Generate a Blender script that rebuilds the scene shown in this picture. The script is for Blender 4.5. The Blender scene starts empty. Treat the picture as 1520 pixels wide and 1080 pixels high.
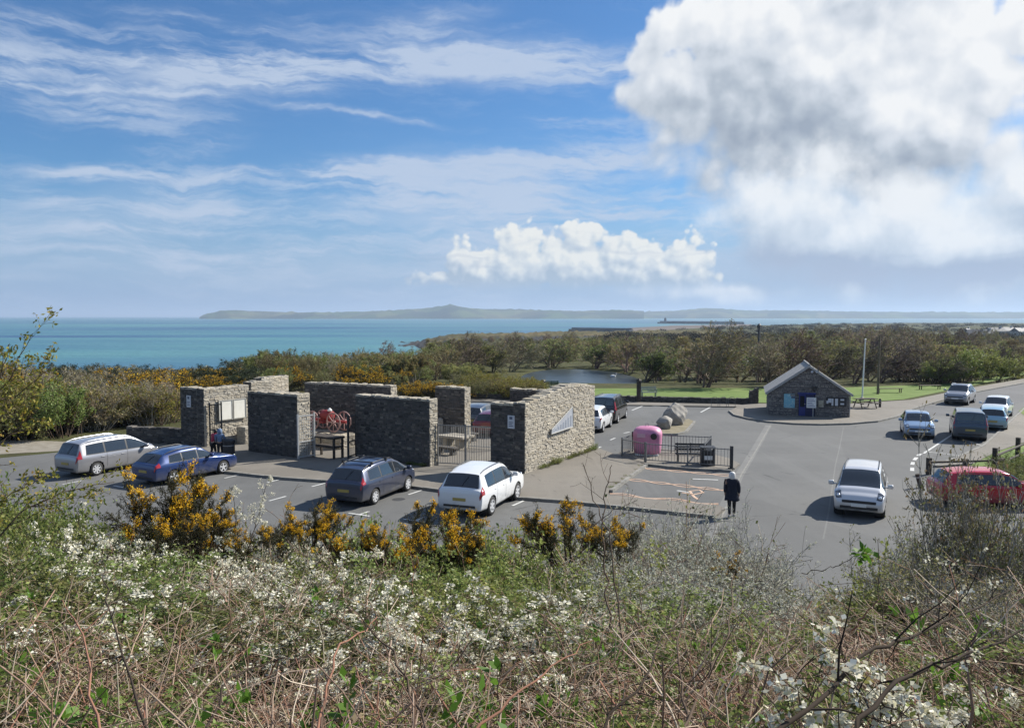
import bpy, bmesh, math, random
import numpy as np
from mathutils import Vector, Matrix

C = bpy.context.scene
COL = C.collection
R = math.radians
PI = math.pi

# ------------------------------------------------------------------ camera
CAMZ = 7.5
F = 1190.0                      # focal length in photograph pixels (1520 wide)
PITCH = math.atan((540 - 469) / F)
cam_d = bpy.data.cameras.new('camera')
cam = bpy.data.objects.new('camera', cam_d)
COL.objects.link(cam)
cam.location = (0, 0, CAMZ)
cam.rotation_euler = (PI / 2 - PITCH, 0, 0)
cam_d.sensor_width = 36
cam_d.lens = 36 * F / 1520
cam_d.clip_start = 0.1
cam_d.clip_end = 200000
C.camera = cam

# ------------------------------------------------------------------ sun and exposure
SUN_EL = R(37.5)
SUN_DIR = Vector((0.875 * math.cos(SUN_EL), 0.484 * math.cos(SUN_EL), math.sin(SUN_EL)))  # towards the sun
sd = bpy.data.lights.new('sun', 'SUN')
sd.energy = 5.0
sd.angle = R(0.5)
sd.color = (1.0, 0.95, 0.86)
sun = bpy.data.objects.new('sun', sd)
COL.objects.link(sun)
sun.rotation_euler = SUN_DIR.to_track_quat('Z', 'Y').to_euler()
sun.location = (60, 40, 80)
C.view_settings.view_transform = 'Standard'
C.view_settings.look = 'None'
C.view_settings.exposure = 0.6
C.view_settings.gamma = 1.0
C.view_settings.use_curve_mapping = False
C.cycles.max_bounces = 6
C.cycles.diffuse_bounces = 2
C.cycles.glossy_bounces = 3
C.cycles.transparent_max_bounces = 8
C.cycles.volume_bounces = 0
C.cycles.caustics_reflective = False
C.cycles.caustics_refractive = False


# ------------------------------------------------------------------ node helper
class NT:
    def __init__(self, tree):
        self.t = tree
        self.n = tree.nodes
        self.l = tree.links

    def new(self, typ, **kw):
        nd = self.n.new(typ)
        for k, v in kw.items():
            setattr(nd, k, v)
        return nd

    def put(self, sock, v):
        if v is None:
            return
        if hasattr(v, 'is_output') or isinstance(v, bpy.types.NodeSocket):
            self.l.new(v, sock)
        else:
            if isinstance(v, (tuple, list)) and len(v) == 3 and sock.type == 'RGBA':
                v = (*v, 1)
            sock.default_value = v

    def m(self, op, a, b=None, c=None, clamp=False):
        nd = self.new('ShaderNodeMath', operation=op, use_clamp=clamp)
        self.put(nd.inputs[0], a)
        self.put(nd.inputs[1], b)
        self.put(nd.inputs[2], c)
        return nd.outputs[0]

    def vec(self, x, y, z):
        nd = self.new('ShaderNodeCombineXYZ')
        self.put(nd.inputs[0], x); self.put(nd.inputs[1], y); self.put(nd.inputs[2], z)
        return nd.outputs[0]

    def noise(self, v, scale, detail=4, rough=0.5, dist=0.0, out=0, dim='3D'):
        nd = self.new('ShaderNodeTexNoise', noise_dimensions=dim)
        self.put(nd.inputs['Vector'], v)
        nd.inputs['Scale'].default_value = scale
        nd.inputs['Detail'].default_value = detail
        nd.inputs['Roughness'].default_value = rough
        nd.inputs['Distortion'].default_value = dist
        return nd.outputs[out]

    def voro(self, v, scale, feature='F1', rnd=1.0, out=0, smooth=None, dim='3D'):
        nd = self.new('ShaderNodeTexVoronoi', feature=feature, voronoi_dimensions=dim)
        self.put(nd.inputs['Vector'], v)
        nd.inputs['Scale'].default_value = scale
        nd.inputs['Randomness'].default_value = rnd
        if smooth is not None:
            nd.inputs['Smoothness'].default_value = smooth
        return nd.outputs[out]

    def ss(self, v, lo, hi, o0=0.0, o1=1.0):
        nd = self.new('ShaderNodeMapRange', interpolation_type='SMOOTHSTEP')
        self.put(nd.inputs[0], v)
        self.put(nd.inputs[1], lo); self.put(nd.inputs[2], hi)
        self.put(nd.inputs[3], o0); self.put(nd.inputs[4], o1)
        return nd.outputs[0]

    def mix(self, f, a, b, mode='MIX'):
        nd = self.new('ShaderNodeMix', data_type='RGBA', blend_type=mode)
        self.put(nd.inputs[0], f)
        self.put(nd.inputs[6], a)
        self.put(nd.inputs[7], b)
        return nd.outputs[2]

    def ramp(self, f, stops, interp='LINEAR'):
        nd = self.new('ShaderNodeValToRGB')
        cr = nd.color_ramp
        cr.interpolation = interp
        while len(cr.elements) > 1:
            cr.elements.remove(cr.elements[-1])
        cr.elements[0].position = stops[0][0]
        cr.elements[0].color = (*stops[0][1], 1)
        for p, c in stops[1:]:
            e = cr.elements.new(p)
            e.color = (*c, 1)
        self.put(nd.inputs[0], f)
        return nd.outputs[0]


# ------------------------------------------------------------------ world: Nishita sky with clouds by direction
W = bpy.data.worlds.new('World')
C.world = W
W.use_nodes = True
W.node_tree.nodes.clear()
N = NT(W.node_tree)
sky = N.new('ShaderNodeTexSky', sky_type='NISHITA')
sky.sun_disc = False
sky.sun_elevation = SUN_EL
sky.sun_rotation = math.atan2(SUN_DIR.x, SUN_DIR.y)
sky.altitude = 20
sky.air_density = 1.0
sky.dust_density = 0.5
sky.ozone_density = 1.6
SKY_STR = 0.068


def build_sky():
    tc = N.new('ShaderNodeTexCoord').outputs['Generated']
    sp = N.new('ShaderNodeSeparateXYZ')
    N.l.new(tc, sp.inputs[0])
    dx, dy, dz = sp.outputs
    # azimuth right of +Y and elevation, in radians
    az = N.m('ARCTAN2', dx, dy)
    el = N.m('ARCSINE', dz)
    p = N.vec(az, el, 0.0)
    base = N.mix(1.0, sky.outputs[0], (0.46, 0.79, 1.12), 'MULTIPLY')
    base = N.mix(N.ss(el, 0.0, 0.17, 0.92, 0.0), base, (2.8, 4.15, 6.4))

    def A(px):           # photograph pixel -> angles of a cloud feature
        return math.atan((px - 760) / F)

    def E(px, py):
        return math.atan((469 - py) / F * math.cos(A(px)))

    # warp for soft shapes
    wn = N.noise(p, 5.0, 5, 0.6, out=1, dim='2D')
    wsub = N.new('ShaderNodeVectorMath', operation='SUBTRACT')
    N.l.new(wn, wsub.inputs[0]); wsub.inputs[1].default_value = (0.5, 0.5, 0.5)
    wsc = N.new('ShaderNodeVectorMath', operation='SCALE')
    N.l.new(wsub.outputs[0], wsc.inputs[0]); wsc.inputs['Scale'].default_value = 1.0

    def warped(amt, ax=1.0, ay=1.0, src=None):
        s = N.new('ShaderNodeVectorMath', operation='MULTIPLY_ADD')
        N.l.new(wsc.outputs[0], s.inputs[0])
        s.inputs[1].default_value = (amt * ax, amt * ay, 0)
        N.put(s.inputs[2], p if src is None else src)
        return s.outputs[0]

    # ---- cirrus: streaks stretched along the azimuth
    def stretch(v, sx, sy, ang=0.0):
        mp = N.new('ShaderNodeMapping', vector_type='POINT')
        N.put(mp.inputs[0], v)
        mp.inputs['Rotation'].default_value = (0, 0, ang)
        mp.inputs['Scale'].default_value = (sx, sy, 1)
        return mp.outputs[0]
    wv = warped(0.05)
    s1 = N.noise(stretch(wv, 2.6, 15, 0.05), 1.0, 5, 0.62, dim='2D')
    s2 = N.noise(stretch(wv, 9, 60, -0.08), 1.0, 7, 0.65, dim='2D')
    s3 = N.noise(stretch(wv, 4, 22, 0.16), 1.0, 5, 0.7, dim='2D')
    elw = N.new('ShaderNodeSeparateXYZ'); N.l.new(warped(0.05, 0.5, 1.0), elw.inputs[0])
    azw, eww = elw.outputs[0], elw.outputs[1]

    def band(px0, py0, px1, py1, wid, strength, fade=0.12, x_lo=None, x_hi=None):
        a0, a1 = A(px0), A(px1)
        e0, e1 = E(px0, py0), E(px1, py1)
        sl = (e1 - e0) / (a1 - a0)
        d = N.m('SUBTRACT', eww, N.m('MULTIPLY_ADD', azw, sl, e0 - sl * a0))
        g = N.m('POWER', 2.718, N.m('MULTIPLY', N.m('MULTIPLY', d, d), -1.0 / (wid / F) ** 2))
        lo = A(px0 if x_lo is None else x_lo); hi = A(px1 if x_hi is None else x_hi)
        m1 = N.ss(az, lo - fade, lo + fade)
        m2 = N.ss(az, hi - fade, hi + fade, 1.0, 0.0)
        return N.m('MULTIPLY', N.m('MULTIPLY', g, strength), N.m('MULTIPLY', m1, m2))
    bands = [
        band(-200, 70, 420, 118, 34, 1.0), band(300, 118, 700, 100, 26, .95), band(600, 92, 1000, 88, 26, .85),
        band(500, 107, 960, 106, 6, .7, .05), band(-100, 122, 320, 150, 4.5, .55, .06), band(380, 160, 700, 198, 5, .45, .05),
        band(40, 165, 260, 180, 26, .55, .06), band(200, 200, 380, 205, 24, .42, .05),
        band(60, 252, 500, 264, 11, .75, .05), band(450, 264, 1000, 222, 17, .8, .08), band(200, 290, 1000, 285, 26, .5, .12),
        band(40, 300, 420, 322, 7, .4, .06), band(-200, 350, 1200, 335, 58, .5, .1), band(560, 275, 1300, 270, 60, .34, .14), band(-200, 25, 700, 40, 26, .26, .1),
        band(700, 130, 950, 118, 12, .32, .05), band(780, 185, 1000, 190, 12, .4, .05), band(560, 60, 760, 15, 14, .3, .06),
    ]
    bsum = bands[0]
    for b in bands[1:]:
        bsum = N.m('ADD', bsum, b)
    tex = N.m('ADD', N.m('MULTIPLY', N.ss(s1, 0.34, 0.66), 0.55), N.m('MULTIPLY', N.ss(s2, 0.36, 0.66), 0.5))
    cir = N.m('MULTIPLY', bsum, N.m('MULTIPLY_ADD', tex, 1.25, 0.14))
    gen = N.m('MULTIPLY', N.ss(N.m('MULTIPLY_ADD', s2, 0.35, N.m('MULTIPLY', s3, 0.65)), 0.46, 0.80), 0.5)
    cir = N.m('ADD', cir, gen)
    # thin veil that thickens towards the horizon
    veil = N.m('MULTIPLY', N.ss(el, 0.02, 0.24, 1.0, 0.0), N.m('MULTIPLY_ADD', s1, 0.5, 0.10))
    cir = N.m('ADD', cir, N.m('MULTIPLY', veil, N.ss(az, -0.75, 0.25, 0.55, 1.0)))
    cir = N.ss(cir, 0.0, 1.25, 0.0, 0.86)
    high = N.ss(el, 0.3, 0.7, 1.0, 0.5)
    cir = N.m('MULTIPLY', cir, high)
    col = N.mix(cir, base, (5.2, 6.1, 7.6))
    col_a = col

    # ---- cumulus: a group that gives the density of a field of puffs
    def field(blobs, gname, n1s, n2s, amp1, amp2):
        g = bpy.data.node_groups.new(gname, 'ShaderNodeTree')
        g.interface.new_socket('Vector', in_out='INPUT', socket_type='NodeSocketVector')
        g.interface.new_socket('Value', in_out='OUTPUT', socket_type='NodeSocketFloat')
        G = NT(g)
        gi = G.new('NodeGroupInput'); go = G.new('NodeGroupOutput')
        s = G.new('ShaderNodeSeparateXYZ'); G.l.new(gi.outputs[0], s.inputs[0])
        val = None
        for (px, py, rx, ry, top) in blobs:
            a, e = A(px), E(px, py)
            ix = G.m('MULTIPLY', G.m('SUBTRACT', s.outputs[0], a), F / rx)
            iy = G.m('MULTIPLY', G.m('SUBTRACT', s.outputs[1], e), F / ry)
            d2 = G.m('ADD', G.m('MULTIPLY', ix, ix), G.m('MULTIPLY', iy, iy))
            f = G.m('MULTIPLY', G.m('SUBTRACT', 1.0, G.m('SQRT', d2)), top)
            val = f if val is None else G.m('SMOOTH_MAX', val, f, 0.18)
        nz = G.noise(gi.outputs[0], n1s, 6, 0.58, dim='2D')
        vo = G.voro(gi.outputs[0], n2s, 'SMOOTH_F1', 1.0, 0, 0.35, dim='2D')
        vo2 = G.voro(gi.outputs[0], n2s * 2.3, 'F1', 1.0, 0, dim='2D')
        t = G.m('MULTIPLY_ADD', G.m('SUBTRACT', nz, 0.5), amp1, val)
        t = G.m('MULTIPLY_ADD', G.m('SUBTRACT', 0.5, vo), amp2, t)
        t = G.m('MULTIPLY_ADD', G.m('SUBTRACT', 0.5, vo2), amp2 * 0.5, t)
        G.l.new(t, go.inputs[0])
        return g

    def call(g, v):
        nd = N.new('ShaderNodeGroup'); nd.node_tree = g
        N.put(nd.inputs[0], v)
        return nd.outputs[0]

    def offs(v, x, y):
        s = N.new('ShaderNodeVectorMath', operation='ADD')
        N.put(s.inputs[0], v); s.inputs[1].default_value = (x, y, 0)
        return s.outputs[0]

    # big cloud, upper right
    big = field([
        (1000, 128, 90, 66, 1.0), (978, 62, 36, 44, .95), (1075, 75, 95, 105, 1.0), (1180, 50, 150, 130, 1.1), (1330, 50, 140, 130, 1.1),
        (1130, 190, 160, 100, 1.2), (1280, 170, 210, 140, 1.4), (1200, 110, 200, 130, 1.4), (1405, 205, 95, 110, 1.0), (1300, 280, 170, 62, .9),
        (1180, 255, 70, 34, .8), (1490, 225, 100, 90, .8), (1560, 180, 80, 60, .4), (1500, 40, 60, 60, .4)], 'cloud_field_big', 9, 20, 1.15, .5)
    pw = warped(0.02)
    d0 = call(big, pw)
    d1 = call(big, offs(pw, 0.010, 0.014))
    d2 = call(big, offs(pw, 0.05, 0.07))
    alpha = N.ss(d0, -0.02, N.ss(el, 0.15, 0.3, 0.75, 0.26))
    lit = N.m('ADD', N.m('MULTIPLY', N.m('SUBTRACT', d0, d1), 0.95), N.m('MULTIPLY', N.m('SUBTRACT', d0, d2), 0.36))
    # the cloud's flat grey underside
    un1 = N.noise(stretch(wv, 5, 9), 1.0, 5, 0.55, dim='2D')

    def spot(px, py, rx, ry, src=None):
        s = N.new('ShaderNodeSeparateXYZ'); N.l.new(warped(0.11), s.inputs[0])
        ix = N.m('MULTIPLY', N.m('SUBTRACT', s.outputs[0], A(px)), F / rx)
        iy = N.m('MULTIPLY', N.m('SUBTRACT', s.outputs[1], E(px, py)), F / ry)
        return N.m('POWER', 2.718, N.m('MULTIPLY', N.m('ADD', N.m('MULTIPLY', ix, ix), N.m('MULTIPLY', iy, iy)), -1.0))
    under = N.m('ADD', N.m('MULTIPLY', spot(1170, 205, 120, 46), 1.0), N.m('ADD', N.m('MULTIPLY', spot(1290, 262, 130, 30), 0.95), N.m('MULTIPLY', spot(1030, 140, 70, 40), 0.32)))
    under = N.m('ADD', under, N.m('MULTIPLY', spot(1330, 25, 110, 34), 0.42))
    under = N.m('ADD', under, N.m('MULTIPLY', spot(1130, 115, 70, 40), 0.22))
    under = N.m('ADD', under, N.m('MULTIPLY', spot(1300, 150, 130, 40), 0.12))
    big1 = N.noise(warped(0.06), 5.5, 5, 0.6, dim='2D')
    sh = N.m('ADD', N.m('MULTIPLY_ADD', lit, 0.62, 0.66), N.m('MULTIPLY', under, -0.50))
    sh = N.m('MULTIPLY_ADD', N.m('SUBTRACT', big1, 0.5), 1.0, sh)
    sh = N.m('ADD', sh, N.m('MULTIPLY', N.ss(d0, 0.55, 0.0), N.ss(el, 0.16, 0.3, 0.05, 0.22)))
    ccol = N.ramp(sh, [(0.0, (3.3, 3.9, 4.8)), (0.3, (4.5, 5.1, 5.9)), (0.6, (6.4, 6.9, 7.6)), (0.85, (7.9, 8.2, 8.6)), (1.0, (8.8, 8.95, 9.1))])
    col = N.mix(alpha, col, ccol)

    # low soft cloud under and right of it
    low = field([
        (1190, 325, 120, 90, .95), (1310, 345, 180, 85, 1.0), (1430, 355, 150, 85, 1.0), (1500, 330, 110, 50, .75), (1150, 285, 46, 40, .6),
        (1440, 300, 80, 40, .55), (1530, 290, 90, 60, .8), (1090, 430, 120, 16, .45)], 'cloud_field_low', 13, 16, 1.25, .35)
    l0 = call(low, pw)
    l1 = call(low, offs(pw, 0.014, 0.03))
    la = N.ss(l0, -0.2, 0.6, 0.0, 0.94)
    lun = N.m('ADD', spot(1200, 392, 120, 22), N.m('ADD', spot(1330, 400, 150, 20), N.m('MULTIPLY', spot(1470, 408, 130, 22), 0.9)))
    lsh = N.m('ADD', N.m('MULTIPLY_ADD', N.m('SUBTRACT', l0, l1), 0.9, 0.62), N.m('MULTIPLY', lun, -0.45))
    lcol = N.ramp(lsh, [(0.0, (3.8, 4.6, 6.0)), (0.4, (5.6, 6.4, 7.4)), (0.75, (7.2, 7.8, 8.5)), (1.0, (8.5, 8.8, 9.1))])
    col = N.mix(la, col, lcol)
    lba = N.m('MULTIPLY', N.m('MINIMUM', lun, 1.0), 0.55)
    col = N.mix(lba, col, (3.7, 4.5, 6.0))

    # cauliflower row above the far coast
    row = field([
        (692, 392, 30, 38, 1.), (720, 405, 48, 34, 1.1), (775, 370, 38, 40, 1.), (765, 400, 70, 44, 1.2), (864, 362, 36, 38, 1.), (850, 395, 80, 52, 1.3),
        (925, 382, 46, 38, 1.), (945, 402, 70, 40, 1.2), (1020, 386, 36, 36, 1.), (1000, 406, 60, 30, 1.1), (650, 414, 46, 12, .7)],
        'cloud_field_row', 30, 48, .85, .62)
    pr = warped(0.008)
    r0 = call(row, pr)
    r1 = call(row, offs(pr, 0.007, 0.008))
    flat = N.ss(el, E(760, 436), E(760, 414))
    ra = N.m('MULTIPLY', N.ss(r0, 0.0, 0.28, 0.0, 0.95), flat)
    rsh = N.m('MULTIPLY_ADD', N.m('SUBTRACT', r0, r1), 0.95, N.ss(el, E(760, 434), E(760, 372), 0.16, 0.74))
    rcol = N.ramp(rsh, [(0.0, (3.9, 4.9, 6.1)), (0.35, (5.2, 6.0, 6.9)), (0.7, (6.9, 7.4, 7.7)), (1.0, (8.5, 8.6, 8.3))])
    col = N.mix(ra, col, rcol)
    # thin grey bars low over the horizon
    bars = N.m('MULTIPLY', N.ss(N.noise(stretch(wv, 5, 70), 1.0, 5, 0.6, dim='2D'), 0.5, 0.75), N.ss(el, 0.012, 0.05, 0.0, 1.0))
    bars = N.m('MULTIPLY', bars, N.ss(el, 0.06, 0.12, 0.4, 0.0))
    col = N.mix(bars, col, (3.6, 4.6, 6.2))
    plain = N.mix(0.3, base, (5.0, 5.8, 7.0))
    # the clouds only stand in these parts of the sky
    in_c = N.m('MULTIPLY', N.m('GREATER_THAN', az, A(600)), N.m('LESS_THAN', az, A(1720)))
    in_s = N.m('MULTIPLY', N.m('GREATER_THAN', el, -0.004), N.m('LESS_THAN', el, 0.62))
    in_c = N.m('MULTIPLY', in_c, in_s)
    in_f = N.m('MULTIPLY', in_s, N.m('LESS_THAN', N.m('ABSOLUTE', az), 0.95))
    return plain, col_a, col, in_f, in_c


def bgnode(c):
    b = N.new('ShaderNodeBackground')
    N.l.new(c, b.inputs[0])
    b.inputs[1].default_value = SKY_STR
    return b.outputs[0]


def mixsh(f, a, b):
    nd = N.new('ShaderNodeMixShader')
    N.l.new(f, nd.inputs[0]); N.l.new(a, nd.inputs[1]); N.l.new(b, nd.inputs[2])
    return nd.outputs[0]


c0, c1, c2, f1, f2 = build_sky()
wo = N.new('ShaderNodeOutputWorld')
N.l.new(mixsh(f1, bgnode(c0), mixsh(f2, bgnode(c1), bgnode(c2))), wo.inputs[0])
W.cycles.sampling_method = 'MANUAL'
W.cycles.sample_map_resolution = 512

# ------------------------------------------------------------------ geometry helpers
def ray(px, py):
    """direction through a photograph pixel, in world axes"""
    x, y = (px - 760) / F, -(py - 540) / F
    c, s = math.cos(PITCH), math.sin(PITCH)
    return Vector((x, c + y * s, -s + y * c))


def G(px, py, z=0.0):
    """point of the level z that the photograph shows at a pixel"""
    d = ray(px, py)
    t = (z - CAMZ) / d.z
    return Vector((d.x * t, d.y * t, z))


def At(px, py, Y):
    """point at depth Y"""
    d = ray(px, py)
    t = Y / d.y
    return Vector((d.x * t, Y, CAMZ + d.z * t))


class MB:
    """collects faces of one mesh"""
    def __init__(self):
        self.v = []; self.f = []; self.m = []; self.mi = 0; self.M = Matrix.Identity(4); self.sm = []; self.smooth = False

    def add(self, vs, fs):
        b = len(self.v)
        M = self.M
        self.v.extend([tuple(M @ Vector(v)) for v in vs])
        for f in fs:
            self.f.append([b + i for i in f]); self.m.append(self.mi); self.sm.append(self.smooth)

    def box(self, x0, x1, y0, y1, z0, z1, bev=0.0):
        if bev <= 0:
            vs = [(x, y, z) for z in (z0, z1) for y in (y0, y1) for x in (x0, x1)]
            self.add(vs, [(0, 2, 3, 1), (4, 5, 7, 6), (0, 1, 5, 4), (2, 6, 7, 3), (0, 4, 6, 2), (1, 3, 7, 5)])
            return
        bm = bmesh.new()
        bmesh.ops.create_cube(bm, size=1)
        bmesh.ops.scale(bm, vec=(x1 - x0, y1 - y0, z1 - z0), verts=bm.verts)
        bmesh.ops.translate(bm, vec=((x0 + x1) / 2, (y0 + y1) / 2, (z0 + z1) / 2), verts=bm.verts)
        bmesh.ops.bevel(bm, geom=bm.edges[:], offset=bev, segments=2, affect='EDGES', profile=0.5)
        bm.verts.index_update()
        self.add([v.co[:] for v in bm.verts], [[v.index for v in f.verts] for f in bm.faces])
        bm.free()

    def prism(self, pts, z0, z1):
        """vertical prism over a polygon of (x, y) points, counter-clockwise"""
        a = sum(pts[i][0] * pts[(i + 1) % len(pts)][1] - pts[(i + 1) % len(pts)][0] * pts[i][1] for i in range(len(pts)))
        if a < 0:
            pts = pts[::-1]
        n = len(pts)
        vs = [(p[0], p[1], z0) for p in pts] + [(p[0], p[1], z1) for p in pts]
        fs = [tuple(range(n - 1, -1, -1)), tuple(range(n, 2 * n))]
        fs += [(i, (i + 1) % n, n + (i + 1) % n, n + i) for i in range(n)]
        self.add(vs, fs)

    def tube(self, p0, p1, r0, r1=None, n=8, cap=True):
        r1 = r0 if r1 is None else r1
        p0, p1 = Vector(p0), Vector(p1)
        d = (p1 - p0).normalized()
        a = d.cross(Vector((0, 0, 1)) if abs(d.z) < .9 else Vector((1, 0, 0))).normalized()
        b = d.cross(a)
        vs = []
        for p, r in ((p0, r0), (p1, r1)):
            for k in range(n):
                t = 2 * PI * k / n
                vs.append(p + a * (r * math.cos(t)) + b * (r * math.sin(t)))
        fs = [(k, n + k, n + (k + 1) % n, (k + 1) % n) for k in range(n)]
        if cap:
            fs += [tuple(range(n)), tuple(range(2 * n - 1, n - 1, -1))]
        self.add(vs, fs)

    def path(self, pts, r, n=6):
        for i in range(len(pts) - 1):
            ra = r[i] if isinstance(r, (list, tuple)) else r
            rb = r[i + 1] if isinstance(r, (list, tuple)) else r
            self.tube(pts[i], pts[i + 1], ra, rb, n, True)

    def lathe(self, prof, n=20, axis='z', c=(0, 0, 0), sx=1.0, sy=1.0):
        """prof: list of (r, h) turned about an axis"""
        vs = []
        for r, h in prof:
            for k in range(n):
                t = 2 * PI * k / n
                u, w = r * math.cos(t) * sx, r * math.sin(t) * sy
                if axis == 'z': q = (u, w, h)
                elif axis == 'y': q = (w, h, u)
                else: q = (h, u, w)
                vs.append((q[0] + c[0], q[1] + c[1], q[2] + c[2]))
        fs = []
        for i in range(len(prof) - 1):
            for k in range(n):
                fs.append((i * n + k, i * n + (k + 1) % n, (i + 1) * n + (k + 1) % n, (i + 1) * n + k))
        shut = prof[0] == prof[-1]
        if prof[0][0] > 1e-6 and not shut: fs.append(tuple(range(n - 1, -1, -1)))
        if prof[-1][0] > 1e-6 and not shut: fs.append(tuple(range((len(prof) - 1) * n, len(prof) * n)))
        self.add(vs, fs)

    def build(self, name, mats, parent=None, fix=True):
        me = bpy.data.meshes.new(name)
        me.from_pydata(self.v, [], self.f)
        mats = mats if isinstance(mats, (list, tuple)) else [mats]
        for m in mats: me.materials.append(m)
        me.polygons.foreach_set('material_index', self.m)
        me.polygons.foreach_set('use_smooth', self.sm)
        if fix:
            bm = bmesh.new(); bm.from_mesh(me)
            bmesh.ops.recalc_face_normals(bm, faces=bm.faces[:])
            bm.to_mesh(me); bm.free()
        me.update()
        o = bpy.data.objects.new(name, me)
        COL.objects.link(o)
        if parent: o.parent = parent
        return o


def np_mesh(name, V, Fq, mat, smooth=False):
    """mesh from numpy arrays; Fq (n,3) or (n,4)"""
    me = bpy.data.meshes.new(name)
    V = np.asarray(V, np.float32).reshape(-1, 3)
    Fq = np.asarray(Fq, np.int32)
    k = Fq.shape[1]
    me.vertices.add(len(V)); me.vertices.foreach_set('co', V.ravel())
    me.loops.add(Fq.size); me.loops.foreach_set('vertex_index', Fq.ravel())
    me.polygons.add(len(Fq))
    me.polygons.foreach_set('loop_start', np.arange(0, Fq.size, k, dtype=np.int32))
    me.polygons.foreach_set('loop_total', np.full(len(Fq), k, np.int32))
    if smooth: me.polygons.foreach_set('use_smooth', np.ones(len(Fq), bool))
    me.update(calc_edges=True)
    for m in (mat if isinstance(mat, (list, tuple)) else [mat]): me.materials.append(m)
    return me


def link(name, me, parent=None):
    o = bpy.data.objects.new(name, me); COL.objects.link(o)
    if parent: o.parent = parent
    return o


def tag(o, label=None, cat=None, group=None, kind=None):
    if label: o['label'] = label
    if cat: o['category'] = cat
    if group: o['group'] = group
    if kind: o['kind'] = kind
    return o


def thing(name, label, cat, loc=(0, 0, 0), rz=0.0, group=None):
    o = bpy.data.objects.new(name, None); COL.objects.link(o)
    o.empty_display_size = 0.3
    o.location = loc; o.rotation_euler = (0, 0, rz)
    return tag(o, label, cat, group)


def copy_tree(o, parent=None):
    c = o.copy(); COL.objects.link(c)
    if parent: c.parent = parent
    for ch in list(o.children): copy_tree(ch, c)
    return c


# ------------------------------------------------------------------ materials
MATS = {}


def mat(name, c1, c2=None, rough=0.7, scale=5.0, metal=0.0, bump=0.0, bscale=None, coat=0.0, spec=0.5, detail=6, c3=None, lo=.35, hi=.65):
    m = bpy.data.materials.new(name); m.use_nodes = True
    T = NT(m.node_tree)
    b = T.n['Principled BSDF']
    tc = T.new('ShaderNodeTexCoord').outputs['Object']
    if c2 is not None:
        nz = T.noise(tc, scale, detail, 0.6)
        stops = [(lo, c1), (hi, c2)] if c3 is None else [(lo, c1), ((lo + hi) / 2, c3), (hi, c2)]
        T.l.new(T.ramp(nz, stops), b.inputs['Base Color'])
    else:
        b.inputs['Base Color'].default_value = (*c1, 1)
    b.inputs['Roughness'].default_value = rough
    b.inputs['Metallic'].default_value = metal
    b.inputs['Coat Weight'].default_value = coat
    b.inputs['Coat Roughness'].default_value = 0.05
    b.inputs['Specular IOR Level'].default_value = spec
    if bump:
        nb = T.noise(tc, bscale or scale * 4, 5, 0.6)
        bp = T.new('ShaderNodeBump'); bp.inputs['Strength'].default_value = bump; bp.inputs['Distance'].default_value = 0.02
        T.l.new(nb, bp.inputs['Height']); T.l.new(bp.outputs[0], b.inputs['Normal'])
    MATS[name] = m
    return m


def island_mat(name, stops, rough=0.7, trans=0.0, bump=0.0, spec=0.3, bscale=20, obj_var=0.0):
    """colour chosen per leaf, twig or stone (every loose island its own)"""
    m = bpy.data.materials.new(name); m.use_nodes = True
    T = NT(m.node_tree)
    g = T.new('ShaderNodeNewGeometry')
    f = g.outputs['Random Per Island']
    col = T.ramp(f, stops)
    if obj_var:
        oi = T.new('ShaderNodeObjectInfo').outputs['Random']
        hs = T.new('ShaderNodeHueSaturation')
        T.put(hs.inputs['Hue'], T.m('MULTIPLY_ADD', oi, obj_var * 0.10, 0.5 - obj_var * 0.05))
        T.put(hs.inputs['Value'], T.m('MULTIPLY_ADD', T.m('FRACT', T.m('MULTIPLY', oi, 7.31)), obj_var * 0.7, 1 - obj_var * 0.35))
        T.put(hs.inputs['Color'], col)
        col = hs.outputs[0]
    b = T.n['Principled BSDF']
    b.inputs['Roughness'].default_value = rough
    b.inputs['Specular IOR Level'].default_value = spec
    if bump:
        tc = T.new('ShaderNodeTexCoord').outputs['Object']
        nb = T.noise(tc, bscale, 5, 0.65)
        col = T.mix(T.ss(nb, .3, .7, 0, .55), col, T.mix(1.0, col, (.45, .45, .45), 'MULTIPLY'))
        bp = T.new('ShaderNodeBump'); bp.inputs['Strength'].default_value = bump; bp.inputs['Distance'].default_value = 0.03
        T.l.new(nb, bp.inputs['Height']); T.l.new(bp.outputs[0], b.inputs['Normal'])
    T.l.new(col, b.inputs['Base Color'])
    if trans > 0:
        tr = T.new('ShaderNodeBsdfTranslucent')
        T.l.new(col, tr.inputs[0])
        mx = T.new('ShaderNodeMixShader'); mx.inputs[0].default_value = trans
        T.l.new(b.outputs[0], mx.inputs[1]); T.l.new(tr.outputs[0], mx.inputs[2])
        T.l.new(mx.outputs[0], T.n['Material Output'].inputs[0])
    MATS[name] = m
    return m


def glass_mat(name, c=(0.022, 0.028, 0.036)):
    m = mat(name, c, rough=0.03, spec=1.0)
    return m


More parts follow.
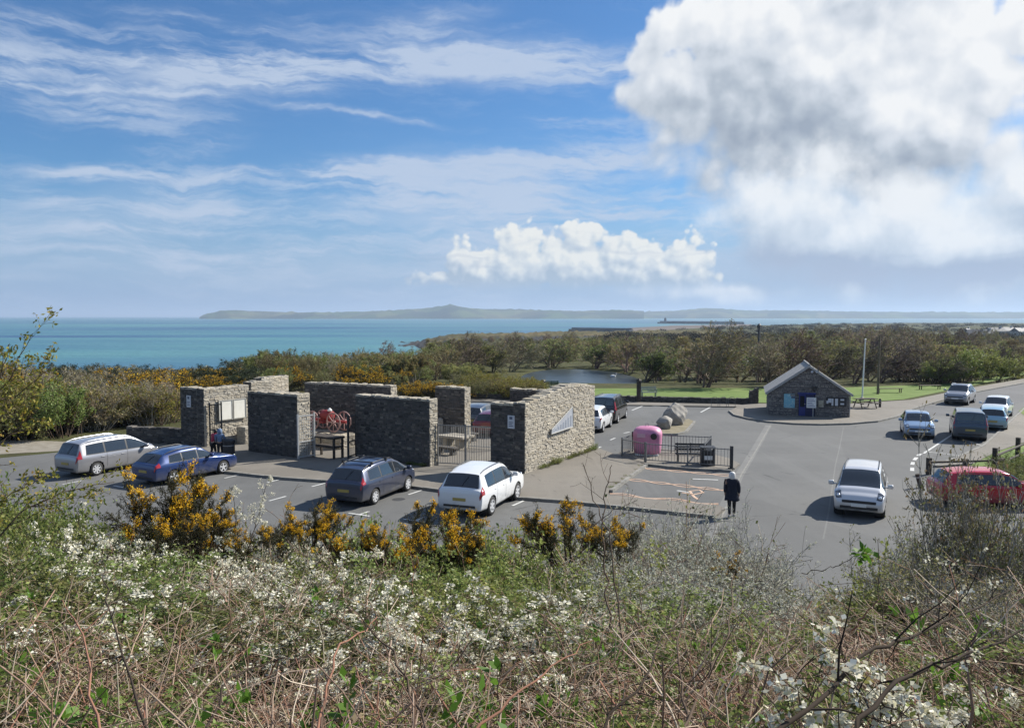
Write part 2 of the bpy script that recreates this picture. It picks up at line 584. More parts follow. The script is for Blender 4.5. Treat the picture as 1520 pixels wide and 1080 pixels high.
M_black = mat('black_plastic', (0.02, 0.02, 0.022), (0.03, 0.03, 0.032), rough=0.5, scale=8)
M_tyre = mat('tyre_rubber', (0.018, 0.018, 0.018), (0.03, 0.03, 0.03), rough=0.85, scale=20)
M_rim = mat('alloy', (0.62, 0.63, 0.65), rough=0.32, metal=0.25)
M_glass = glass_mat('car_glass')
M_lamp = mat('lamp_glass', (0.05, 0.055, 0.07), (0.12, 0.13, 0.15), rough=0.08, metal=0.2, coat=1.0, scale=9)
M_bulb = mat('lamp_reflector', (0.8, 0.82, 0.85), rough=0.15, metal=0.6, coat=1.0)
M_red = mat('tail_lens', (0.35, 0.015, 0.02), rough=0.15, coat=1.0)
M_plate_y = mat('plate_yellow', (0.42, 0.32, 0.09), rough=0.5)
M_plate_w = mat('plate_white', (0.75, 0.75, 0.72), rough=0.5)
M_steel = mat('galvanised_steel', (0.30, 0.31, 0.32), (0.42, 0.43, 0.44), rough=0.45, metal=0.6, scale=12)
M_darksteel = mat('dark_steel', (0.03, 0.032, 0.035), (0.05, 0.05, 0.05), rough=0.6, scale=10)
M_wood = mat('weathered_wood', (0.10, 0.075, 0.05), (0.2, 0.16, 0.12), rough=0.85, scale=9, bump=.4)
M_darkwood = mat('dark_wood', (0.03, 0.025, 0.02), (0.07, 0.055, 0.045), rough=0.85, scale=9, bump=.3)
M_white = mat('white_paint', (0.72, 0.72, 0.70), (0.80, 0.80, 0.78), rough=0.5, scale=6)

# ------------------------------------------------------------------ the land
SEA = -18.0
rng = np.random.default_rng(7)


def foot(x):                       # where the near bank meets the car park
    return 17.2 - 0.28 * min(x, 0) - 0.10 * max(0, min(x, 10)) + 0.05 * math.sin(x * .9)


def coast(u):
    pts = [(-3, 112), (-0.64, 112), (-0.45, 115), (-0.3, 130), (-0.15, 170), (-0.05, 300), (0.1, 700), (0.2, 1150), (0.3, 1700), (0.5, 2600), (3, 3000)]
    return float(np.interp(u, [p[0] for p in pts], [p[1] for p in pts]))


POND = (G(860, 562, -1.6), 7.6, 19.0)   # middle, half width, half depth
POND2 = (G(1075, 539, -1.6), 9.0, 12.0)


def land(x, y):
    """height of the ground"""
    D = math.hypot(x, y)
    if y < 30 and abs(x) < 60:
        fy = foot(x)
        if y < fy:
            t = max(y, -6) / fy
            if y < 1.0: return 5.85 - max(y, 0) * 0.10
            a = (y - 1.0) / (fy - 1.0)
            return 5.75 * (1 - a) ** 1.12 * (1 + 0.25 * math.sin(a * PI)) + 0.10 * math.sin(x * 1.7 + y) * math.sin(a * PI)
    u = x / max(y, 1.0) if y > 1 else (3 if x > 0 else -3)
    if y < -5: return 6.2
    dc = coast(u)
    z = 0.0
    if y > 90 and D < dc:
        a = min(1.0, (D - 90) / max(dc - 90, 1))
        base = -1.6 * min(1.0, (y - 90) / 20)
        z = base if dc < 400 else base + (-9.0 - base) * min(1, max(0, (D - 130) / 550))
        if a > 0.85: z += (SEA + 1.0 - z) * ((a - 0.85) / 0.15) ** 1.5
    if D >= dc:
        z = max(SEA - 3, (SEA + 1.0) - (D - dc) * 0.08)
    if y > 80:
        for (pc, hw, hd) in (POND, POND2):
            e = ((x - pc.x) / hw) ** 2 + ((y - pc.y) / hd) ** 2
            if e < 1.6: z = min(z, -1.2 - 1.6 * max(0, min(1, (1.35 - e) * 2.0)))
    return z


def build_ground():
    ang = np.concatenate([np.linspace(-PI, -1.0, 14)[:-1], np.linspace(-1.0, 1.0, 161), np.linspace(1.0, PI, 14)[1:-1]])
    rad = np.concatenate([[0.4], np.linspace(1.0, 24, 60), np.linspace(25.2, 90, 40), 90 * (3300 / 90) ** (np.linspace(0.02, 1, 60))])
    V, Fq = [], []
    for r in rad:
        for a in ang:
            x, y = r * math.sin(a), r * math.cos(a)
            V.append((x, y, land(x, y)))
    n = len(ang)
    for i in range(len(rad) - 1):
        for k in range(n):
            Fq.append((i * n + k, (i + 1) * n + k, (i + 1) * n + (k + 1) % n, i * n + (k + 1) % n))
    V.append((0, 0, land(0, 0)))
    me = np_mesh('ground', V, Fq, M_ground, True)
    me.update()
    o = link('ground', me)
    return tag(o, kind='structure')


# soil and rough grass
M_ground = bpy.data.materials.new('rough_ground'); M_ground.use_nodes = True
T = NT(M_ground.node_tree); b = T.n['Principled BSDF']
tc = T.new('ShaderNodeTexCoord').outputs['Object']
n1 = T.noise(tc, 0.35, 6, 0.6); n2 = T.noise(tc, 4.0, 6, 0.65)
gc = T.ramp(n1, [(0.3, (0.055, 0.05, 0.028)), (0.5, (0.075, 0.085, 0.03)), (0.7, (0.12, 0.10, 0.055))])
gc = T.mix(T.ss(n2, .35, .7, 0, .7), gc, (0.05, 0.045, 0.028))
T.l.new(gc, b.inputs['Base Color']); b.inputs['Roughness'].default_value = 0.95
b.inputs['Specular IOR Level'].default_value = 0.1
bp = T.new('ShaderNodeBump'); bp.inputs['Strength'].default_value = 0.7; bp.inputs['Distance'].default_value = 0.08
T.l.new(n2, bp.inputs['Height']); T.l.new(bp.outputs[0], b.inputs['Normal'])
build_ground()

# ---- sea
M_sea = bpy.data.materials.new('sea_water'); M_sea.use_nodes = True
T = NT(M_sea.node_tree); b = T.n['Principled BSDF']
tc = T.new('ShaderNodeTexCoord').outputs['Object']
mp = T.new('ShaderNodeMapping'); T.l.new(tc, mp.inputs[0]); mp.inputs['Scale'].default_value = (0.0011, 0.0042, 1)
cloud_shade = T.noise(mp.outputs[0], 1.0, 4, 0.55)  # bands of cloud shadow painted into the water colour
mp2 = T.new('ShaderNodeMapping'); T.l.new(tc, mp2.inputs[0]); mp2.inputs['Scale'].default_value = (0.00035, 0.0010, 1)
cloud_shade2 = T.noise(mp2.outputs[0], 1.0, 4, 0.6)
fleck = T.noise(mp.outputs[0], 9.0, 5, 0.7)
sc = T.ramp(T.m('MULTIPLY_ADD', cloud_shade, 0.55, T.m('MULTIPLY', cloud_shade2, 0.45)), [(0.38, (0.010, 0.045, 0.13)), (0.44, (0.03, 0.11, 0.18)), (0.50, (0.05, 0.16, 0.20)), (0.60, (0.085, 0.23, 0.225))])  # dark blue is painted cloud shadow, turquoise the water's own tone
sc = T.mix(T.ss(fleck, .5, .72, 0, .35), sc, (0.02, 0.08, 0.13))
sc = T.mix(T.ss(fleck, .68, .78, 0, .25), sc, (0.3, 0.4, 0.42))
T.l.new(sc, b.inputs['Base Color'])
b.inputs['Roughness'].default_value = 0.35
b.inputs['Specular IOR Level'].default_value = 0.28
wv = T.noise(tc, 0.25, 4, 0.6)
wv2 = T.noise(tc, 0.03, 3, 0.6)
bp = T.new('ShaderNodeBump'); bp.inputs['Strength'].default_value = 0.9; bp.inputs['Distance'].default_value = 0.8
T.l.new(T.m('ADD', wv, T.m('MULTIPLY', wv2, 3.0)), bp.inputs['Height']); T.l.new(bp.outputs[0], b.inputs['Normal'])


def disc(name, r0, r1, z, m, n=96, rings=12):
    V, Fq = [], []
    for i in range(rings + 1):
        r = r0 * (r1 / r0) ** (i / rings)
        for k in range(n):
            V.append((r * math.sin(2 * PI * k / n), r * math.cos(2 * PI * k / n), z))
    for i in range(rings):
        for k in range(n):
            Fq.append((i * n + k, i * n + (k + 1) % n, (i + 1) * n + (k + 1) % n, (i + 1) * n + k))
    return link(name, np_mesh(name, V, Fq, m))


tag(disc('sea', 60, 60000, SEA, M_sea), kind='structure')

M_pond = mat('pond_water', (0.022, 0.03, 0.03), (0.05, 0.062, 0.066), rough=0.28, scale=0.2, spec=0.5, bump=1.0, bscale=2.5)


def ellipse_sheet(name, c, hw, hd, z, m, n=48):
    V = [(c.x, c.y, z)] + [(c.x + hw * math.cos(2 * PI * k / n), c.y + hd * math.sin(2 * PI * k / n), z) for k in range(n)]
    Fq = [(0, 1 + k, 1 + (k + 1) % n) for k in range(n)]
    o = link(name, np_mesh(name, V, Fq, m))
    return tag(o, kind='structure')


ellipse_sheet('pond', POND[0], POND[1] * 1.12, POND[2] * 1.12, -1.6, M_pond)
ellipse_sheet('pond', POND2[0], POND2[1] * 1.12, POND2[2] * 1.12, -1.6, M_pond)


# ---- far coast: a ridge of hills across the bay
def ridge(name, prof, D0, depth, m, seed, base=SEA - 3, nz=10, rough=6.0, ext=0):
    """prof: (px, py) skyline points; built as a real range of hills with width"""
    xs = np.arange(prof[0][0], prof[-1][0] + 1, 6.0)
    ys = np.interp(xs, [p[0] for p in prof], [p[1] for p in prof])
    rg = np.random.default_rng(seed)
    V, Fq = [], []
    nx = len(xs)
    cs = np.cumsum(rg.normal(0, 1, nx)); cs = cs - np.linspace(cs[0], cs[-1], nx)
    for j in range(nz + 1):
        t = j / nz                        # 0 at the near shore, 1 behind
        s = math.sin(PI * min(1, t * 1.0)) ** 0.8
        for i in range(nx):
            Y = D0 + depth * (t - 0.5) + 120 * math.sin(i * .31 + seed)
            top = At(xs[i], ys[i], D0)
            z = base + (top.z - base) * s + (rg.normal(0, rough) if 0 < j < nz and abs(t - .5) > .06 else rg.normal(0, rough * .25)) * s
            X = top.x / D0 * Y
            V.append((X, Y, z))
    for j in range(nz):
        for i in range(nx - 1):
            Fq.append((j * nx + i, j * nx + i + 1, (j + 1) * nx + i + 1, (j + 1) * nx + i))
    return tag(link(name, np_mesh(name, V, Fq, m, True)), kind='structure')


M_hill = bpy.data.materials.new('far_fields'); M_hill.use_nodes = True
T = NT(M_hill.node_tree); b = T.n['Principled BSDF']
tc = T.new('ShaderNodeTexCoord').outputs['Object']
v = T.voro(tc, 0.0035, 'F1', 1.0, 1)
vs = T.new('ShaderNodeSeparateColor'); T.l.new(v, vs.inputs[0])
hc = T.ramp(vs.outputs[0], [(0.0, (0.03, 0.045, 0.03)), (0.35, (0.08, 0.12, 0.04)), (0.65, (0.16, 0.16, 0.075)), (1.0, (0.05, 0.055, 0.035))])
hn = T.noise(tc, 0.004, 5, 0.6)
hc = T.mix(T.ss(hn, .42, .6, 0, .75), hc, (0.05, 0.055, 0.035))
T.l.new(hc, b.inputs['Base Color']); b.inputs['Roughness'].default_value = 1.0; b.inputs['Specular IOR Level'].default_value = 0.0

ridge('far_hills', [(296, 471), (300, 468), (312, 464.5), (330, 461.5), (345, 460.5), (370, 461.5), (400, 462.2), (440, 464), (470, 463.6), (500, 463), (560, 462),
                    (600, 459.5), (640, 456.5), (656, 454), (668, 452.5), (680, 454.5), (700, 458), (720, 458.6), (760, 458.6), (800, 460), (850, 461.5), (880, 460.5), (930, 460.5), (960, 461.5)],
      8000, 1500, M_hill, 3)
ridge('far_hills', [(940, 466), (960, 462.2), (1000, 461.0), (1030, 458.6), (1045, 457.4), (1060, 457.6), (1085, 459.2), (1110, 460.6), (1150, 460.4), (1200, 461.0), (1260, 462.3), (1300, 462.6),
                    (1380, 462.9), (1440, 463.2), (1500, 463.0), (1560, 462.2), (1700, 460), (2000, 459), (2400, 461)], 9500, 2400, M_hill, 5)

# ---- heath headland on the right of the bay
M_heath = mat('heath', (0.075, 0.055, 0.03), (0.16, 0.125, 0.07), rough=1.0, scale=0.03, spec=0.05, c3=(0.09, 0.085, 0.04), bump=.6, bscale=.3)
M_rock = mat('dark_shore_rock', (0.025, 0.023, 0.022), (0.07, 0.065, 0.06), rough=0.95, scale=0.25, spec=0.2, bump=.8, bscale=.8)


def headland():
    top = [(536, 515), (560, 513.5), (590, 512.8), (615, 511), (630, 507), (650, 502), (672, 497.5), (700, 496.2), (720, 497), (760, 495.5), (800, 494), (850, 493.0), (900, 493), (960, 492), (1010, 491), (1060, 491)]
    D0 = 720
    xs = np.arange(536, 1061, 4.0)
    ys = np.interp(xs, [p[0] for p in top], [p[1] for p in top])
    rg = np.random.default_rng(11)
    V, Fq = [], []
    nx, nz = len(xs), 10
    for j in range(nz + 1):
        t = j / nz
        for i in range(nx):
            tp = At(xs[i], ys[i], D0)
            wid = min(1, (xs[i] - 520) / 130)
            Y = D0 + (t - .45) * 320 * wid
            prof = min(1, max(0, t / .25)) ** .5 * (1 if t < .6 else max(0, (1 - t) / .4) ** .6)
            jit = rg.normal(0, 1.2 if xs[i] < 640 else .5)
            z = SEA - 2 + (tp.z - SEA + 2 + jit) * prof
            V.append((tp.x / D0 * Y, Y, z))
    for j in range(nz):
        for i in range(nx - 1):
            Fq.append((j * nx + i, j * nx + i + 1, (j + 1) * nx + i + 1, (j + 1) * nx + i))
    me = np_mesh('headland', V, Fq, [M_heath, M_rock], True)
    mi = [1 if (j < 2 or (xs[i] < 632)) else 0 for j in range(nz) for i in range(nx - 1)]
    me.polygons.foreach_set('material_index', mi)
    tag(link('headland', me), kind='structure')


headland()


def slab(name, pxs, z0, z1, m):
    mb = MB(); mb.prism([G(px, py, z1)[:2] for px, py in pxs], z0, z1)
    return mb.build(name, m)


M_spit = mat('spit_flats', (0.13, 0.10, 0.08), (0.20, 0.17, 0.15), rough=1.0, scale=0.01, spec=0.05)
tag(slab('mud_flats', [(860, 490.6), (940, 491.5), (1110, 486.5), (1116, 481.0), (1000, 483.0)], SEA - 2, SEA + 0.6, M_spit), kind='structure')
M_break = mat('breakwater_stone', (0.06, 0.06, 0.065), (0.13, 0.125, 0.12), rough=0.95, scale=0.06)


def breakwater(px0, py0, px1, py1, w, h, label):
    a, c = G(px0, py0, SEA), G(px1, py1, SEA)
    d = (c - a); L = d.length
    t = thing('breakwater', label, 'breakwater', a, math.atan2(d.y, d.x))
    mb = MB()
    mb.prism([(0, -w), (L, -w * .8), (L, w * .8), (0, w)], -2, h * .62)
    mb.build('breakwater_base', M_break, t)
    mb = MB(); mb.box(0, L, w * .1, w * .55, h * .62, h, 0)
    mb.build('parapet_wall', M_break, t)
    return t


bw = breakwater(848, 491.2, 937, 492.6, 7, 6.0, 'nearer dark breakwater at the edge of the mud flats')
bw2 = breakwater(979, 480.0, 1102, 481.5, 10, 8.5, 'long far breakwater with a small lighthouse near its end')
lp = At(987.5, 477, G(987, 480.2, SEA).y)
lt = thing('lighthouse', 'tiny dark lighthouse standing on the far breakwater', 'lighthouse', (lp.x, lp.y, SEA + 5.0))
mb = MB(); mb.lathe([(5, 0), (4.2, 6), (3.6, 11)], 10); mb.build('tower', M_break, lt)
mb = MB(); mb.lathe([(4.4, 11), (4.4, 11.8), (2.6, 12), (2.6, 14), (0.2, 16.5)], 10); mb.build('lantern_room', M_darksteel, lt)

# ---- air that fades the far coast
M_haze = bpy.data.materials.new('air'); M_haze.use_nodes = True
T = NT(M_haze.node_tree); T.n.clear()
pv = T.new('ShaderNodeVolumePrincipled')
pv.inputs['Color'].default_value = (0.62, 0.78, 1.0, 1)
pv.inputs['Density'].default_value = 0.00009
pv.inputs['Anisotropy'].default_value = 0.2
T.l.new(pv.outputs[0], T.new('ShaderNodeOutputMaterial').inputs['Volume'])
mb = MB(); mb.box(-62000, 62000, -62000, 62000, SEA - 5, 175)
tag(mb.build('haze', M_haze), kind='stuff')

# ------------------------------------------------------------------ car park, pavements, lawn
def asphalt(name, c1, c2, seed):
    m = bpy.data.materials.new(name); m.use_nodes = True
    T = NT(m.node_tree); b = T.n['Principled BSDF']
    tc = T.new('ShaderNodeTexCoord').outputs['Object']
    n1 = T.noise(tc, 0.22, 5, 0.6); n2 = T.noise(tc, 60, 3, 0.7); n3 = T.noise(tc, 1.6, 5, 0.7)
    c = T.mix(T.ss(n1, .35, .65), c1, c2)
    c = T.mix(T.ss(n3, .5, .72, 0, .4), c, tuple(x * .74 for x in c1))
    sm = T.new('ShaderNodeMapping'); T.l.new(tc, sm.inputs[0]); sm.inputs['Rotation'].default_value = (0, 0, .55); sm.inputs['Scale'].default_value = (1.1, .07, 1)
    c = T.mix(T.ss(T.noise(sm.outputs[0], 1.0, 4, .6), .5, .68, 0, .32), c, tuple(x * 1.28 for x in c2))
    pv_ = T.voro(tc, 0.11, 'F1', 1.0, 1); ps_ = T.new('ShaderNodeSeparateColor'); T.l.new(pv_, ps_.inputs[0])
    c = T.mix(T.m('MULTIPLY', T.m('GREATER_THAN', ps_.outputs[0], .72), .42), c, tuple(x * .80 for x in c1))
    c = T.mix(T.ss(T.noise(tc, 11, 3, .7), .66, .74, 0, .5), c, tuple(x * 1.7 for x in c2))
    c = T.mix(T.ss(n2, .25, .75, 0, .35), c, tuple(x * 1.5 for x in c2))
    # fine cracks and oil spots
    v = T.voro(T.vec(T.m('ADD', 0, 0), 0, 0) if False else tc, 0.16, 'DISTANCE_TO_EDGE')
    nz = T.noise(tc, 0.5, 4, 0.6)
    crack = T.m('MULTIPLY', T.ss(T.m('MULTIPLY_ADD', T.noise(tc, 1.3, 4, .7), 0.05, v), 0.020, 0.034, 1, 0), T.ss(nz, .5, .6))
    c = T.mix(T.m('MULTIPLY', crack, .8), c, tuple(x * .45 for x in c1))
    oil = T.ss(T.noise(tc, 0.9, 2, .5), .72, .8)
    c = T.mix(T.m('MULTIPLY', oil, .5), c, tuple(x * .5 for x in c1))
    T.l.new(c, b.inputs['Base Color'])
    b.inputs['Roughness'].default_value = 0.82
    b.inputs['Specular IOR Level'].default_value = 0.35
    bp = T.new('ShaderNodeBump'); bp.inputs['Strength'].default_value = 0.35; bp.inputs['Distance'].default_value = 0.01
    T.l.new(n2, bp.inputs['Height']); T.l.new(bp.outputs[0], b.inputs['Normal'])
    return m


M_tar = asphalt('asphalt', (0.098, 0.099, 0.097), (0.126, 0.126, 0.122), 1)
M_road = asphalt('road_asphalt', (0.085, 0.086, 0.088), (0.11, 0.11, 0.112), 1)
M_pave = asphalt('buff_paving', (0.148, 0.134, 0.113), (0.19, 0.172, 0.146), 2)
M_patch = asphalt('trench_patch', (0.135, 0.134, 0.13), (0.17, 0.168, 0.16), 3)
M_kerb = mat('kerb_concrete', (0.17, 0.165, 0.15), (0.27, 0.26, 0.235), rough=.9, scale=3, bump=.3)
M_lawn = mat('lawn_grass', (0.12, 0.175, 0.045), (0.17, 0.22, 0.07), rough=.9, scale=.5, spec=.15, bump=.7, bscale=14, c3=(0.14, 0.20, 0.055))
M_line = mat('road_paint_white', (0.42, 0.42, 0.40), (0.62, 0.62, 0.60), rough=.7, scale=5)
M_peach = mat('road_paint_peach', (0.46, 0.28, 0.19), (0.62, 0.45, 0.33), rough=.8, scale=4)


def sheet(name, pts, z, m, kind='structure'):
    V = [(p[0], p[1], z) for p in pts]
    me = bpy.data.meshes.new(name)
    me.from_pydata(V, [], [list(range(len(V)))])
    me.materials.append(m)
    bm = bmesh.new(); bm.from_mesh(me)
    bmesh.ops.triangulate(bm, faces=bm.faces[:])
    for f in bm.faces:
        if f.normal.z < 0: f.normal_flip()
    bm.to_mesh(me); bm.free()
    return tag(link(name, me), kind=kind)


def Gs(*pp):
    return [G(*p)[:2] for p in pp]


sheet('car_park', [(-42, 30), (-38, 14), (40, 12), (62, 30), (60, 60)] + [(110, 118), (96, 134)] + Gs((1500, 573), (1430, 586), (1300, 604), (1110, 606), (1000, 601), (888, 598), (690, 594)) + [(-12, 66), (-16, 52)] + Gs((262, 652), (60, 674)), 0.006, M_tar)
sheet('access_road', Gs((1345, 618), (1372, 604), (1405, 595), (1440, 586), (1500, 572.5)) + [(96, 133.8), (110, 118)] + Gs((1512, 598), (1470, 612), (1400, 616)), 0.011, M_road)
sheet('lawn', Gs((690, 589), (886, 592.5), (1112, 597), (1140, 598), (1262, 598), (1340, 593), (1440, 573), (1520, 556), (1640, 540)) + Gs((1640, 537), (1520, 551), (1430, 569), (1260, 575), (1140, 576), (880, 576.5), (690, 573)), 0.022, M_lawn)
M_dirt = mat('pale_path', (0.20, 0.175, 0.135), (0.27, 0.245, 0.20), rough=.95, scale=2)
sheet('path', [(-60, 43), (-60, 49)] + Gs((0, 652), (120, 656), (200, 652), (262, 655), (262, 664), (110, 668), (0, 674)), 0.010, M_dirt)

# memorial pavement with its kerb
front = [(225, 690), (285, 697), (345, 703), (420, 711), (510, 717), (600, 722), (660, 730), (720, 737), (775, 741), (832, 745), (950, 757), (1062, 769)]
right_edge = [(1076, 758), (1068, 753.5), (985, 745.5), (900, 737.5), (904, 731), (932, 710), (957, 692), (922, 680), (884, 666)]
pf = Gs(*front)
pave_pts = pf + Gs(*right_edge) + [(4.9, 46.2), (-2.0, 48.0), (-7, 50), (-13.0, 55.5), (-20, 52)] + Gs((258, 668))
mb = MB(); mb.prism(pave_pts, -0.2, 0.11)
tag(mb.build('pavement', M_pave), kind='structure')


def kerb(name, pts, w=0.14, z=0.125, inward=1):
    """a row of kerb stones along a line of points"""
    mb = MB()
    for i in range(len(pts) - 1):
        a, c = Vector((*pts[i][:2], 0)), Vector((*pts[i + 1][:2], 0))
        d = c - a; L = d.length; n = max(1, round(L / 0.95))
        u = d / L; nn = Vector((-u.y, u.x, 0)) * inward
        for k in range(n):
            s, e = a + u * (L * k / n + .008), a + u * (L * (k + 1) / n - .008)
            q = [s, e, e + nn * w, s + nn * w]
            mb.prism([(v.x, v.y) for v in q], -0.1, z + 0.004 * math.sin(k * 3.1 + i))
    return tag(mb.build(name, M_kerb), kind='structure')


def off(pts, d):
    """shift a poly-line sideways"""
    out = []
    for i, p in enumerate(pts):
        a = Vector(pts[max(0, i - 1)][:2]); c = Vector(pts[min(len(pts) - 1, i + 1)][:2])
        u = (c - a).normalized(); n = Vector((-u.y, u.x))
        out.append((p[0] + n.x * d, p[1] + n.y * d))
    return out


kerb('kerb', off(pf, -0.145))
kerb('kerb', off(Gs((904, 731), (932, 710), (957, 692)), -0.02), 0.14, 0.135, -1)

# pavement round the hut
hp = [(1084, 611), (1092, 617.5), (1112, 622.5), (1140, 627), (1180, 630), (1216, 631), (1260, 630), (1300, 626.5), (1330, 619.5), (1347, 610.5), (1372, 602), (1405, 593), (1440, 584), (1520, 569)]
hpts = Gs(*hp)
mb = MB(); mb.prism(hpts + Gs((1520, 563), (1440, 577), (1352, 595), (1262, 600.5), (1140, 600.5), (1112, 600.5), (1096, 604)), -0.2, 0.11)
tag(mb.build('pavement', M_pave), kind='structure')
kerb('kerb', off(hpts, -0.145))
# strip of pavement in front of the boundary wall
mb = MB(); mb.prism(Gs((690, 593), (888, 597), (1112, 602), (1094, 605), (888, 601.5), (690, 596.5)), -0.2, 0.1)
tag(mb.build('pavement', M_pave), kind='structure')
# pavement on the right with its verge
rp = [(1390, 694), (1428, 679), (1463, 663), (1488, 640), (1506, 623), (1524, 606), (1540, 596)]
mb = MB(); mb.prism(Gs(*rp) + Gs((1600, 590), (1600, 632), (1482, 672), (1446, 690)), -0.2, 0.1)
tag(mb.build('pavement', M_pave), kind='structure')
kerb('kerb', off(Gs(*rp), 0.145), .14, .12, -1)
sheet('verge', Gs((1440, 693), (1446, 689.5), (1482, 671.5), (1600, 631), (1800, 690), (1520, 735)), 0.10, M_lawn)
sheet('verge', Gs((1512, 612), (1530, 598), (1560, 590), (1600, 596), (1600, 612), (1530, 626)), 0.115, M_lawn)
# kerbed island for the bin rail and the boulders
isl = Gs((914, 680), (957, 690), (1010, 696), (1086, 700), (1098, 690), (1082, 682), (1050, 674), (985, 668), (925, 668))
mb = MB(); mb.prism(isl, -0.2, 0.085)
tag(mb.build('paved_island', M_pave), kind='structure')
kerb('kerb', off(Gs((957, 691), (1010, 697), (1086, 701)), -0.05), .13, .125)
M_dry = mat('dry_grass', (0.16, 0.14, 0.08), (0.25, 0.215, 0.15), rough=1, scale=2, bump=.6, bscale=12)
isl2 = Gs((984, 645), (1006, 645), (1018, 641), (1031, 627), (1022, 623), (990, 629), (975, 638))
mb = MB(); mb.prism(isl2, -0.2, 0.09)
tag(mb.build('boulder_island', M_dry), kind='structure')
kerb('kerb', off(Gs((984, 646), (1006, 646), (1019, 642), (1032, 627)), -0.02), .13, .12)


# ---- painted markings (thin sheets a few millimetres up)
def ribbon(pts, w, z, name, m):
    V, Fq = [], []
    for i, p in enumerate(pts):
        a = Vector(pts[max(0, i - 1)][:2]); c = Vector(pts[min(len(pts) - 1, i + 1)][:2])
        u = (c - a).normalized(); n = Vector((-u.y, u.x)) * (w / 2)
        V += [(p[0] + n.x, p[1] + n.y, z), (p[0] - n.x, p[1] - n.y, z)]
    for i in range(len(pts) - 1):
        Fq.append((2 * i, 2 * i + 1, 2 * i + 3, 2 * i + 2))
    return V, Fq


def marking(name, ribbons, m, z=0.014):
    V, Fq = [], []
    for k, (pts, w) in enumerate(ribbons):
        v, f = ribbon(pts, w, z + .003 * (k % 3), name, m)
        Fq += [tuple(i + len(V) for i in q) for q in f]; V += v
    mb = MB(); mb.add(V, Fq)
    o = mb.build(name, m, fix=False)
    for p in o.data.polygons:
        pass
    return tag(o, kind='structure')


def wavy(a, c, amp, per, ph, n=70):
    a, c = Vector(G(*a)[:2]), Vector(G(*c)[:2])
    d = c - a; u = d.normalized(); nn = Vector((-u.y, u.x))
    return [(a + d * (i / n) + nn * (amp * math.sin(2 * PI * d.length * i / n / per + ph)))[:] for i in range(n + 1)]


rows = []
for a, c, dbl in (((957, 695), (1082, 706), True), ((930, 711), (1074, 728), True), ((905, 732.5), (1066, 748), False)):
    rows.append((wavy(a, c, .20, 2.2, 0), .10))
    if dbl: rows.append((wavy(a, c, .20, 2.2, PI), .10))
    else: rows.append((wavy((905, 734), (1066, 749.5), .1, 2.2, 0.4), .07))
marking('wavy_lines', rows, M_peach, 0.014)


def seg(a, c): return [tuple(G(*a)[:2]), tuple(G(*c)[:2])]


tick = []
bdir = Vector((0.47, 0.88))
for (px, py, T_) in ((108, 716, 0), (180, 723, 1), (345, 707, 0), (408, 713.5, 0), (474, 719.5, 0), (412, 740, 0), (616, 731, 0), (533, 764, 1), (769, 747, 0), (616, 773, 1), (690, 790, 1)):
    c = Vector(G(px, py)[:2])
    if T_:
        q = Vector((bdir.y, -bdir.x))
        tick.append(([tuple(c - q * .5), tuple(c + q * .5)], .12))
        tick.append(([tuple(c), tuple(c + bdir * .6)], .11))
    else:
        tick.append(([tuple(c - bdir * .48), tuple(c + bdir * .48)], .11))
marking('bay_marks', tick, M_line)
lines = [(seg((1418, 642), (1371, 673)), .12), (seg((1371, 670), (1432, 677)), .10), (seg((1428, 652), (1456, 661)), .10)]
for p, q in (((1367, 673.5), (1362, 676.5)), ((1360.5, 679), (1357, 683)), ((1355.5, 686), (1354, 690)), ((1354, 694), (1354, 699))):
    lines.append((seg(p, q), .18))
for p, q in (((1054, 604.5), (1040, 612)), ((1006, 604), (990, 610)), ((955, 602), (938, 609)), ((968, 603), (980, 603.4))):
    lines.append((seg(p, q), .14))
for p, q in (((892, 663), (886, 666)), ((913, 650), (906, 653)), ((935, 641), (926, 643))):
    lines.append((seg(p, q), .12))
lines += [(seg((1028, 711), (1066, 712.5)), .16), (seg((1005, 728), (1024, 731)), .14)]
sym = [tuple(G(px, py)[:2]) for px, py in ((1012, 731), (1030, 734), (1044, 731), (1038, 727), (1024, 729), (1030, 737), (1036, 741))]
marking('white_lines', lines, M_line)
marking('painted_symbol', [(sym, .12)], M_peach)
marking('trench_seam', [([tuple(G(*p)[:2]) for p in ((1141, 631), (1120, 668), (1098, 704), (1078, 745), (1050, 806))], .42)], M_patch, 0.010)
marking('trench_edge', [([tuple(G(*p)[:2]) for p in ((1143.5, 631), (1122.5, 668), (1100.5, 704), (1081, 745), (1054, 806))], .07)], M_kerb, 0.0135)
M_seam = asphalt('seam_tar', (0.05, 0.05, 0.05), (0.07, 0.07, 0.07), 4)
marking('tar_seam', [([tuple(G(*p)[:2]) for p in ((1252, 634), (1246, 665), (1240, 690), (1230, 760), (1222, 800))], .06)], M_patch, 0.010)
mb = MB()
c = G(592, 741); mb.lathe([(0.28, 0.004), (0.27, 0.012)], 14, c=(c.x, c.y, 0))
tag(mb.build('manhole_cover', M_darksteel), kind='structure')


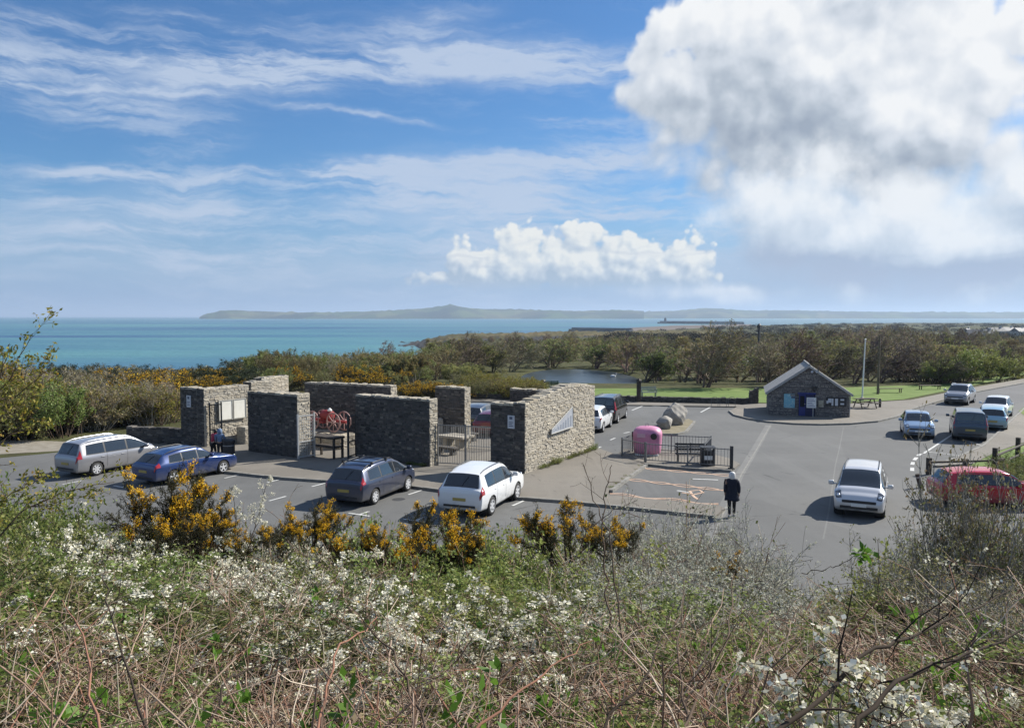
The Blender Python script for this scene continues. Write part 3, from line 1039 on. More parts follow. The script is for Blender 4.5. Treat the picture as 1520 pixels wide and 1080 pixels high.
# ------------------------------------------------------------------ stone walls
M_stone = island_mat('rubble_stone', [(0.0, (0.40, 0.345, 0.265)), (0.22, (0.54, 0.485, 0.385)), (0.45, (0.48, 0.435, 0.36)), (0.7, (0.44, 0.405, 0.345)), (0.82, (0.32, 0.29, 0.245)), (1.0, (0.58, 0.52, 0.41))], .92, bump=.6, spec=.15, bscale=9)
M_darkshade = island_mat('dark_shaded_rubble', [(0.0, (0.05, 0.046, 0.045)), (0.25, (0.125, 0.112, 0.10)), (0.5, (0.08, 0.077, 0.078)), (0.72, (0.20, 0.178, 0.15)), (0.86, (0.10, 0.092, 0.09)), (1.0, (0.27, 0.245, 0.21))], .85, bump=.8, spec=.2, bscale=9)  # shade of the walls' sunless faces put into the colour; also low walls, benches
M_mortar = mat('mortar', (0.38, 0.345, 0.28), (0.50, 0.455, 0.375), rough=.95, scale=6, bump=.5)
M_dmortar = mat('dark_shaded_mortar', (0.07, 0.068, 0.066), (0.11, 0.105, 0.10), rough=.95, scale=6, bump=.5)  # mortar darkened for the same shaded faces; also hut core and bench legs
srg = np.random.default_rng(21)


def stone_face(mb, L, hf, org, ux, un, mi):
    """courses of squared rubble standing proud of the plane through org along ux, facing un"""
    up = Vector((0, 0, 1)); ux = Vector(ux); un = Vector(un); org = Vector(org)
    z = 0.0
    hmax = max(hf(L * k / 8) for k in range(9))
    mb.mi = mi
    while z < hmax - .02:
        ch = srg.uniform(.05, .15)
        x = -srg.uniform(0, .2)
        while x < L - .01:
            w = srg.uniform(.09, .40) * (1.25 if ch < .09 else .9)
            x0, x1 = max(0, x), min(L, x + w)
            if x1 > L - .08: x1 = L; w = L - x + .01
            z1 = min(z + ch, hf((x0 + x1) / 2))
            if x1 - x0 > .05 and z1 - z > .03:
                g = .008; d = srg.uniform(.004, .034)
                c = [(x0 + g, z + g), (x1 - g, z + g), (x1 - g, z1 - g), (x0 + g, z1 - g)]
                j = srg.normal(0, .013, (4, 2)); i = srg.uniform(.008, .026)
                cx, cz = (x0 + x1) / 2, (z + z1) / 2
                base = [org + ux * (a + j[k, 0] * .5) + up * (bb + j[k, 1]) - un * .01 for k, (a, bb) in enumerate(c)]
                tilt = srg.normal(0, .008, 4)
                top = [org + ux * (a + (i if a < cx else -i) + j[k, 0]) + up * (bb + (i * .8 if bb < cz else -i * .8) + j[k, 1]) + un * (d + tilt[k]) for k, (a, bb) in enumerate(c)]
                mb.add(base + top, [(4, 5, 6, 7), (0, 1, 5, 4), (1, 2, 6, 5), (2, 3, 7, 6), (3, 0, 4, 7)])
            x += w
        z += ch


def wall_run(mb, p0, p1, thick, h, fronts=(0, 1, 0, 1), top=True):
    """one straight run; p0 -> p1 with the thickness to its left. h: number or function of the distance.
    fronts: material index (0 pale, 1 dark with shade painted in) of the right, far-end, left and near-end faces"""
    p0 = Vector((p0[0], p0[1], 0)); p1 = Vector((p1[0], p1[1], 0))
    d = p1 - p0; L = d.length; u = d / L; n = Vector((-u.y, u.x, 0))
    hf = h if callable(h) else (lambda s: h)
    K = 8
    for k in range(K):                      # mortar core
        s0, s1 = L * k / K, L * (k + 1) / K
        h0, h1 = hf(s0) - .03, hf(s1) - .03
        a, c = p0 + u * s0, p0 + u * s1
        vs = [a, c, c + n * thick, a + n * thick]
        vv = [v + Vector((0, 0, -.15)) for v in vs] + [vs[0] + Vector((0, 0, h0)), vs[1] + Vector((0, 0, h1)), vs[2] + Vector((0, 0, h1)), vs[3] + Vector((0, 0, h0))]
        fs = [(4, 5, 6, 7)]
        mb.mi = 2 + fronts[0]; mb.add(vv, [(0, 1, 5, 4)])
        mb.mi = 2 + fronts[2]; mb.add(vv, [(2, 3, 7, 6)])
        mb.mi = 2; mb.add(vv, fs)
        if k == 0: mb.mi = 2 + fronts[3]; mb.add(vv, [(3, 0, 4, 7)])
        if k == K - 1: mb.mi = 2 + fronts[1]; mb.add(vv, [(1, 2, 6, 5)])
    stone_face(mb, L, hf, p0, u, -n, fronts[0])
    stone_face(mb, thick, lambda s: hf(L), p1, n, u, fronts[1])
    stone_face(mb, L, lambda s: hf(L - s), p1 + n * thick, -u, n, fronts[2])
    stone_face(mb, thick, lambda s: hf(0), p0 + n * thick, -n, -u, fronts[3])
    if top:
        x = 0.0; mb.mi = 0
        while x < L:
            w = min(srg.uniform(.16, .5), L - x)
            if L - x - w < .1: w = L - x
            hh = hf(x + w / 2) - .03 + srg.uniform(.0, .07)
            y = -.03
            while y < thick:
                t = min(srg.uniform(.25, .6), thick + .03 - y)
                if thick - y - t < .12: t = thick + .03 - y
                a = p0 + u * (x + .01) + n * y; b_ = p0 + u * (x + w - .01) + n * y
                q = [a, b_, b_ + n * (t - .01), a + n * (t - .01)]
                e = srg.uniform(-.02, .02)
                z0 = hf(x + w / 2) - .1
                q2 = [v + (sum(q, Vector()) / 4 - v) * .08 for v in q]
                mb.add([v + Vector((0, 0, z0)) for v in q] + [v + Vector((0, 0, hh + e + srg.normal(0, .008))) for v in q2], [(4, 5, 6, 7), (0, 1, 5, 4), (1, 2, 6, 5), (2, 3, 7, 6), (3, 0, 4, 7)])
                y += t
            x += w


def memorial_wall(label, runs, origin, group='stone walls of the memorial enclosure'):
    t = thing('stone_wall', label, 'stone wall', (*origin[:2], 0), 0, group)
    mb = MB(); mb.M = Matrix.Translation((-origin[0], -origin[1], 0))
    for r in runs: wall_run(mb, *r)
    mb.build('masonry', [M_stone, M_darkshade, M_mortar, M_dmortar], t)
    return t


HW = 3.42
av = (Vector(G(638, 695.5)[:2]) - Vector(G(529, 681)[:2])).normalized()       # along the front
bv = Vector((-av.y, av.x))                                                      # into the enclosure
# right wall: long pale flank and a dark return at the front
f0 = Vector(G(779, 706)[:2]); f1 = Vector(G(882, 668.5)[:2])
fl = (f1 - f0).length


def f_top(s):
    t = s / fl
    return float(np.interp(t, [0, .12, .5, .62, .85, 1], [3.40, 3.50, 3.86, 3.92, 3.80, 3.62]))


fr = f0 - av * 1.95
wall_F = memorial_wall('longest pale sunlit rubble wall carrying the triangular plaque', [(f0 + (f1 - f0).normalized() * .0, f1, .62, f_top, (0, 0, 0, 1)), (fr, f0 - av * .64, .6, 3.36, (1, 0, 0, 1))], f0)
# front middle wall
d0 = Vector(G(529, 681)[:2]); d1 = Vector(G(638, 695.5)[:2])
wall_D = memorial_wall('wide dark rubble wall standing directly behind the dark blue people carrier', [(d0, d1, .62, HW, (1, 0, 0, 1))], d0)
# front left wall
b0 = Vector(G(369, 672)[:2]); b1 = b0 + av * ((Vector(G(447, 681.5)[:2]) - b0).length)
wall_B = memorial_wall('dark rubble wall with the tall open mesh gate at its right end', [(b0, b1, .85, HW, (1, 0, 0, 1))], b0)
# left wall: pale flank with the notice boards, dark return with a sign
a0 = Vector(G(304, 666)[:2]); a1 = a0 + bv * 3.1
ar = a0 - av * 2.15
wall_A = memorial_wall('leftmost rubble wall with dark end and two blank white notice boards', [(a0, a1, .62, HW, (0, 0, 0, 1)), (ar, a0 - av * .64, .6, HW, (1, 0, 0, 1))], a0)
# stepped pieces behind it
q = At(372.5, 575, 48.5); q0 = Vector((q.x, q.y))
wall_A2 = memorial_wall('narrow stepped rubble pier tucked behind the notice board wall', [(q0, q0 + bv * 1.6, .75, 3.5, (0, 0, 0, 1))], q0)
q = At(388, 565, 51.0); q0 = Vector((q.x, q.y)); q = At(428, 560, 53.6)
wall_A3 = memorial_wall('pale back corner rubble wall farthest to the left of the enclosure', [(q0, Vector((q.x, q.y)), .6, 3.55, (0, 0, 0, 1))], q0)
# back wall
q = At(452, 568, 49.6); q0 = Vector((q.x, q.y)); q = At(580, 570, 46.9); q1 = Vector((q.x, q.y))
wall_C = memorial_wall('long dark rear rubble wall behind the red spoked cart', [(q0, q1, .62, HW, (1, 0, 0, 1))], q0)
# small rear wall
q = At(646, 574, 46.6); q0 = Vector((q.x, q.y)); q = At(689.5, 574, 45.6); q1 = Vector((q.x, q.y))
wall_E = memorial_wall('narrow tall rear rubble wall behind the stone table', [(q0, q1, .62, HW, (1, 0, 0, 1))], q0)
# dark piece beyond the right wall
q = At(757, 579, 52.5); q0 = Vector((q.x, q.y)); q = At(813, 578, 51.2); q1 = Vector((q.x, q.y))
wall_G = memorial_wall('dark rear rubble wall seen over the sunlit plaque wall', [(q0, q1, .62, 2.75, (1, 0, 0, 1))], q0)
# low wall between the car park and the lawn
M_wallrubble = [M_darkshade, M_darkshade, M_dmortar, M_dmortar]
bw_pts = [Vector(G(690, 592)[:2]), Vector(G(885, 595)[:2]), Vector(G(1112, 600)[:2])]
t = thing('boundary_wall', 'long low dark stone wall between the car park and the lawn', 'low wall', (*bw_pts[1], 0))
mb = MB(); mb.M = Matrix.Translation((-bw_pts[1].x, -bw_pts[1].y, 0))
wall_run(mb, bw_pts[0], bw_pts[1], .45, .46, (1, 1, 1, 1)); wall_run(mb, bw_pts[1], bw_pts[2], .45, .48, (1, 1, 1, 1))
mb.build('masonry', M_wallrubble, t)
# its tall end pier by the hut
pe = Vector(G(1112, 600.5)[:2])
t = thing('wall_pier', 'dark rough pier at the hut end of the low wall', 'pier', (*pe, 0))
mb = MB(); wall_run(mb, (0.05, 0), (.75, -.1), .6, lambda s: 1.0 + .55 * s / .75, (1, 1, 1, 1)); mb.build('masonry', M_wallrubble, t)


w0 = ar + av * .1 + bv * .25; w1 = Vector(G(188, 657)[:2])
t = thing('boundary_wall', 'low dark wall running left from the leftmost wall behind the silver car', 'low wall', (*w1, 0))
mb = MB(); mb.M = Matrix.Translation((-w1.x, -w1.y, 0))
wall_run(mb, w1, w0, .45, .95, (1, 1, 1, 1))
mb.build('masonry', M_wallrubble, t)


# ---- notice boards, signs, plaque
def board(label, cat, base, ang, w, z0, z1, face, frame=None, name='notice_board', rows=0, group=None):
    """a flat board standing proud of a wall; ang is the direction of its width"""
    t = thing(name, label, cat, (base[0], base[1], 0), ang, group)
    mb = MB(); mb.box(0, w, -.05, -.005, z0, z1, .006)
    mb.build('panel', face, t)
    if frame:
        mb = MB(); e = .05
        mb.box(-e, 0, -.075, -.005, z0 - e, z1 + e); mb.box(w, w + e, -.075, -.005, z0 - e, z1 + e)
        mb.box(0, w, -.075, -.005, z1, z1 + e); mb.box(0, w, -.075, -.005, z0 - e, z0)
        mb.build('frame', frame, t)
    return t


angA = math.atan2(bv.y, bv.x); anga = math.atan2(av.y, av.x)
M_board = mat('board_white', (0.70, 0.68, 0.60), (0.78, 0.76, 0.69), rough=.55, scale=3)
M_frameg = mat('frame_grey', (0.30, 0.29, 0.26), (0.4, 0.39, 0.35), rough=.6, scale=6)
pA = a0 + bv * .95 + av * .06
board('blank white notice board on the leftmost stone wall, nearer one', 'notice board', pA, angA, .86, 1.55, 2.62, M_board, M_frameg, group='blank notice boards')
pA = a0 + bv * 1.95 + av * .06
board('blank white notice board on the leftmost stone wall, farther one', 'notice board', pA, angA, .80, 1.55, 2.62, M_board, M_frameg, group='blank notice boards')
M_sign = mat('sign_pale', (0.50, 0.53, 0.58), (0.60, 0.62, 0.66), rough=.5, scale=4)
M_ink = mat('sign_ink', (0.08, 0.10, 0.16), rough=.6)


def small_sign(label, base, ang, w, z0, z1):
    t = board(label, 'sign', base, ang, w, z0, z1, M_sign, name='wall_sign')
    mb = MB()
    mb.box(w * .28, w * .72, -.058, -.05, z1 - .30 * (z1 - z0), z1 - .1 * (z1 - z0))
    mb.build('emblem', M_ink, t)
    for k in range(3):
        mb = MB(); zz = z0 + (z1 - z0) * (.16 + .14 * k)
        mb.box(w * .18, w * (.82 - .1 * (k % 2)), -.058, -.05, zz, zz + .035)
        mb.build('print_line', M_ink, t)


small_sign('pale upright sign on the dark end of the plaque wall', fr + av * 1.05 - bv * .06, anga, .38, 2.2, 2.82)
small_sign('pale upright sign on the dark end of the leftmost wall', ar + av * .72 - bv * .06, anga, .38, 2.3, 2.98)
# triangular plaque on the long wall
fd = (f1 - f0).normalized(); angF = math.atan2(fd.y, fd.x)
pp = f0 + fd * (fl * .31) + Vector((fd.y, -fd.x)) * .07
t = thing('triangular_plaque', 'pale sail shaped plaque mounted on the sunlit wall', 'plaque', (pp.x, pp.y, 0), angF)
pl = [(0.0, 1.66), (0.05, 1.88), (2.5, 2.78), (2.55, 1.72)]
mb = MB(); n = len(pl)
mb.add([(x, -.06, z) for x, z in pl] + [(x, 0, z) for x, z in pl], [(0, 1, 2, 3), (7, 6, 5, 4)] + [(i, (i + 1) % n, n + (i + 1) % n, n + i) for i in range(n)])
M_plq = mat('plaque_slate', (0.33, 0.35, 0.39), (0.43, 0.445, 0.47), rough=.45, scale=2.5)
mb.build('panel', M_plq, t)
mb = MB()
mb.path([(x, -.05, z) for x, z in pl + pl[:1]], .03, 6)
mb.build('frame', M_frameg, t)
M_pp = mat('plaque_print', (0.27, 0.30, 0.35), rough=.5)
for k in range(7):
    mb = MB(); x0 = .45 + .29 * k
    mb.box(x0, x0 + .15, -.068, -.06, 1.80, 1.86 + .08 * k)
    mb.build('figure', M_pp, t)

# low masonry block at the foot of the left wall
q = a0 + bv * 1.9 + av * .25
t = thing('stone_block', 'low pale stone block at the foot of the notice board wall', 'stone block', (q.x, q.y, .11), angA)
mb = MB(); wall_run(mb, (0, -.85), (1.35, -.85), .75, .95, (0, 0, 0, 0)); mb.build('masonry', [M_stone, M_stone, M_mortar, M_mortar], t)

# ---- gates and railings
M_galv = mat('pale_galvanised', (0.42, 0.43, 0.43), (0.55, 0.55, 0.54), rough=.5, metal=.35, scale=10)


def gate(label, p0, p1, h, m, mesh=True, n=4):
    p0 = Vector((*p0[:2], .11)); d = Vector((*p1[:2], .11)) - p0; L = d.length
    t = thing('gate', label, 'gate', p0, math.atan2(d.y, d.x))
    mb = MB()
    for x in (0, L): mb.box(x - .04, x + .04, -.04, .04, 0.02, h)
    for z in (.12, h * .38, h * .95): mb.box(.04, L - .04, -.03, .03, z - .03, z + .03)
    mb.build('frame', m, t)
    mb = MB()
    k = max(3, int(L / .11))
    for i in range(1, k): mb.tube((L * i / k, 0, .15), (L * i / k, 0, h * .92), .011 if mesh else .014, n=5)
    if mesh:
        for i in range(1, int(h / .16)): mb.tube((.04, .014, .12 + .16 * i), (L - .04, .014, .12 + .16 * i), .008, n=4)
    mb.build('bars', m, t)
    return t


gate('tall pale mesh gate standing open beside the dark stone wall', G(443, 685)[:2], G(467, 681)[:2], 2.35, M_galv)
gate('dark gate leaf at the left end of the wide dark wall', G(517, 684)[:2], G(529, 680)[:2], 2.3, M_darksteel, False)

gq = a0 + bv * .28 + av * .12
gate('dark narrow gate leaf folded against the notice board wall', gq, gq + av * .3 + bv * .55, 2.5, M_darksteel, False)


def railing(label, p0, p1, h, m, gap=.12, posts=None, z=.11):
    p0 = Vector((*p0[:2], z)); d = Vector((*p1[:2], z)) - p0; L = d.length
    t = thing('railing', label, 'railing', p0, math.atan2(d.y, d.x))
    for zz in (.12, h - .05):
        mb = MB(); mb.box(0, L, -.02, .02, zz - .02, zz + .02); mb.build('rail', m, t)
    mb = MB(); k = max(2, round(L / gap))
    for i in range(1, k): mb.tube((L * i / k, 0, .12), (L * i / k, 0, h), .011, n=5)
    mb.build('bars', m, t)
    for i in range((posts or 2)):
        mb = MB(); x = L * i / ((posts or 2) - 1); mb.box(x - .03, x + .03, -.03, .03, 0, h + .04); mb.build('post', m, t)
    return t


M_rail = mat('railing_grey', (0.13, 0.135, 0.14), (0.2, 0.205, 0.21), rough=.5, metal=.3, scale=9)
dr = d1 + bv * .55
railing('tall thin railing across the gap by the stone table', dr + av * .08, fr + bv * .35 - av * .06, 2.05, M_rail, .125, 3)
e1 = Vector((At(697, 574, 46.0).x, 46.0))
railing('pale rear railing across the back of the enclosure', Vector((At(652, 600, 46.4).x, 45.4)), Vector((At(742, 600, 44.0).x, 44.0)), 1.25, M_galv, .11, 3)

# ---- stone table, benches, post, old cart
q = G(676, 668)
t = thing('stone_table', 'pale stone slab table inside the enclosure', 'table', (q.x, q.y, .11), anga)
mb = MB(); mb.box(-.95, .95, -.6, .6, .62, .76, .03); mb.build('tabletop', M_stone, t)
mb = MB(); mb.box(-.6, -.32, -.4, .4, 0, .62, .02); mb.build('leg', M_mortar, t)
mb = MB(); mb.box(.32, .6, -.4, .4, 0, .62, .02); mb.build('leg', M_mortar, t)


def stone_bench(label, q, ang, L, h=.42):
    t = thing('stone_bench', label, 'bench', (q.x, q.y, .11), ang)
    mb = MB(); mb.box(-L / 2, L / 2, -.22, .22, h - .1, h, .02); mb.build('seat', M_darkshade, t)
    for s in (-1, 1):
        mb = MB(); mb.box(s * L * .33 - .12, s * L * .33 + .12, -.18, .18, 0, h - .1, .015); mb.build('leg', M_dmortar, t)


stone_bench('dark stone bench in front of the stone table', G(663, 677), anga, 1.3)
stone_bench('dark stone bench behind the stone table', G(692, 656), anga, 1.6, .5)
q = G(654, 661)
t = thing('stone_post', 'pale upright stone post beside the wide dark wall', 'post', (q.x, q.y, .11), anga)
mb = MB(); mb.lathe([(.22, 0), (.2, 1.3), (.17, 1.45), (.05, 1.5)], 4); mb.build('shaft', M_stone, t)
mb = MB(); mb.lathe([(.3, 0), (.3, .18), (.24, .2)], 4); mb.build('plinth', M_mortar, t)
# dark timber table by the opening
q = G(488, 681)
t = thing('timber_table', 'high dark timber table in the enclosure opening', 'table', (q.x, q.y, .11), anga)
mb = MB(); mb.box(-.95, .8, -.4, .4, 1.02, 1.12, .01); mb.build('tabletop', M_darkwood, t)
mb = MB(); mb.box(-.95, .75, -.34, .34, .55, .62, .01); mb.build('shelf', M_darkwood, t)
for sx in (-.85, .7):
    for sy in (-.3, .3):
        mb = MB(); mb.box(sx - .05, sx + .05, sy - .05, sy + .05, 0, 1.02); mb.build('leg', M_darkwood, t)
# the cart on its plinth
pc = At(489, 640, 45.6)
t = thing('stone_plinth', 'low pale stone plinth under the red cart', 'plinth', (pc.x, pc.y, .11), anga)
mb = MB(); wall_run(mb, (-1.7, -.75), (1.6, -.75), 1.5, .72, (0, 0, 0, 0)); mb.build('masonry', [M_stone, M_stone, M_mortar, M_mortar], t)
M_redp = mat('faded_red_paint', (0.20, 0.014, 0.018), (0.30, 0.03, 0.03), rough=.6, scale=6)
M_wheelp = mat('pale_pink_paint', (0.30, 0.17, 0.155), (0.42, 0.27, 0.25), rough=.7, scale=6)
t = thing('old_cart', 'red bodied old cart with pale spoked wheels on a plinth', 'cart', (pc.x, pc.y, .11 + .82), anga)
mb = MB(); mb.lathe([(.1, -.40), (.28, -.34), (.33, 0), (.28, .34), (.1, .40)], 16, 'x', (-.15, 0, .90)); mb.build('drum', M_redp, t)
mb = MB(); mb.box(-1.3, 1.4, -.12, .12, .55, .68, .01); mb.box(-.3, 0, -.5, .5, .5, .6, .01); mb.build('beam', M_redp, t)
for wx, wy in ((-.95, -.42), (-.95, .42), (.75, -.42), (.75, .42)):
    mb = MB()
    r = .52
    mb.path([(wx + r * math.cos(2 * PI * k / 24), wy, .6 + r * math.sin(2 * PI * k / 24)) for k in range(25)], .04, 6)
    for k in range(8):
        a = 2 * PI * k / 8
        mb.tube((wx, wy, .6), (wx + r * math.cos(a), wy, .6 + r * math.sin(a)), .035, n=5)
    mb.lathe([(.11, -.1), (.11, .1)], 10, 'y', (wx, wy, .6))
    mb.build('wheel', M_wheelp, t)
mb = MB(); mb.lathe([(.02, -.02), (.13, .03), (.13, .1), (.03, .2)], 10, c=(.15, -.1, 1.15)); mb.build('cap', M_white, t)

# ------------------------------------------------------------------ the hut
h0 = Vector(G(1140.5, 617.5)[:2]); h1 = Vector(G(1260, 621.5)[:2])
hd = h1 - h0; hw = hd.length; hang = math.atan2(hd.y, hd.x)
M_hut = island_mat('hut_stone', [(0, (0.20, 0.185, 0.18)), (.4, (0.31, 0.285, 0.265)), (.7, (0.25, 0.235, 0.225)), (1, (0.38, 0.345, 0.30))], .9, bump=.7, spec=.15, bscale=10)
M_roof = mat('roof_slate', (0.28, 0.275, 0.265), (0.38, 0.37, 0.355), rough=.8, scale=2.2)
M_fascia = mat('pale_fascia', (0.34, 0.335, 0.325), (0.42, 0.415, 0.4), rough=.6, scale=4)
hut = thing('stone_hut', 'small stone hut with pitched grey roof and blue door', 'hut', (h0.x, h0.y, .11), hang)
EH, AH, HD = 1.78, 3.72, 5.4


def gable(s):
    return EH + (AH - EH) * (1 - abs(s / hw - .5) * 2) ** 1.0 - .06


mb = MB()
stone_face(mb, hw, gable, (0, 0, 0), (1, 0, 0), (0, -1, 0), 0)
stone_face(mb, HD, lambda s: EH, (hw, 0, 0), (0, 1, 0), (1, 0, 0), 0)
stone_face(mb, HD, lambda s: EH, (0, HD, 0), (0, -1, 0), (-1, 0, 0), 0)
stone_face(mb, hw, gable, (hw, HD, 0), (-1, 0, 0), (0, 1, 0), 0)
mb.mi = 1
vs = [(0, 0, -.2), (hw, 0, -.2), (hw, 0, EH), (hw / 2, 0, AH), (0, 0, EH)]
vs = vs + [(x, HD, z) for x, y, z in vs]
mb.add(vs, [(0, 1, 2, 3, 4), (9, 8, 7, 6, 5), (1, 6, 7, 2), (2, 7, 8, 3), (3, 8, 9, 4), (4, 9, 5, 0)])
wallo = mb.build('wall', [M_hut, M_dmortar], hut)
# roof: two slopes of lapped slates
sl = math.atan2(AH - EH, hw / 2); rl = (hw / 2) / math.cos(sl) + .28
mb = MB()
for sgn in (-1, 1):
    Mx = Matrix.Translation((hw / 2, 0, AH + .06)) @ (Matrix.Identity(4) if sgn > 0 else Matrix.Scale(-1, 4, (1, 0, 0))) @ Matrix.Rotation(sl, 4, 'Y')
    mb.M = Mx
    nr = 13
    for k in range(nr):
        x0, x1 = rl * k / nr, rl * (k + 1) / nr + .05
        y = -.16
        while y < HD + .16:
            w = min(.42, HD + .16 - y)
            e = .004 * math.sin(k * 5.1 + y * 9)
            mb.box(x0 + .0, x1, y + .004, y + w - .004, -.03 + e + (.0 if k % 2 else .0), .012 + e)
            # lap: tilt the lower edge up a little
            y += w
mb.M = Matrix.Identity(4)
roof = mb.build('roof', M_roof, hut)
mb = MB(); mb.tube((hw / 2, -.18, AH + .085), (hw / 2, HD + .18, AH + .085), .075, n=8); mb.build('ridge', M_roof, roof)
for sgn in (-1, 1):
    mb = MB()
    a = (hw / 2, -.19, AH - .03); c = (hw / 2 + sgn * (hw / 2 + .24), -.19, EH - .2)
    mb.add([(a[0], -.21, a[2] - .08), (a[0], -.21, a[2] + .06), (c[0], -.21, c[2] + .06), (c[0], -.21, c[2] - .08),
            (a[0], -.165, a[2] - .08), (a[0], -.165, a[2] + .06), (c[0], -.165, c[2] + .06), (c[0], -.165, c[2] - .08)],
           [(0, 1, 2, 3), (7, 6, 5, 4), (0, 4, 5, 1), (1, 5, 6, 2), (2, 6, 7, 3), (3, 7, 4, 0)])
    mb.build('bargeboard', M_fascia, roof)
mb = MB(); mb.path([(hw + .03, .06, 0), (hw + .07, .06, EH - .1), (hw + .2, .06, EH - .05)], .04, 6); mb.build('drainpipe', M_fascia, hut)
M_bdoor = mat('blue_door', (0.015, 0.025, 0.16), (0.02, 0.035, 0.2), rough=.4, scale=4)
M_dark = mat('dark_interior', (0.006, 0.007, 0.012), rough=.8)
fx = hw / 119.5                           # metres per photograph pixel across the front


def hx(px): return (px - 1140.5) * fx


mb = MB(); mb.box(hx(1185.5), hx(1210), -.075, .0, .02, 1.62); mb.build('door_opening', M_dark, hut)
mb = MB(); mb.box(hx(1184), hx(1211), -.10, -.06, 1.62, 1.74); mb.build('lintel', M_bdoor, hut)
dr_ = None
mb = MB(); mb.box(hx(1186), hx(1196), -.11, -.076, .02, .68, .01); mb.box(hx(1186), hx(1187.6), -.11, -.076, .68, 1.6); mb.box(hx(1194.4), hx(1196), -.11, -.076, .68, 1.6); mb.box(hx(1187.6), hx(1194.4), -.11, -.076, 1.5, 1.6)
door = mb.build('door', M_bdoor, hut)
mb = MB(); mb.lathe([(.03, -.02), (.035, .02)], 8, 'y', (hx(1194.8), -.13, .9)); mb.build('handle', M_rim, door)
mb = MB(); mb.box(hx(1196.5), hx(1209), -.10, -.076, .02, 1.6, .005); mb.build('inner_door', mat('navy_panel', (0.012, 0.016, 0.07), rough=.5), hut)
# twin wall lamp and alarm lights
mb = MB()
for s in (-1, 1):
    mb.box(hx(1208.5) + s * .14 - .07, hx(1208.5) + s * .14 + .07, -.22, -.08, 2.05, 2.24, .02)
mb.box(hx(1208.5) - .06, hx(1208.5) + .06, -.2, -.06, 1.82, 2.05, .02)
mb.build('wall_lamp', M_black, hut)
mb = MB()
for s in (-1, 1): mb = MB(); mb.lathe([(.02, -.02), (.08, .0), (.1, .08)], 10, 'y', (hx(1208) + s * .16, -.2, AH - .42)); mb.build('floodlight', M_sign, hut)
pass
mb = MB(); mb.tube((hw * .5 + .62, -.1, AH - .42), (hw * .5 + .62, -.1, AH - .18), .05); mb.build('vent_pipe', M_black, roof)


def hut_board(label, cat, px0, px1, z0, z1, m, y=-.09, name='notice_board', group=None):
    p = h0 + hd.normalized() * hx(px0)
    t = thing(name, label, cat, (p.x, p.y, .11), hang, group)
    w = hx(px1) - hx(px0)
    mb = MB(); mb.box(0, w, y, -.06, z0, z1, .004); mb.build('panel', m, t)
    return t, w


M_map = bpy.data.materials.new('map_print'); M_map.use_nodes = True
T = NT(M_map.node_tree); b = T.n['Principled BSDF']
tc = T.new('ShaderNodeTexCoord').outputs['Object']
mc = T.ramp(T.noise(tc, 2.2, 3, .5), [(.42, (0.18, 0.42, 0.52)), (.47, (0.30, 0.52, 0.58)), (.52, (0.20, 0.46, 0.56))])
mc = T.mix(T.ss(T.noise(tc, 9, 3, .6), .58, .62, 0, .8), mc, (0.42, 0.6, 0.6))
T.l.new(mc, b.inputs['Base Color']); b.inputs['Roughness'].default_value = .5
t, w = hut_board('pale blue map board left of the hut door', 'map board', 1163.5, 1180, .58, 1.62, M_map)
mb = MB(); mb.box(w * .66, w + .04, -.1, -.092, 1.3, 1.44); mb.build('label_strip', M_ink, t)
mb = MB(); mb.box(w * .58, w, -.096, -.091, 1.46, 1.6); mb.build('corner_panel', M_hut, t)
t, w = hut_board('dark notice board with pinned white papers right of the hut door', 'notice board', 1226, 1256, .78, 1.46, M_black)
for x0, x1, z0, z1 in ((.10, .26, 1.05, 1.36), (.27, .36, .84, 1.36), (.44, .58, .84, 1.36), (.70, .88, 1.22, 1.34), (.70, .88, .92, 1.04), (.02, .12, .98, 1.2)):
    mb = MB(); mb.box(w * x0, w * x1, -.098, -.091, z0, z1); mb.build('paper', M_sign, t)
t, w = hut_board('small cream poster between the white sign and the dark board', 'poster', 1215, 1222.5, .70, 1.2, mat('cream_paper', (0.45, 0.42, 0.33), (0.3, 0.27, 0.2), rough=.7, scale=7))
# white sign on a post in front of the door
p = h0 + hd.normalized() * hx(1206.5) + Vector((hd.y, -hd.x)).normalized() * .55
t = thing('post_sign', 'white printed sign on a slim post before the hut door', 'sign', (p.x, p.y, .11), hang)
mb = MB(); mb.box(-.03, .03, -.03, .03, 0, 1.45); mb.build('post', M_fascia, t)
mb = MB(); mb.box(-.46, .2, -.06, -.032, .68, 1.44, .006); sgp = mb.build('panel', M_white, t)
M_gp = mat('grey_print', (0.25, 0.26, 0.36), rough=.6)
for k in range(5):
    mb = MB(); z = .78 + .125 * k
    mb.box(-.4, .12 - .09 * (k % 3), -.066, -.06, z, z + .05)
    mb.build('print_line', M_gp, sgp)

# flagpole, telegraph pole, dark post
q = G(1279.5, 594)
t = thing('flagpole', 'slim white flagpole on the grass behind the hut', 'flagpole', (q.x, q.y, 0))
top = At(1284.5, 505, q.y); r = top - q
mb = MB(); mb.tube((0, 0, 0), (r.x, 0, r.z), .075, .05, 10); mb.build('pole', M_white, t)
mb = MB(); mb.lathe([(.02, 0), (.08, .04), (.08, .1), (.01, .16)], 10, c=(r.x, 0, r.z)); mb.build('finial', M_white, t)
mb = MB(); mb.lathe([(.2, 0), (.2, .25), (.1, .3)], 10); mb.build('base', M_mortar, t)
q = G(1303, 585)
t = thing('wooden_pole', 'weathered brown wooden pole right of the white flagpole', 'pole', (q.x, q.y, 0))
top = At(1306, 497, q.y); r = top - q
mb = MB(); mb.tube((0, 0, -.1), (r.x, 0, r.z), .12, .085, 10); mb.build('shaft', M_wood, t)
mb = MB(); mb.box(-.02, .02, -.14, -.1, 1.2, 1.6); mb.build('plate', M_black, t)
q = G(948, 598)
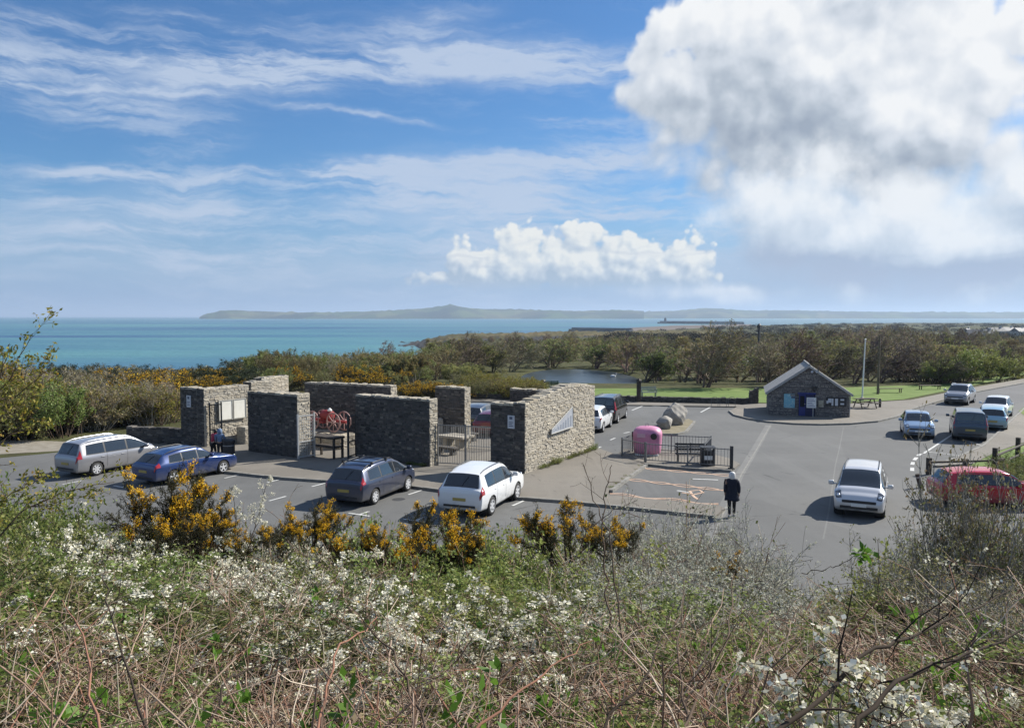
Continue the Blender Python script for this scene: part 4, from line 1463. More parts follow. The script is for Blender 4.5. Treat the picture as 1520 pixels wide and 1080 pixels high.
t = thing('dark_post', 'thick dark wooden post in front of the lawn wall', 'post', (q.x, q.y, .1))
mb = MB(); mb.box(-.17, .17, -.17, .17, 0, 1.85, .03); mb.build('shaft', M_darkwood, t)
mb = MB(); mb.lathe([(.28, 1.85), (.02, 2.05)], 4); mb.build('cap', M_darkwood, t)

# ------------------------------------------------------------------ cars
def pchip(xs, ys, xq):
    xs = np.asarray(xs, float); ys = np.asarray(ys, float); xq = np.asarray(xq, float)
    h = np.diff(xs); dl = np.diff(ys) / h
    m = np.zeros(len(xs)); m[0], m[-1] = dl[0], dl[-1]
    for i in range(1, len(xs) - 1):
        if dl[i - 1] * dl[i] > 0:
            w1, w2 = 2 * h[i] + h[i - 1], h[i] + 2 * h[i - 1]
            m[i] = (w1 + w2) / (w1 / dl[i - 1] + w2 / dl[i])
    i = np.clip(np.searchsorted(xs, xq) - 1, 0, len(xs) - 2)
    t = (xq - xs[i]) / h[i]
    return (2 * t**3 - 3 * t**2 + 1) * ys[i] + (t**3 - 2 * t**2 + t) * h[i] * m[i] + (-2 * t**3 + 3 * t**2) * ys[i + 1] + (t**3 - t**2) * h[i] * m[i + 1]


def car_paint(name, c, metal=0.0, rough=0.28):
    m = bpy.data.materials.new(name); m.use_nodes = True
    T = NT(m.node_tree); b = T.n['Principled BSDF']
    tc = T.new('ShaderNodeTexCoord').outputs['Object']
    s = T.new('ShaderNodeSeparateXYZ'); T.l.new(tc, s.inputs[0])
    n = T.noise(tc, 3.0, 5, .65)
    dirt = T.m('MULTIPLY', T.ss(s.outputs[2], .2, .75, 1, 0), T.ss(n, .3, .7, .1, .75))   # road dust thrown up from the wheels
    T.l.new(T.mix(dirt, c, (0.16, 0.15, 0.13)), b.inputs['Base Color'])
    T.l.new(T.m('MULTIPLY_ADD', dirt, .45, rough), b.inputs['Roughness'])
    b.inputs['Metallic'].default_value = metal
    b.inputs['Coat Weight'].default_value = .7; b.inputs['Coat Roughness'].default_value = .06
    return m


class Body:
    """a car shell lofted along its length"""
    def __init__(s, sp):
        s.sp = sp; s.cache = {}
        L, Wd, H = sp['L'], sp['W'], sp['H']
        belt, hc, hf = sp.get('belt', .56), sp.get('hc', .63), sp.get('hf', .53)
        xw, xc = sp.get('xw', .12), sp.get('xc', .30)
        tl, tt = sp.get('tl', -.475), sp.get('tt', -.42)
        tz, rz = sp.get('tz', .64), sp.get('rz', .95)
        zb = sp.get('zb', .13)
        nose = sp.get('nose', 1.0)
        st = [
            (-.500, zb + .11, belt - .16, belt - .08, .80, .86, .80),
            (-.493, zb + .06, belt - .08, belt + .00, .87, .92, .83),
            ((tl - .5) / 2 - .004 if tl < -.44 else tl - .02, zb + .04, belt - .03, tz - .03, .90, .95, .82),
            (tl, zb + .03, belt, tz, .91, .96, .80),
            (tt, zb + .02, belt + .015, rz - .02, .93, .985, sp.get('wtr', .70)),
            (tt + .04, zb + .01, belt + .012, rz, .94, .99, sp.get('wtr', .71)),
            (-.18, zb, belt + .005, 1.0 - .006, .95, 1.0, .745),
            (.0, zb, belt, 1.0, .95, 1.0, .75),
            (xw - .05, zb, belt - .005, .985, .95, 1.0, .745),
            (xw, zb, belt - .005, .955, .95, 1.0, .73),
            (xc, zb, belt - .012, hc + .012, .95, .995, .79),
            (xc + .035, zb + .005, belt - .022, hc - .01, .95, .99, .78),
            (.42, zb + .02, belt - .06, hf + .02, .94, .96, .76),
            (.462, zb + .035, belt - .10, hf - .03, .915, .93, .74),
            (.487, zb + .06, belt - .16, hf - .10, .86, .87, .70),
            (.500, zb + .10, belt - .22, hf - .17, .78, .78, .66)]
        s.xs = [q[0] * L for q in st]
        A = np.array(st)
        s.cols = [A[:, 1] * H, A[:, 2] * H, A[:, 3] * H, A[:, 4] * Wd / 2, A[:, 5] * Wd / 2, A[:, 6] * Wd / 2]
        s.H = H

    def ring(s, x):
        x = round(float(x), 5)
        if x not in s.cache: s.cache[x] = s.ring0(x)
        return s.cache[x]

    def ring0(s, x):
        zb, zs, zt, wb, ws, wt = [float(pchip(s.xs, c, [x])[0]) for c in s.cols]
        k = min(1.0, max(0.0, (zt - zs) / (.40 * s.H)))
        return np.array([(0, zb), (.86 * wb, zb), (wb, zb + .07), (ws * 1.005, zb + (zs - zb) * .62), (ws * .985, zs),
                         (wt + .02 + (ws - wt) * .12 * (1 - k), zt - .085 * k - .025), (wt * .90, zt - .012), (wt * .45, zt + .014 * k), (0, zt + .02 * k + .004)])

    def P(s, x, t, side=1, off=0.0, ringc=None):
        r = s.ring(x) if ringc is None else ringc
        i = int(min(max(t, 0), 7.999)); f = t - i
        p = lambda k: r[min(max(k, 0), 8)] if k >= 0 else np.array([-r[-k][0], r[-k][1]])
        q0, q1, q2 = p(i - 1) if i > 0 else r[0] * np.array([1, 1]) , r[i], r[i + 1]
        q3 = r[i + 2] if i + 2 <= 8 else np.array([-r[7][0], r[7][1]])
        if i == 0: q0 = np.array([-r[1][0], r[1][1]])
        T_ = .75
        m1, m2 = (q2 - q0) / 2 * T_, (q3 - q1) / 2 * T_
        h = q1 * (2 * f**3 - 3 * f**2 + 1) + m1 * (f**3 - 2 * f**2 + f) + q2 * (-2 * f**3 + 3 * f**2) + m2 * (f**3 - f**2)
        return Vector((x, -side * h[0], h[1]))       # side +1: the car's right (-y)

    def shell(s, wheels, R_):
        xs = sorted(set(list(np.linspace(s.xs[0], s.xs[-1], 74)) + s.xs))
        ts = np.concatenate([np.linspace(0, 2, 5), np.linspace(2, 4, 11)[1:], np.linspace(4, 8, 17)[1:]])
        mb = MB(); mb.smooth = True
        rows = []
        for x in xs:
            rg = s.ring(x)
            half = [s.P(x, t, 1, 0, rg) for t in ts]
            full = half + [Vector((v.x, -v.y, v.z)) for v in half[-2:0:-1]]
            rows.append(full)
        n = len(rows[0])
        dead = set()
        for wx in wheels:                      # wheel arches
            for i, x in enumerate(xs):
                for k in range(n):
                    v = rows[i][k]
                    if abs(v.y) < s.sp['W'] * .36: continue
                    d = Vector((v.x - wx, 0, v.z - s.sp['r']))
                    if d.length < R_ and v.z < s.sp['H'] * .62:
                        if d.length > R_ - .055 or False:
                            d = d.normalized() * R_
                            rows[i][k] = Vector((wx + d.x, v.y, s.sp['r'] + d.z))
                        else:
                            dead.add((i, k))
        vs, fs = [v for r in rows for v in r], []
        for i in range(len(xs) - 1):
            for k in range(n):
                q = [(i, k), (i, (k + 1) % n), (i + 1, (k + 1) % n), (i + 1, k)]
                if any(c in dead for c in q): continue
                fs.append([a * n + b_ for a, b_ in q])
        fs.append([k for k in range(n)]); fs.append([(len(xs) - 1) * n + k for k in range(n)][::-1])
        mb.add(vs, fs)
        return mb

    def panel(s, x0, x1, t0, t1, side=1, off=.006, nx=8, nt=5, cross=False, slant0=0.0, slant1=0.0):
        """a piece of the shell's surface lifted a few millimetres; slants lean the ends"""
        vs = []
        for i in range(nx + 1):
            for k in range(nt + 1):
                f = k / nt
                x = x0 + (x1 - x0) * i / nx
                x += slant0 * f * (1 - i / nx) + slant1 * f * (i / nx)
                if cross:
                    tt = t0 + (16 - 2 * t0) * f
                    sd = 1 if tt <= 8 else -1
                    tt = tt if tt <= 8 else 16 - tt
                else:
                    sd, tt = side, t0 + (t1 - t0) * f
                e = .012
                p = s.P(x, tt, sd)
                px = s.P(x + e, tt, sd) - s.P(x - e, tt, sd)
                pt = s.P(x, min(tt + .04, 7.99), sd) - s.P(x, max(tt - .04, 0), sd)
                nn = px.cross(pt)
                if nn.length > 1e-9: nn.normalize()
                c = Vector((0, 0, s.H * .45))
                if nn.dot(p - Vector((p.x * .8, 0, s.H * .45))) < 0: nn = -nn
                vs.append(p + nn * off)
        fs = [(i * (nt + 1) + k, (i + 1) * (nt + 1) + k, (i + 1) * (nt + 1) + k + 1, i * (nt + 1) + k + 1) for i in range(nx) for k in range(nt)]
        mb = MB(); mb.smooth = True; mb.add(vs, fs)
        return mb


def make_car(label, sp, paint, loc, heading, panes=None, rails=False, group='cars in the car park', cat='car', spokes=5, roofglass=False, plates=True, dark_trim=False, name='parked_car', bars=False, visor=False):
    L, Wd, H = sp['L'], sp['W'], sp['H']
    t = thing(name, label, cat, loc, heading, group)
    B = Body(sp)
    wb = sp.get('wb', .6) * L; cx = sp.get('wc', .01) * L; r = sp['r']
    wheels = (cx - wb / 2, cx + wb / 2)
    B.shell(wheels, r + .055).build('body', paint, t)
    # inner arches and floor, dark
    mb = MB(); mb.box(-L * .47, L * .46, -Wd * .36, Wd * .36, sp.get('zb', .13) * H + .05, sp.get('belt', .56) * H - .1)
    for wx in wheels:
        for s_ in (-1, 1): mb.lathe([(r + .06, -.12), (r + .06, .12)], 20, 'y', (wx, s_ * Wd * .36, r))
    mb.build('underside', M_black, t)
    # glass
    tl, tt = sp.get('tl', -.475) * L, sp.get('tt', -.42) * L
    xw, xc = sp.get('xw', .12) * L, sp.get('xc', .30) * L
    B.panel(xw + .02, xc - .03, 5.35, 8, cross=True, nx=8, nt=16).build('windscreen', M_glass, t)
    B.panel(tl + .012, tt - .006 + sp.get('tg', 0), 5.72, 8, cross=True, nx=6, nt=12).build('rear_window', M_glass, t)
    panes = panes or [(.0, .30), (.31, .63), (.64, 1.0)]
    xa, xb = tt + .06 * L * .6, xc - .035 * L
    for side in (1, -1):
        B.panel(xa - .02, xb - .01, 4.16, 4.97, side, .0035, 16, 4, slant0=.10).build('window_surround', M_black, t)
        for (p0, p1) in panes:
            B.panel(xa + (xb - xa) * p0, xa + (xb - xa) * p1 - .02, 4.22, 4.93, side, .006, 10, 4, slant0=.10 if p0 == 0 else .0, slant1=0).build('side_window', M_glass, t)
    if roofglass:
        B.panel(-.28 * L, xw - .06, 6.3, 8, cross=True, nx=8, nt=12, off=.007).build('glass_roof', M_glass, t)
    # lamps
    for side in (1, -1):
        hl = B.panel(L * .405, L * .482, 4.2, 5.9, side, .008, 6, 5).build('headlight', M_lamp, t)
        p = B.P(L * .462, 4.95, side)
        mb = MB(); mb.smooth = True; mb.lathe([(.001, .045), (.05, .035), (.07, .0), (.06, -.04)], 10, 'x', (p.x + .015, p.y, p.z)); mb.build('reflector', M_bulb, hl)
        B.panel(-L * .499 + .004, -L * .440, sp.get('lt0', 3.7), sp.get('lt1', 4.75), side, .008, 6, 5).build('tail_light', M_red, t)
    # grille, intake, plates, bumper strip
    z0 = (sp.get('belt', .56) - .22) * H
    xf = L * .5
    mb = MB(); mb.box(xf - .05, xf + .006, -Wd * .325, Wd * .325, z0 + .0, z0 + .105, .02); mb.build('grille', M_black, t)
    mb = MB(); mb.box(xf - .06, xf + .010, -Wd * .36, Wd * .36, (sp.get('zb', .13) + .095) * H, (sp.get('zb', .13) + .165) * H, .02); mb.build('intake', M_black, t)
    if plates:
        mb = MB(); mb.box(xf, xf + .025, -.26, .26, z0 - .12, z0 - .015, .004); mb.build('number_plate', M_plate_w, t)
        mb = MB(); mb.box(-xf - .022, -xf + .02, -.26, .26, z0 + .02, z0 + .13, .004); mb.build('number_plate', M_plate_y, t)
    mb = MB(); mb.box(-xf - .015, -xf + .03, -Wd * .34, Wd * .34, (sp.get('zb', .13) + .10) * H, (sp.get('zb', .13) + .15) * H, .01); mb.build('bumper_strip', M_black, t)
    if dark_trim:
        for side in (1, -1): B.panel(wheels[0] + r + .08, wheels[1] - r - .08, 1.4, 2.35, side, .008, 8, 4).build('sill_trim', M_black, t)
    # door seams and handles
    for side in (1, -1):
        for f in (.31, .635):
            x = xa + (xb - xa) * f - .01
            B.panel(x - .006, x + .006, 2.3, 4.2, side, .003, 1, 10).build('door_seam', M_black, t)
        for f in (.24, .56):
            x = xa + (xb - xa) * f
            p = B.P(x, 3.75, side)
            mb = MB(); mb.box(x - .09, x + .09, p.y - .025, p.y + .025, p.z - .02, p.z + .015, .008); mb.build('door_handle', paint, t)
    # mirrors
    for side in (1, -1):
        p = B.P(xb - .10 * L * .3 - .12, 4.35, side)
        mb = MB(); mb.smooth = True
        mb.box(p.x - .07, p.x + .08, p.y - side * .20 - .10, p.y - side * .20 + .10 + (.0), p.z - .02, p.z + .14, .035)
        mb.box(p.x - .03, p.x + .03, min(p.y, p.y - side * .14), max(p.y, p.y - side * .14), p.z, p.z + .04)
        mb.build('mirror', paint, t)
    # wheels
    for wx in wheels:
        for s_ in (-1, 1):
            y = s_ * (Wd / 2 - .115)
            w_ = sp.get('tw', .20) / 2
            mb = MB(); mb.smooth = True
            mb.lathe([(r * .66, -w_), (r * .94, -w_), (r, -w_ * .7), (r, w_ * .7), (r * .94, w_), (r * .66, w_), (r * .64, w_ * .4), (r * .64, -w_ * .4), (r * .66, -w_)], 26, 'y', (wx, y, r))
            tyre = mb.build('wheel', M_tyre, t)
            mb = MB()
            yo = s_ * (w_ - .02)
            mb.lathe([(r * .67, -.02), (r * .67, .012), (r * .60, .012), (r * .60, -.02), (r * .67, -.02)], 26, 'y', (wx, y + yo, r))
            for k in range(spokes):
                a = 2 * PI * k / spokes + .3
                ca, sa = math.cos(a), math.sin(a)
                wd = r * (.13 if spokes > 4 else .2)
                q = [(r * .08, -wd), (r * .64, -wd * .75), (r * .64, wd * .75), (r * .08, wd)]
                vv = []
                for d_ in (-.012, .012):
                    for u, v in q: vv.append((wx + u * ca - v * sa, y + yo + d_, r + u * sa + v * ca))
                mb.add(vv, [(0, 1, 2, 3), (7, 6, 5, 4), (0, 4, 5, 1), (1, 5, 6, 2), (2, 6, 7, 3), (3, 7, 4, 0)])
            mb.lathe([(r * .17, -.016), (r * .17, .02), (r * .05, .024)], 12, 'y', (wx, y + yo, r))
            mb.build('rim', M_rim, tyre)
            mb = MB(); mb.lathe([(r * .6, -.02), (r * .6, .0)], 16, 'y', (wx, y + s_ * .02, r)); mb.build('brake_disc', M_darksteel, tyre)
    if rails:
        for side in (1, -1):
            pts = []
            for f in np.linspace(0, 1, 9):
                x = tt + .10 + (xw - .12 - tt) * f
                p = B.P(x, 6.0, side)
                pts.append(p + Vector((0, 0, .045 if 0 < f < 1 else -.01)))
            mb = MB(); mb.path(pts, .018, 6); mb.build('roof_rail', M_black if rails == 'black' else M_rim, t)
    if bars:
        for f in (.25, .72):
            x = tt + (xw - tt) * f
            mb = MB(); mb.box(x - .04, x + .04, -Wd * .40, Wd * .40, H + .045, H + .085, .015)
            for side in (1, -1): mb.box(x - .05, x + .05, side * Wd * .37 - .03, side * Wd * .37 + .03, H - .05, H + .05)
            mb.build('roof_bar', M_black, t)
    # wipers
    mb = MB()
    p = B.P(tl + .02, 8.0 - .01, 1); q = B.P(tl + (tt - tl) * .75, 7.2, 1)
    mb.tube(p + Vector((-.02, 0, .01)), q + Vector((-.02, 0, .01)), .008, n=4); mb.build('rear_wiper', M_black, t)
    return t


P_silver = car_paint('paint_silver', (0.36, 0.36, 0.38), .5, .32)
P_white = car_paint('paint_white', (0.78, 0.79, 0.80), 0.0, .25)
P_blue = car_paint('paint_blue', (0.016, 0.04, 0.145), .3, .26)
P_navy = car_paint('paint_blue_grey', (0.045, 0.055, 0.095), .4, .28)
P_ice = car_paint('paint_ice_blue', (0.28, 0.38, 0.52), .35, .28)
P_aqua = car_paint('paint_aqua', (0.30, 0.47, 0.58), .3, .28)
P_black = car_paint('paint_black', (0.012, 0.012, 0.015), .2, .22)
P_slate = car_paint('paint_slate_blue', (0.05, 0.075, 0.11), .3, .28)
P_red = car_paint('paint_red', (0.50, 0.015, 0.03), .1, .25)
P_maroon = car_paint('paint_maroon', (0.16, 0.012, 0.025), .2, .25)
P_grey = car_paint('paint_grey', (0.25, 0.26, 0.28), .5, .3)

S_mpv = dict(L=4.55, W=1.82, H=1.66, r=.325, belt=.57, hc=.655, hf=.55, xw=.17, xc=.375, tl=-.478, tt=-.425, tz=.63, rz=.955, wb=.605, wc=.02)
S_mini = dict(L=4.35, W=1.80, H=1.66, r=.325, belt=.575, hc=.645, hf=.545, xw=.14, xc=.345, tl=-.478, tt=-.43, tz=.62, rz=.965, wb=.61, wc=.02)
S_cmpv = dict(L=4.36, W=1.82, H=1.60, r=.32, belt=.585, hc=.655, hf=.55, xw=.13, xc=.365, tl=-.474, tt=-.405, tz=.66, rz=.93, wb=.605, wc=.015, lt0=3.9, lt1=5.0)
S_suv = dict(L=4.68, W=1.89, H=1.74, r=.36, belt=.60, hc=.66, hf=.585, xw=.08, xc=.245, tl=-.47, tt=-.40, tz=.66, rz=.945, zb=.155, wb=.578, wc=.0, lt0=3.5, lt1=4.6)
S_est = dict(L=4.60, W=1.77, H=1.47, r=.315, belt=.605, hc=.655, hf=.56, xw=.06, xc=.215, tl=-.47, tt=-.375, tz=.68, rz=.93, zb=.125, wb=.59, wc=-.0)
S_hatch = dict(L=4.05, W=1.74, H=1.50, r=.31, belt=.60, hc=.66, hf=.565, xw=.10, xc=.275, tl=-.47, tt=-.40, tz=.66, rz=.94, wb=.615, wc=.01)
S_van = dict(L=4.75, W=1.88, H=1.88, r=.33, belt=.56, hc=.63, hf=.53, xw=.18, xc=.33, tl=-.487, tt=-.462, tz=.60, rz=.98, zb=.12, wb=.62, wc=.015, wtr=.79)
S_small = dict(L=4.1, W=1.77, H=1.60, r=.34, belt=.61, hc=.66, hf=.58, xw=.08, xc=.255, tl=-.468, tt=-.39, tz=.67, rz=.935, zb=.15, wb=.61, wc=.0)


def at_wheel(px, py, sp, heading, front=False, right=True):
    """car position from the point where one of its wheels meets the ground"""
    g = G(px, py)
    u = Vector((math.cos(heading), math.sin(heading), 0)); n = Vector((-u.y, u.x, 0))
    wx = sp.get('wc', .01) * sp['L'] + (1 if front else -1) * sp.get('wb', .6) * sp['L'] / 2
    wy = (-1 if right else 1) * (sp['W'] / 2 - .02)
    p = g - u * wx - n * wy
    return (p.x, p.y, 0.008)


def at_end(px, py, sp, heading, front=True):
    g = G(px, py)
    u = Vector((math.cos(heading), math.sin(heading), 0))
    p = g - u * ((1 if front else -1) * sp['L'] / 2)
    return (p.x, p.y, 0.008)


h = R(66)
three = [(0, .28), (.30, .63), (.65, 1.0)]
make_car('silver people carrier parked farthest to the left', S_mpv, P_silver, at_wheel(144.5, 706, S_mpv, R(62)), R(62), three, 'steel', spokes=7)
make_car('bright blue estate car half hidden by flowering gorse', S_est, P_blue, at_wheel(332, 703, S_est, R(60), True), R(60), three, 'black', spokes=5)
make_car('dark blue grey people carrier with black roof bars', S_cmpv, P_navy, at_wheel(557.7, 748.5, S_cmpv, R(68)), R(68), three, 'black', spokes=7, bars=True)
make_car('large white sport utility car with tinted rear window', S_suv, P_white, at_wheel(731, 764.5, S_suv, R(69)), R(69), three, 'black', spokes=6, cat='car')
make_car('small white crossover parked beyond the plaque wall', S_small, P_white, at_wheel(896, 641.5, S_small, R(72)), R(72), three, spokes=5)
make_car('black van parked just beyond the small white crossover', S_van, P_black, at_wheel(918, 628, S_van, R(71)), R(71), [(0, .30), (.32, .62), (.64, 1.0)], 'black', cat='van')
make_car('silver people carrier driving head on towards the bank', S_mini, P_silver if False else car_paint('paint_pale_silver', (0.66, 0.66, 0.67), .35, .28), at_end(1274, 771, S_mini, R(-116)), R(-116), three, 'black', name='moving_car')
make_car('pale blue hatchback driving towards the camera by the centre line', S_hatch, P_ice, at_end(1365, 652.5, S_hatch, R(-112)), R(-112), three, name='moving_car')
make_car('dark slate van seen from behind in the kerbside bay', S_van | dict(H=1.78, L=4.4), P_slate, at_end(1440, 656, S_van, R(64), False), R(64), [(0, .30), (.32, .62), (.64, 1.0)], cat='van')
make_car('aqua blue hatchback tucked in front of the dark slate van', S_hatch, P_aqua, at_end(1473, 640, S_hatch, R(60), False), R(60), three)
make_car('white hatchback farthest along the kerbside bays', S_hatch | dict(H=1.55), P_white, at_end(1474, 622.5, S_hatch, R(-128)), R(-128), three)
make_car('silver crossover approaching along the far road', S_small | dict(H=1.66, W=1.84), P_silver, at_end(1417, 601.5, S_small, R(-130)), R(-130), three, 'steel', name='moving_car')
make_car('red hatchback side on behind the grey twiggy shrub', S_hatch | dict(L=4.25, H=1.42, hc=.64), P_red, (lambda p: (p.x, p.y, .008))(G(1468, 748)), R(-8), three, spokes=5)
make_car('grey car whose roof shows above the wide dark wall', S_mpv, P_grey, (lambda p: (p.x, p.y, .008))(At(618, 620, 53.5)), R(70), three)
make_car('dark grey hatchback behind the narrow rear wall', S_hatch | dict(H=1.6), car_paint('paint_dark_grey', (0.10, 0.105, 0.11), .4, .28), (lambda p: (p.x, p.y, .008))(At(712, 600, 54)), R(74), three)
make_car('maroon hatchback beside the dark grey one', S_hatch, P_maroon, (lambda p: (p.x, p.y, .008))(At(737, 605, 51.2)), R(70), three)

# ------------------------------------------------------------------ street furniture and small things
q = G(963.5, 679)
t = thing('recycling_bin', 'big pink rounded recycling bank behind the grey railings', 'recycling bin', (q.x, q.y + .55, .085), R(-14))
M_pink = mat('pink_plastic', (0.50, 0.19, 0.31), (0.64, 0.27, 0.42), rough=.5, scale=1.6)
mb = MB(); mb.smooth = True
rr = .76
prof = [(.66, .10), (.70, .14), (.74, .5), (.765, 1.0), (.775, 1.12), (.76, 1.2), (.70, 1.34), (.60, 1.43), (.45, 1.49), (.22, 1.53), (.001, 1.54)]
# rounded-square plan
n = 40; vs = []; fs = []
for r_, z_ in prof:
    for k in range(n):
        a = 2 * PI * k / n
        ca, sa = math.cos(a), math.sin(a)
        f = (abs(ca) ** 3.2 + abs(sa) ** 3.2) ** (-1 / 3.2)
        vs.append((r_ * f * ca, r_ * f * sa * .9, z_))
for i in range(len(prof) - 1):
    for k in range(n): fs.append((i * n + k, i * n + (k + 1) % n, (i + 1) * n + (k + 1) % n, (i + 1) * n + k))
fs.append(tuple(range(n - 1, -1, -1)))
mb.add(vs, fs); mb.build('body', M_pink, t)
for px_, py_, ax in ((.38, -.705, 'y'), (-.775, -.05, 'x')):
    mb = MB(); mb.lathe([(.001, 0), (.14, 0), (.17, -.05 if ax == 'y' or px_ < 0 else .05), (.13, -.05 if ax == 'y' or px_ < 0 else .05)], 16, ax, (px_, py_, 1.08)); mb.build('deposit_opening', M_black, t)
mb = MB(); mb.box(-.50, -.08, -.712, -.685, 1.0, 1.2, .004); mb.build('label_plate', mat('pale_pink_label', (0.62, 0.38, 0.46), rough=.6), t)
mb = MB(); mb.path([(-.1, 0, 1.52), (-.1, 0, 1.66), (.05, 0, 1.66), (.05, 0, 1.52)], .018, 6); mb.build('lifting_loop', M_steel, t)
mb = MB(); mb.box(-.6, .6, -.52, .52, 0, .11, .01); mb.build('base', M_white, t)
# railings round the island
fence_pts = [((923, 679.5), (939, 672), 'short end railing left of the pink bin'), ((939, 671.5), (1055, 676.5), 'long back railing behind the pink bin and the black bench'),
             ((923, 680), (957, 687.5), 'grey railing in front of the pink bin'), ((959, 688), (1085, 697.5), 'long front railing ending at the thick dark post'), ((1055, 677), (1045, 690), 'short railing joining the back rail right of the black bench')]
for a, c, lab in fence_pts:
    railing(lab, G(*a)[:2], G(*c)[:2], .98, M_rail, .16, 3 if 'long' in lab else 2, .085)
q = G(1085.5, 698)
t = thing('steel_post', 'thick dark steel post at the end of the front railing', 'post', (q.x, q.y, .08))
mb = MB(); mb.box(-.07, .07, -.07, .07, 0, 1.12, .01); mb.build('shaft', M_darksteel, t)
mb = MB(); mb.box(-.13, .13, -.13, .13, 0, .05); mb.build('foot', M_darksteel, t)


def slat_bench(label, q, z, ang, L, m, back=True, cat='bench', name='bench', legm=None, arms=True, h=.45):
    t = thing(name, label, cat, (q.x, q.y, z), ang)
    mb = MB()
    for k in range(4): mb.box(-L / 2, L / 2, -.22 + .115 * k, -.125 + .115 * k, h - .04, h)
    mb.box(-L / 2 + .02, L / 2 - .02, -.2, .2, h - .055, h - .04)
    mb.build('seat', m, t)
    if back:
        mb = MB()
        for k in range(3): mb.box(-L / 2, L / 2, .22, .255, h + .12 + .13 * k, h + .22 + .13 * k)
        for s in (-1, 0, 1): mb.box(s * L * .42 - .03, s * L * .42 + .03, .256, .29, h - .05, h + .5)
        mb.build('backrest', m, t)
    for sx in (-1, 1):
        for sy in (-1, 1):
            mb = MB(); mb.box(sx * L * .42 - .035, sx * L * .42 + .035, sy * .17 - .035, sy * .17 + .035, 0, h - .055); mb.build('leg', legm or m, t)
        if arms and back:
            mb = MB(); mb.box(sx * L * .46 - .03, sx * L * .46 + .03, -.2, .21, h + .2, h + .24); mb.box(sx * L * .46 - .03, sx * L * .46 + .03, -.2, -.14, h, h + .2); mb.build('armrest', legm or m, t)
    return t


slat_bench('black slatted bench inside the grey railings', G(1026, 688), .085, R(-6), 1.6, M_black, True)
q = G(1050, 692)
t = thing('litter_bin', 'black litter bin beside the bench inside the railings', 'litter bin', (q.x, q.y, .085), R(-6))
mb = MB(); mb.box(-.34, .34, -.3, .3, 0, .72, .03); mb.build('body', M_black, t)
mb = MB(); mb.box(-.38, .38, -.34, .34, .86, .93, .03); mb.build('lid', M_black, t)
for sx in (-1, 1):
    mb = MB(); mb.box(sx * .31 - .03, sx * .31 + .03, -.26, .26, .72, .86); mb.build('upright', M_black, t)
mb = MB(); mb.box(-.2, .2, -.312, -.302, .3, .5); mb.build('plate', M_white, t)
q = G(340, 684)
t = thing('litter_bin', 'black litter bin by the pale stone block at the left wall', 'litter bin', (q.x, q.y, .11), anga)
mb = MB(); mb.lathe([(.26, 0), (.3, .1), (.3, .85), (.33, .88), (.33, .98), (.2, 1.06), (.001, 1.08)], 14); mb.build('body', M_black, t)
mb = MB(); mb.lathe([(.31, .70), (.31, .74)], 14); mb.build('band', M_steel, t)


# ---- boulders
def boulder(label, q, sx, sy, sz, seed, rz=0, m=None):
    rg = np.random.default_rng(seed)
    bm = bmesh.new(); bmesh.ops.create_icosphere(bm, subdivisions=4, radius=1)
    planes = [(Vector(rg.normal(0, 1, 3)).normalized(), rg.uniform(.62, .92)) for _ in range(13)]
    for v in bm.verts:
        for nn, dd in planes:
            e = v.co.dot(nn) - dd
            if e > 0: v.co -= nn * e * .92
        v.co *= 1 + .03 * math.sin(v.co.x * 9 + v.co.y * 7 + seed) * math.sin(v.co.z * 8)
    for v in bm.verts: v.co = Vector((v.co.x * sx, v.co.y * sy, v.co.z * sz))
    me = bpy.data.meshes.new('boulder'); bm.to_mesh(me); bm.free()
    me.materials.append(m or M_boulder)
    o = link('boulder', me); o.location = (q.x, q.y, .09 + sz * .6); o.rotation_euler = (0, 0, rz)
    return tag(o, label, 'boulder', 'boulders on the small island')


M_boulder = mat('boulder_rock', (0.26, 0.235, 0.20), (0.40, 0.37, 0.32), rough=.9, scale=2.2, bump=1.0, bscale=6, c3=(0.30, 0.28, 0.25))
boulder('larger pale grey boulder on the dry grass island', G(1001, 631), .98, .8, .92, 33)
boulder('smaller dark boulder at the near end of the grass island', G(987, 637.5), .62, .55, .52, 12, .6)


# ---- picnic table, benches, posts on the grass
def picnic(label, q, z, ang, m, sc=1.0):
    t = thing('picnic_table', label, 'picnic table', (q.x, q.y, z), ang)
    t.scale = (sc, sc, sc)
    mb = MB()
    for k in range(5): mb.box(-.9, .9, -.37 + .15 * k, -.24 + .15 * k, .72, .76)
    mb.box(-.6, .6, -.35, .35, .69, .72); mb.build('tabletop', m, t)
    for s in (-1, 1):
        mb = MB(); mb.box(-.9, .9, s * .7 - .12, s * .7 + .12, .42, .46); mb.build('bench_seat', m, t)
        mb = MB()
        for s2 in (-1, 1): mb.tube((s * .62, s2 * .62, 0), (s * .62, s2 * .22, .69), .045, n=6)
        mb.box(s * .62 - .03, s * .62 + .03, -.78, .78, .36, .42)
        mb.build('trestle', m, t)
    return t


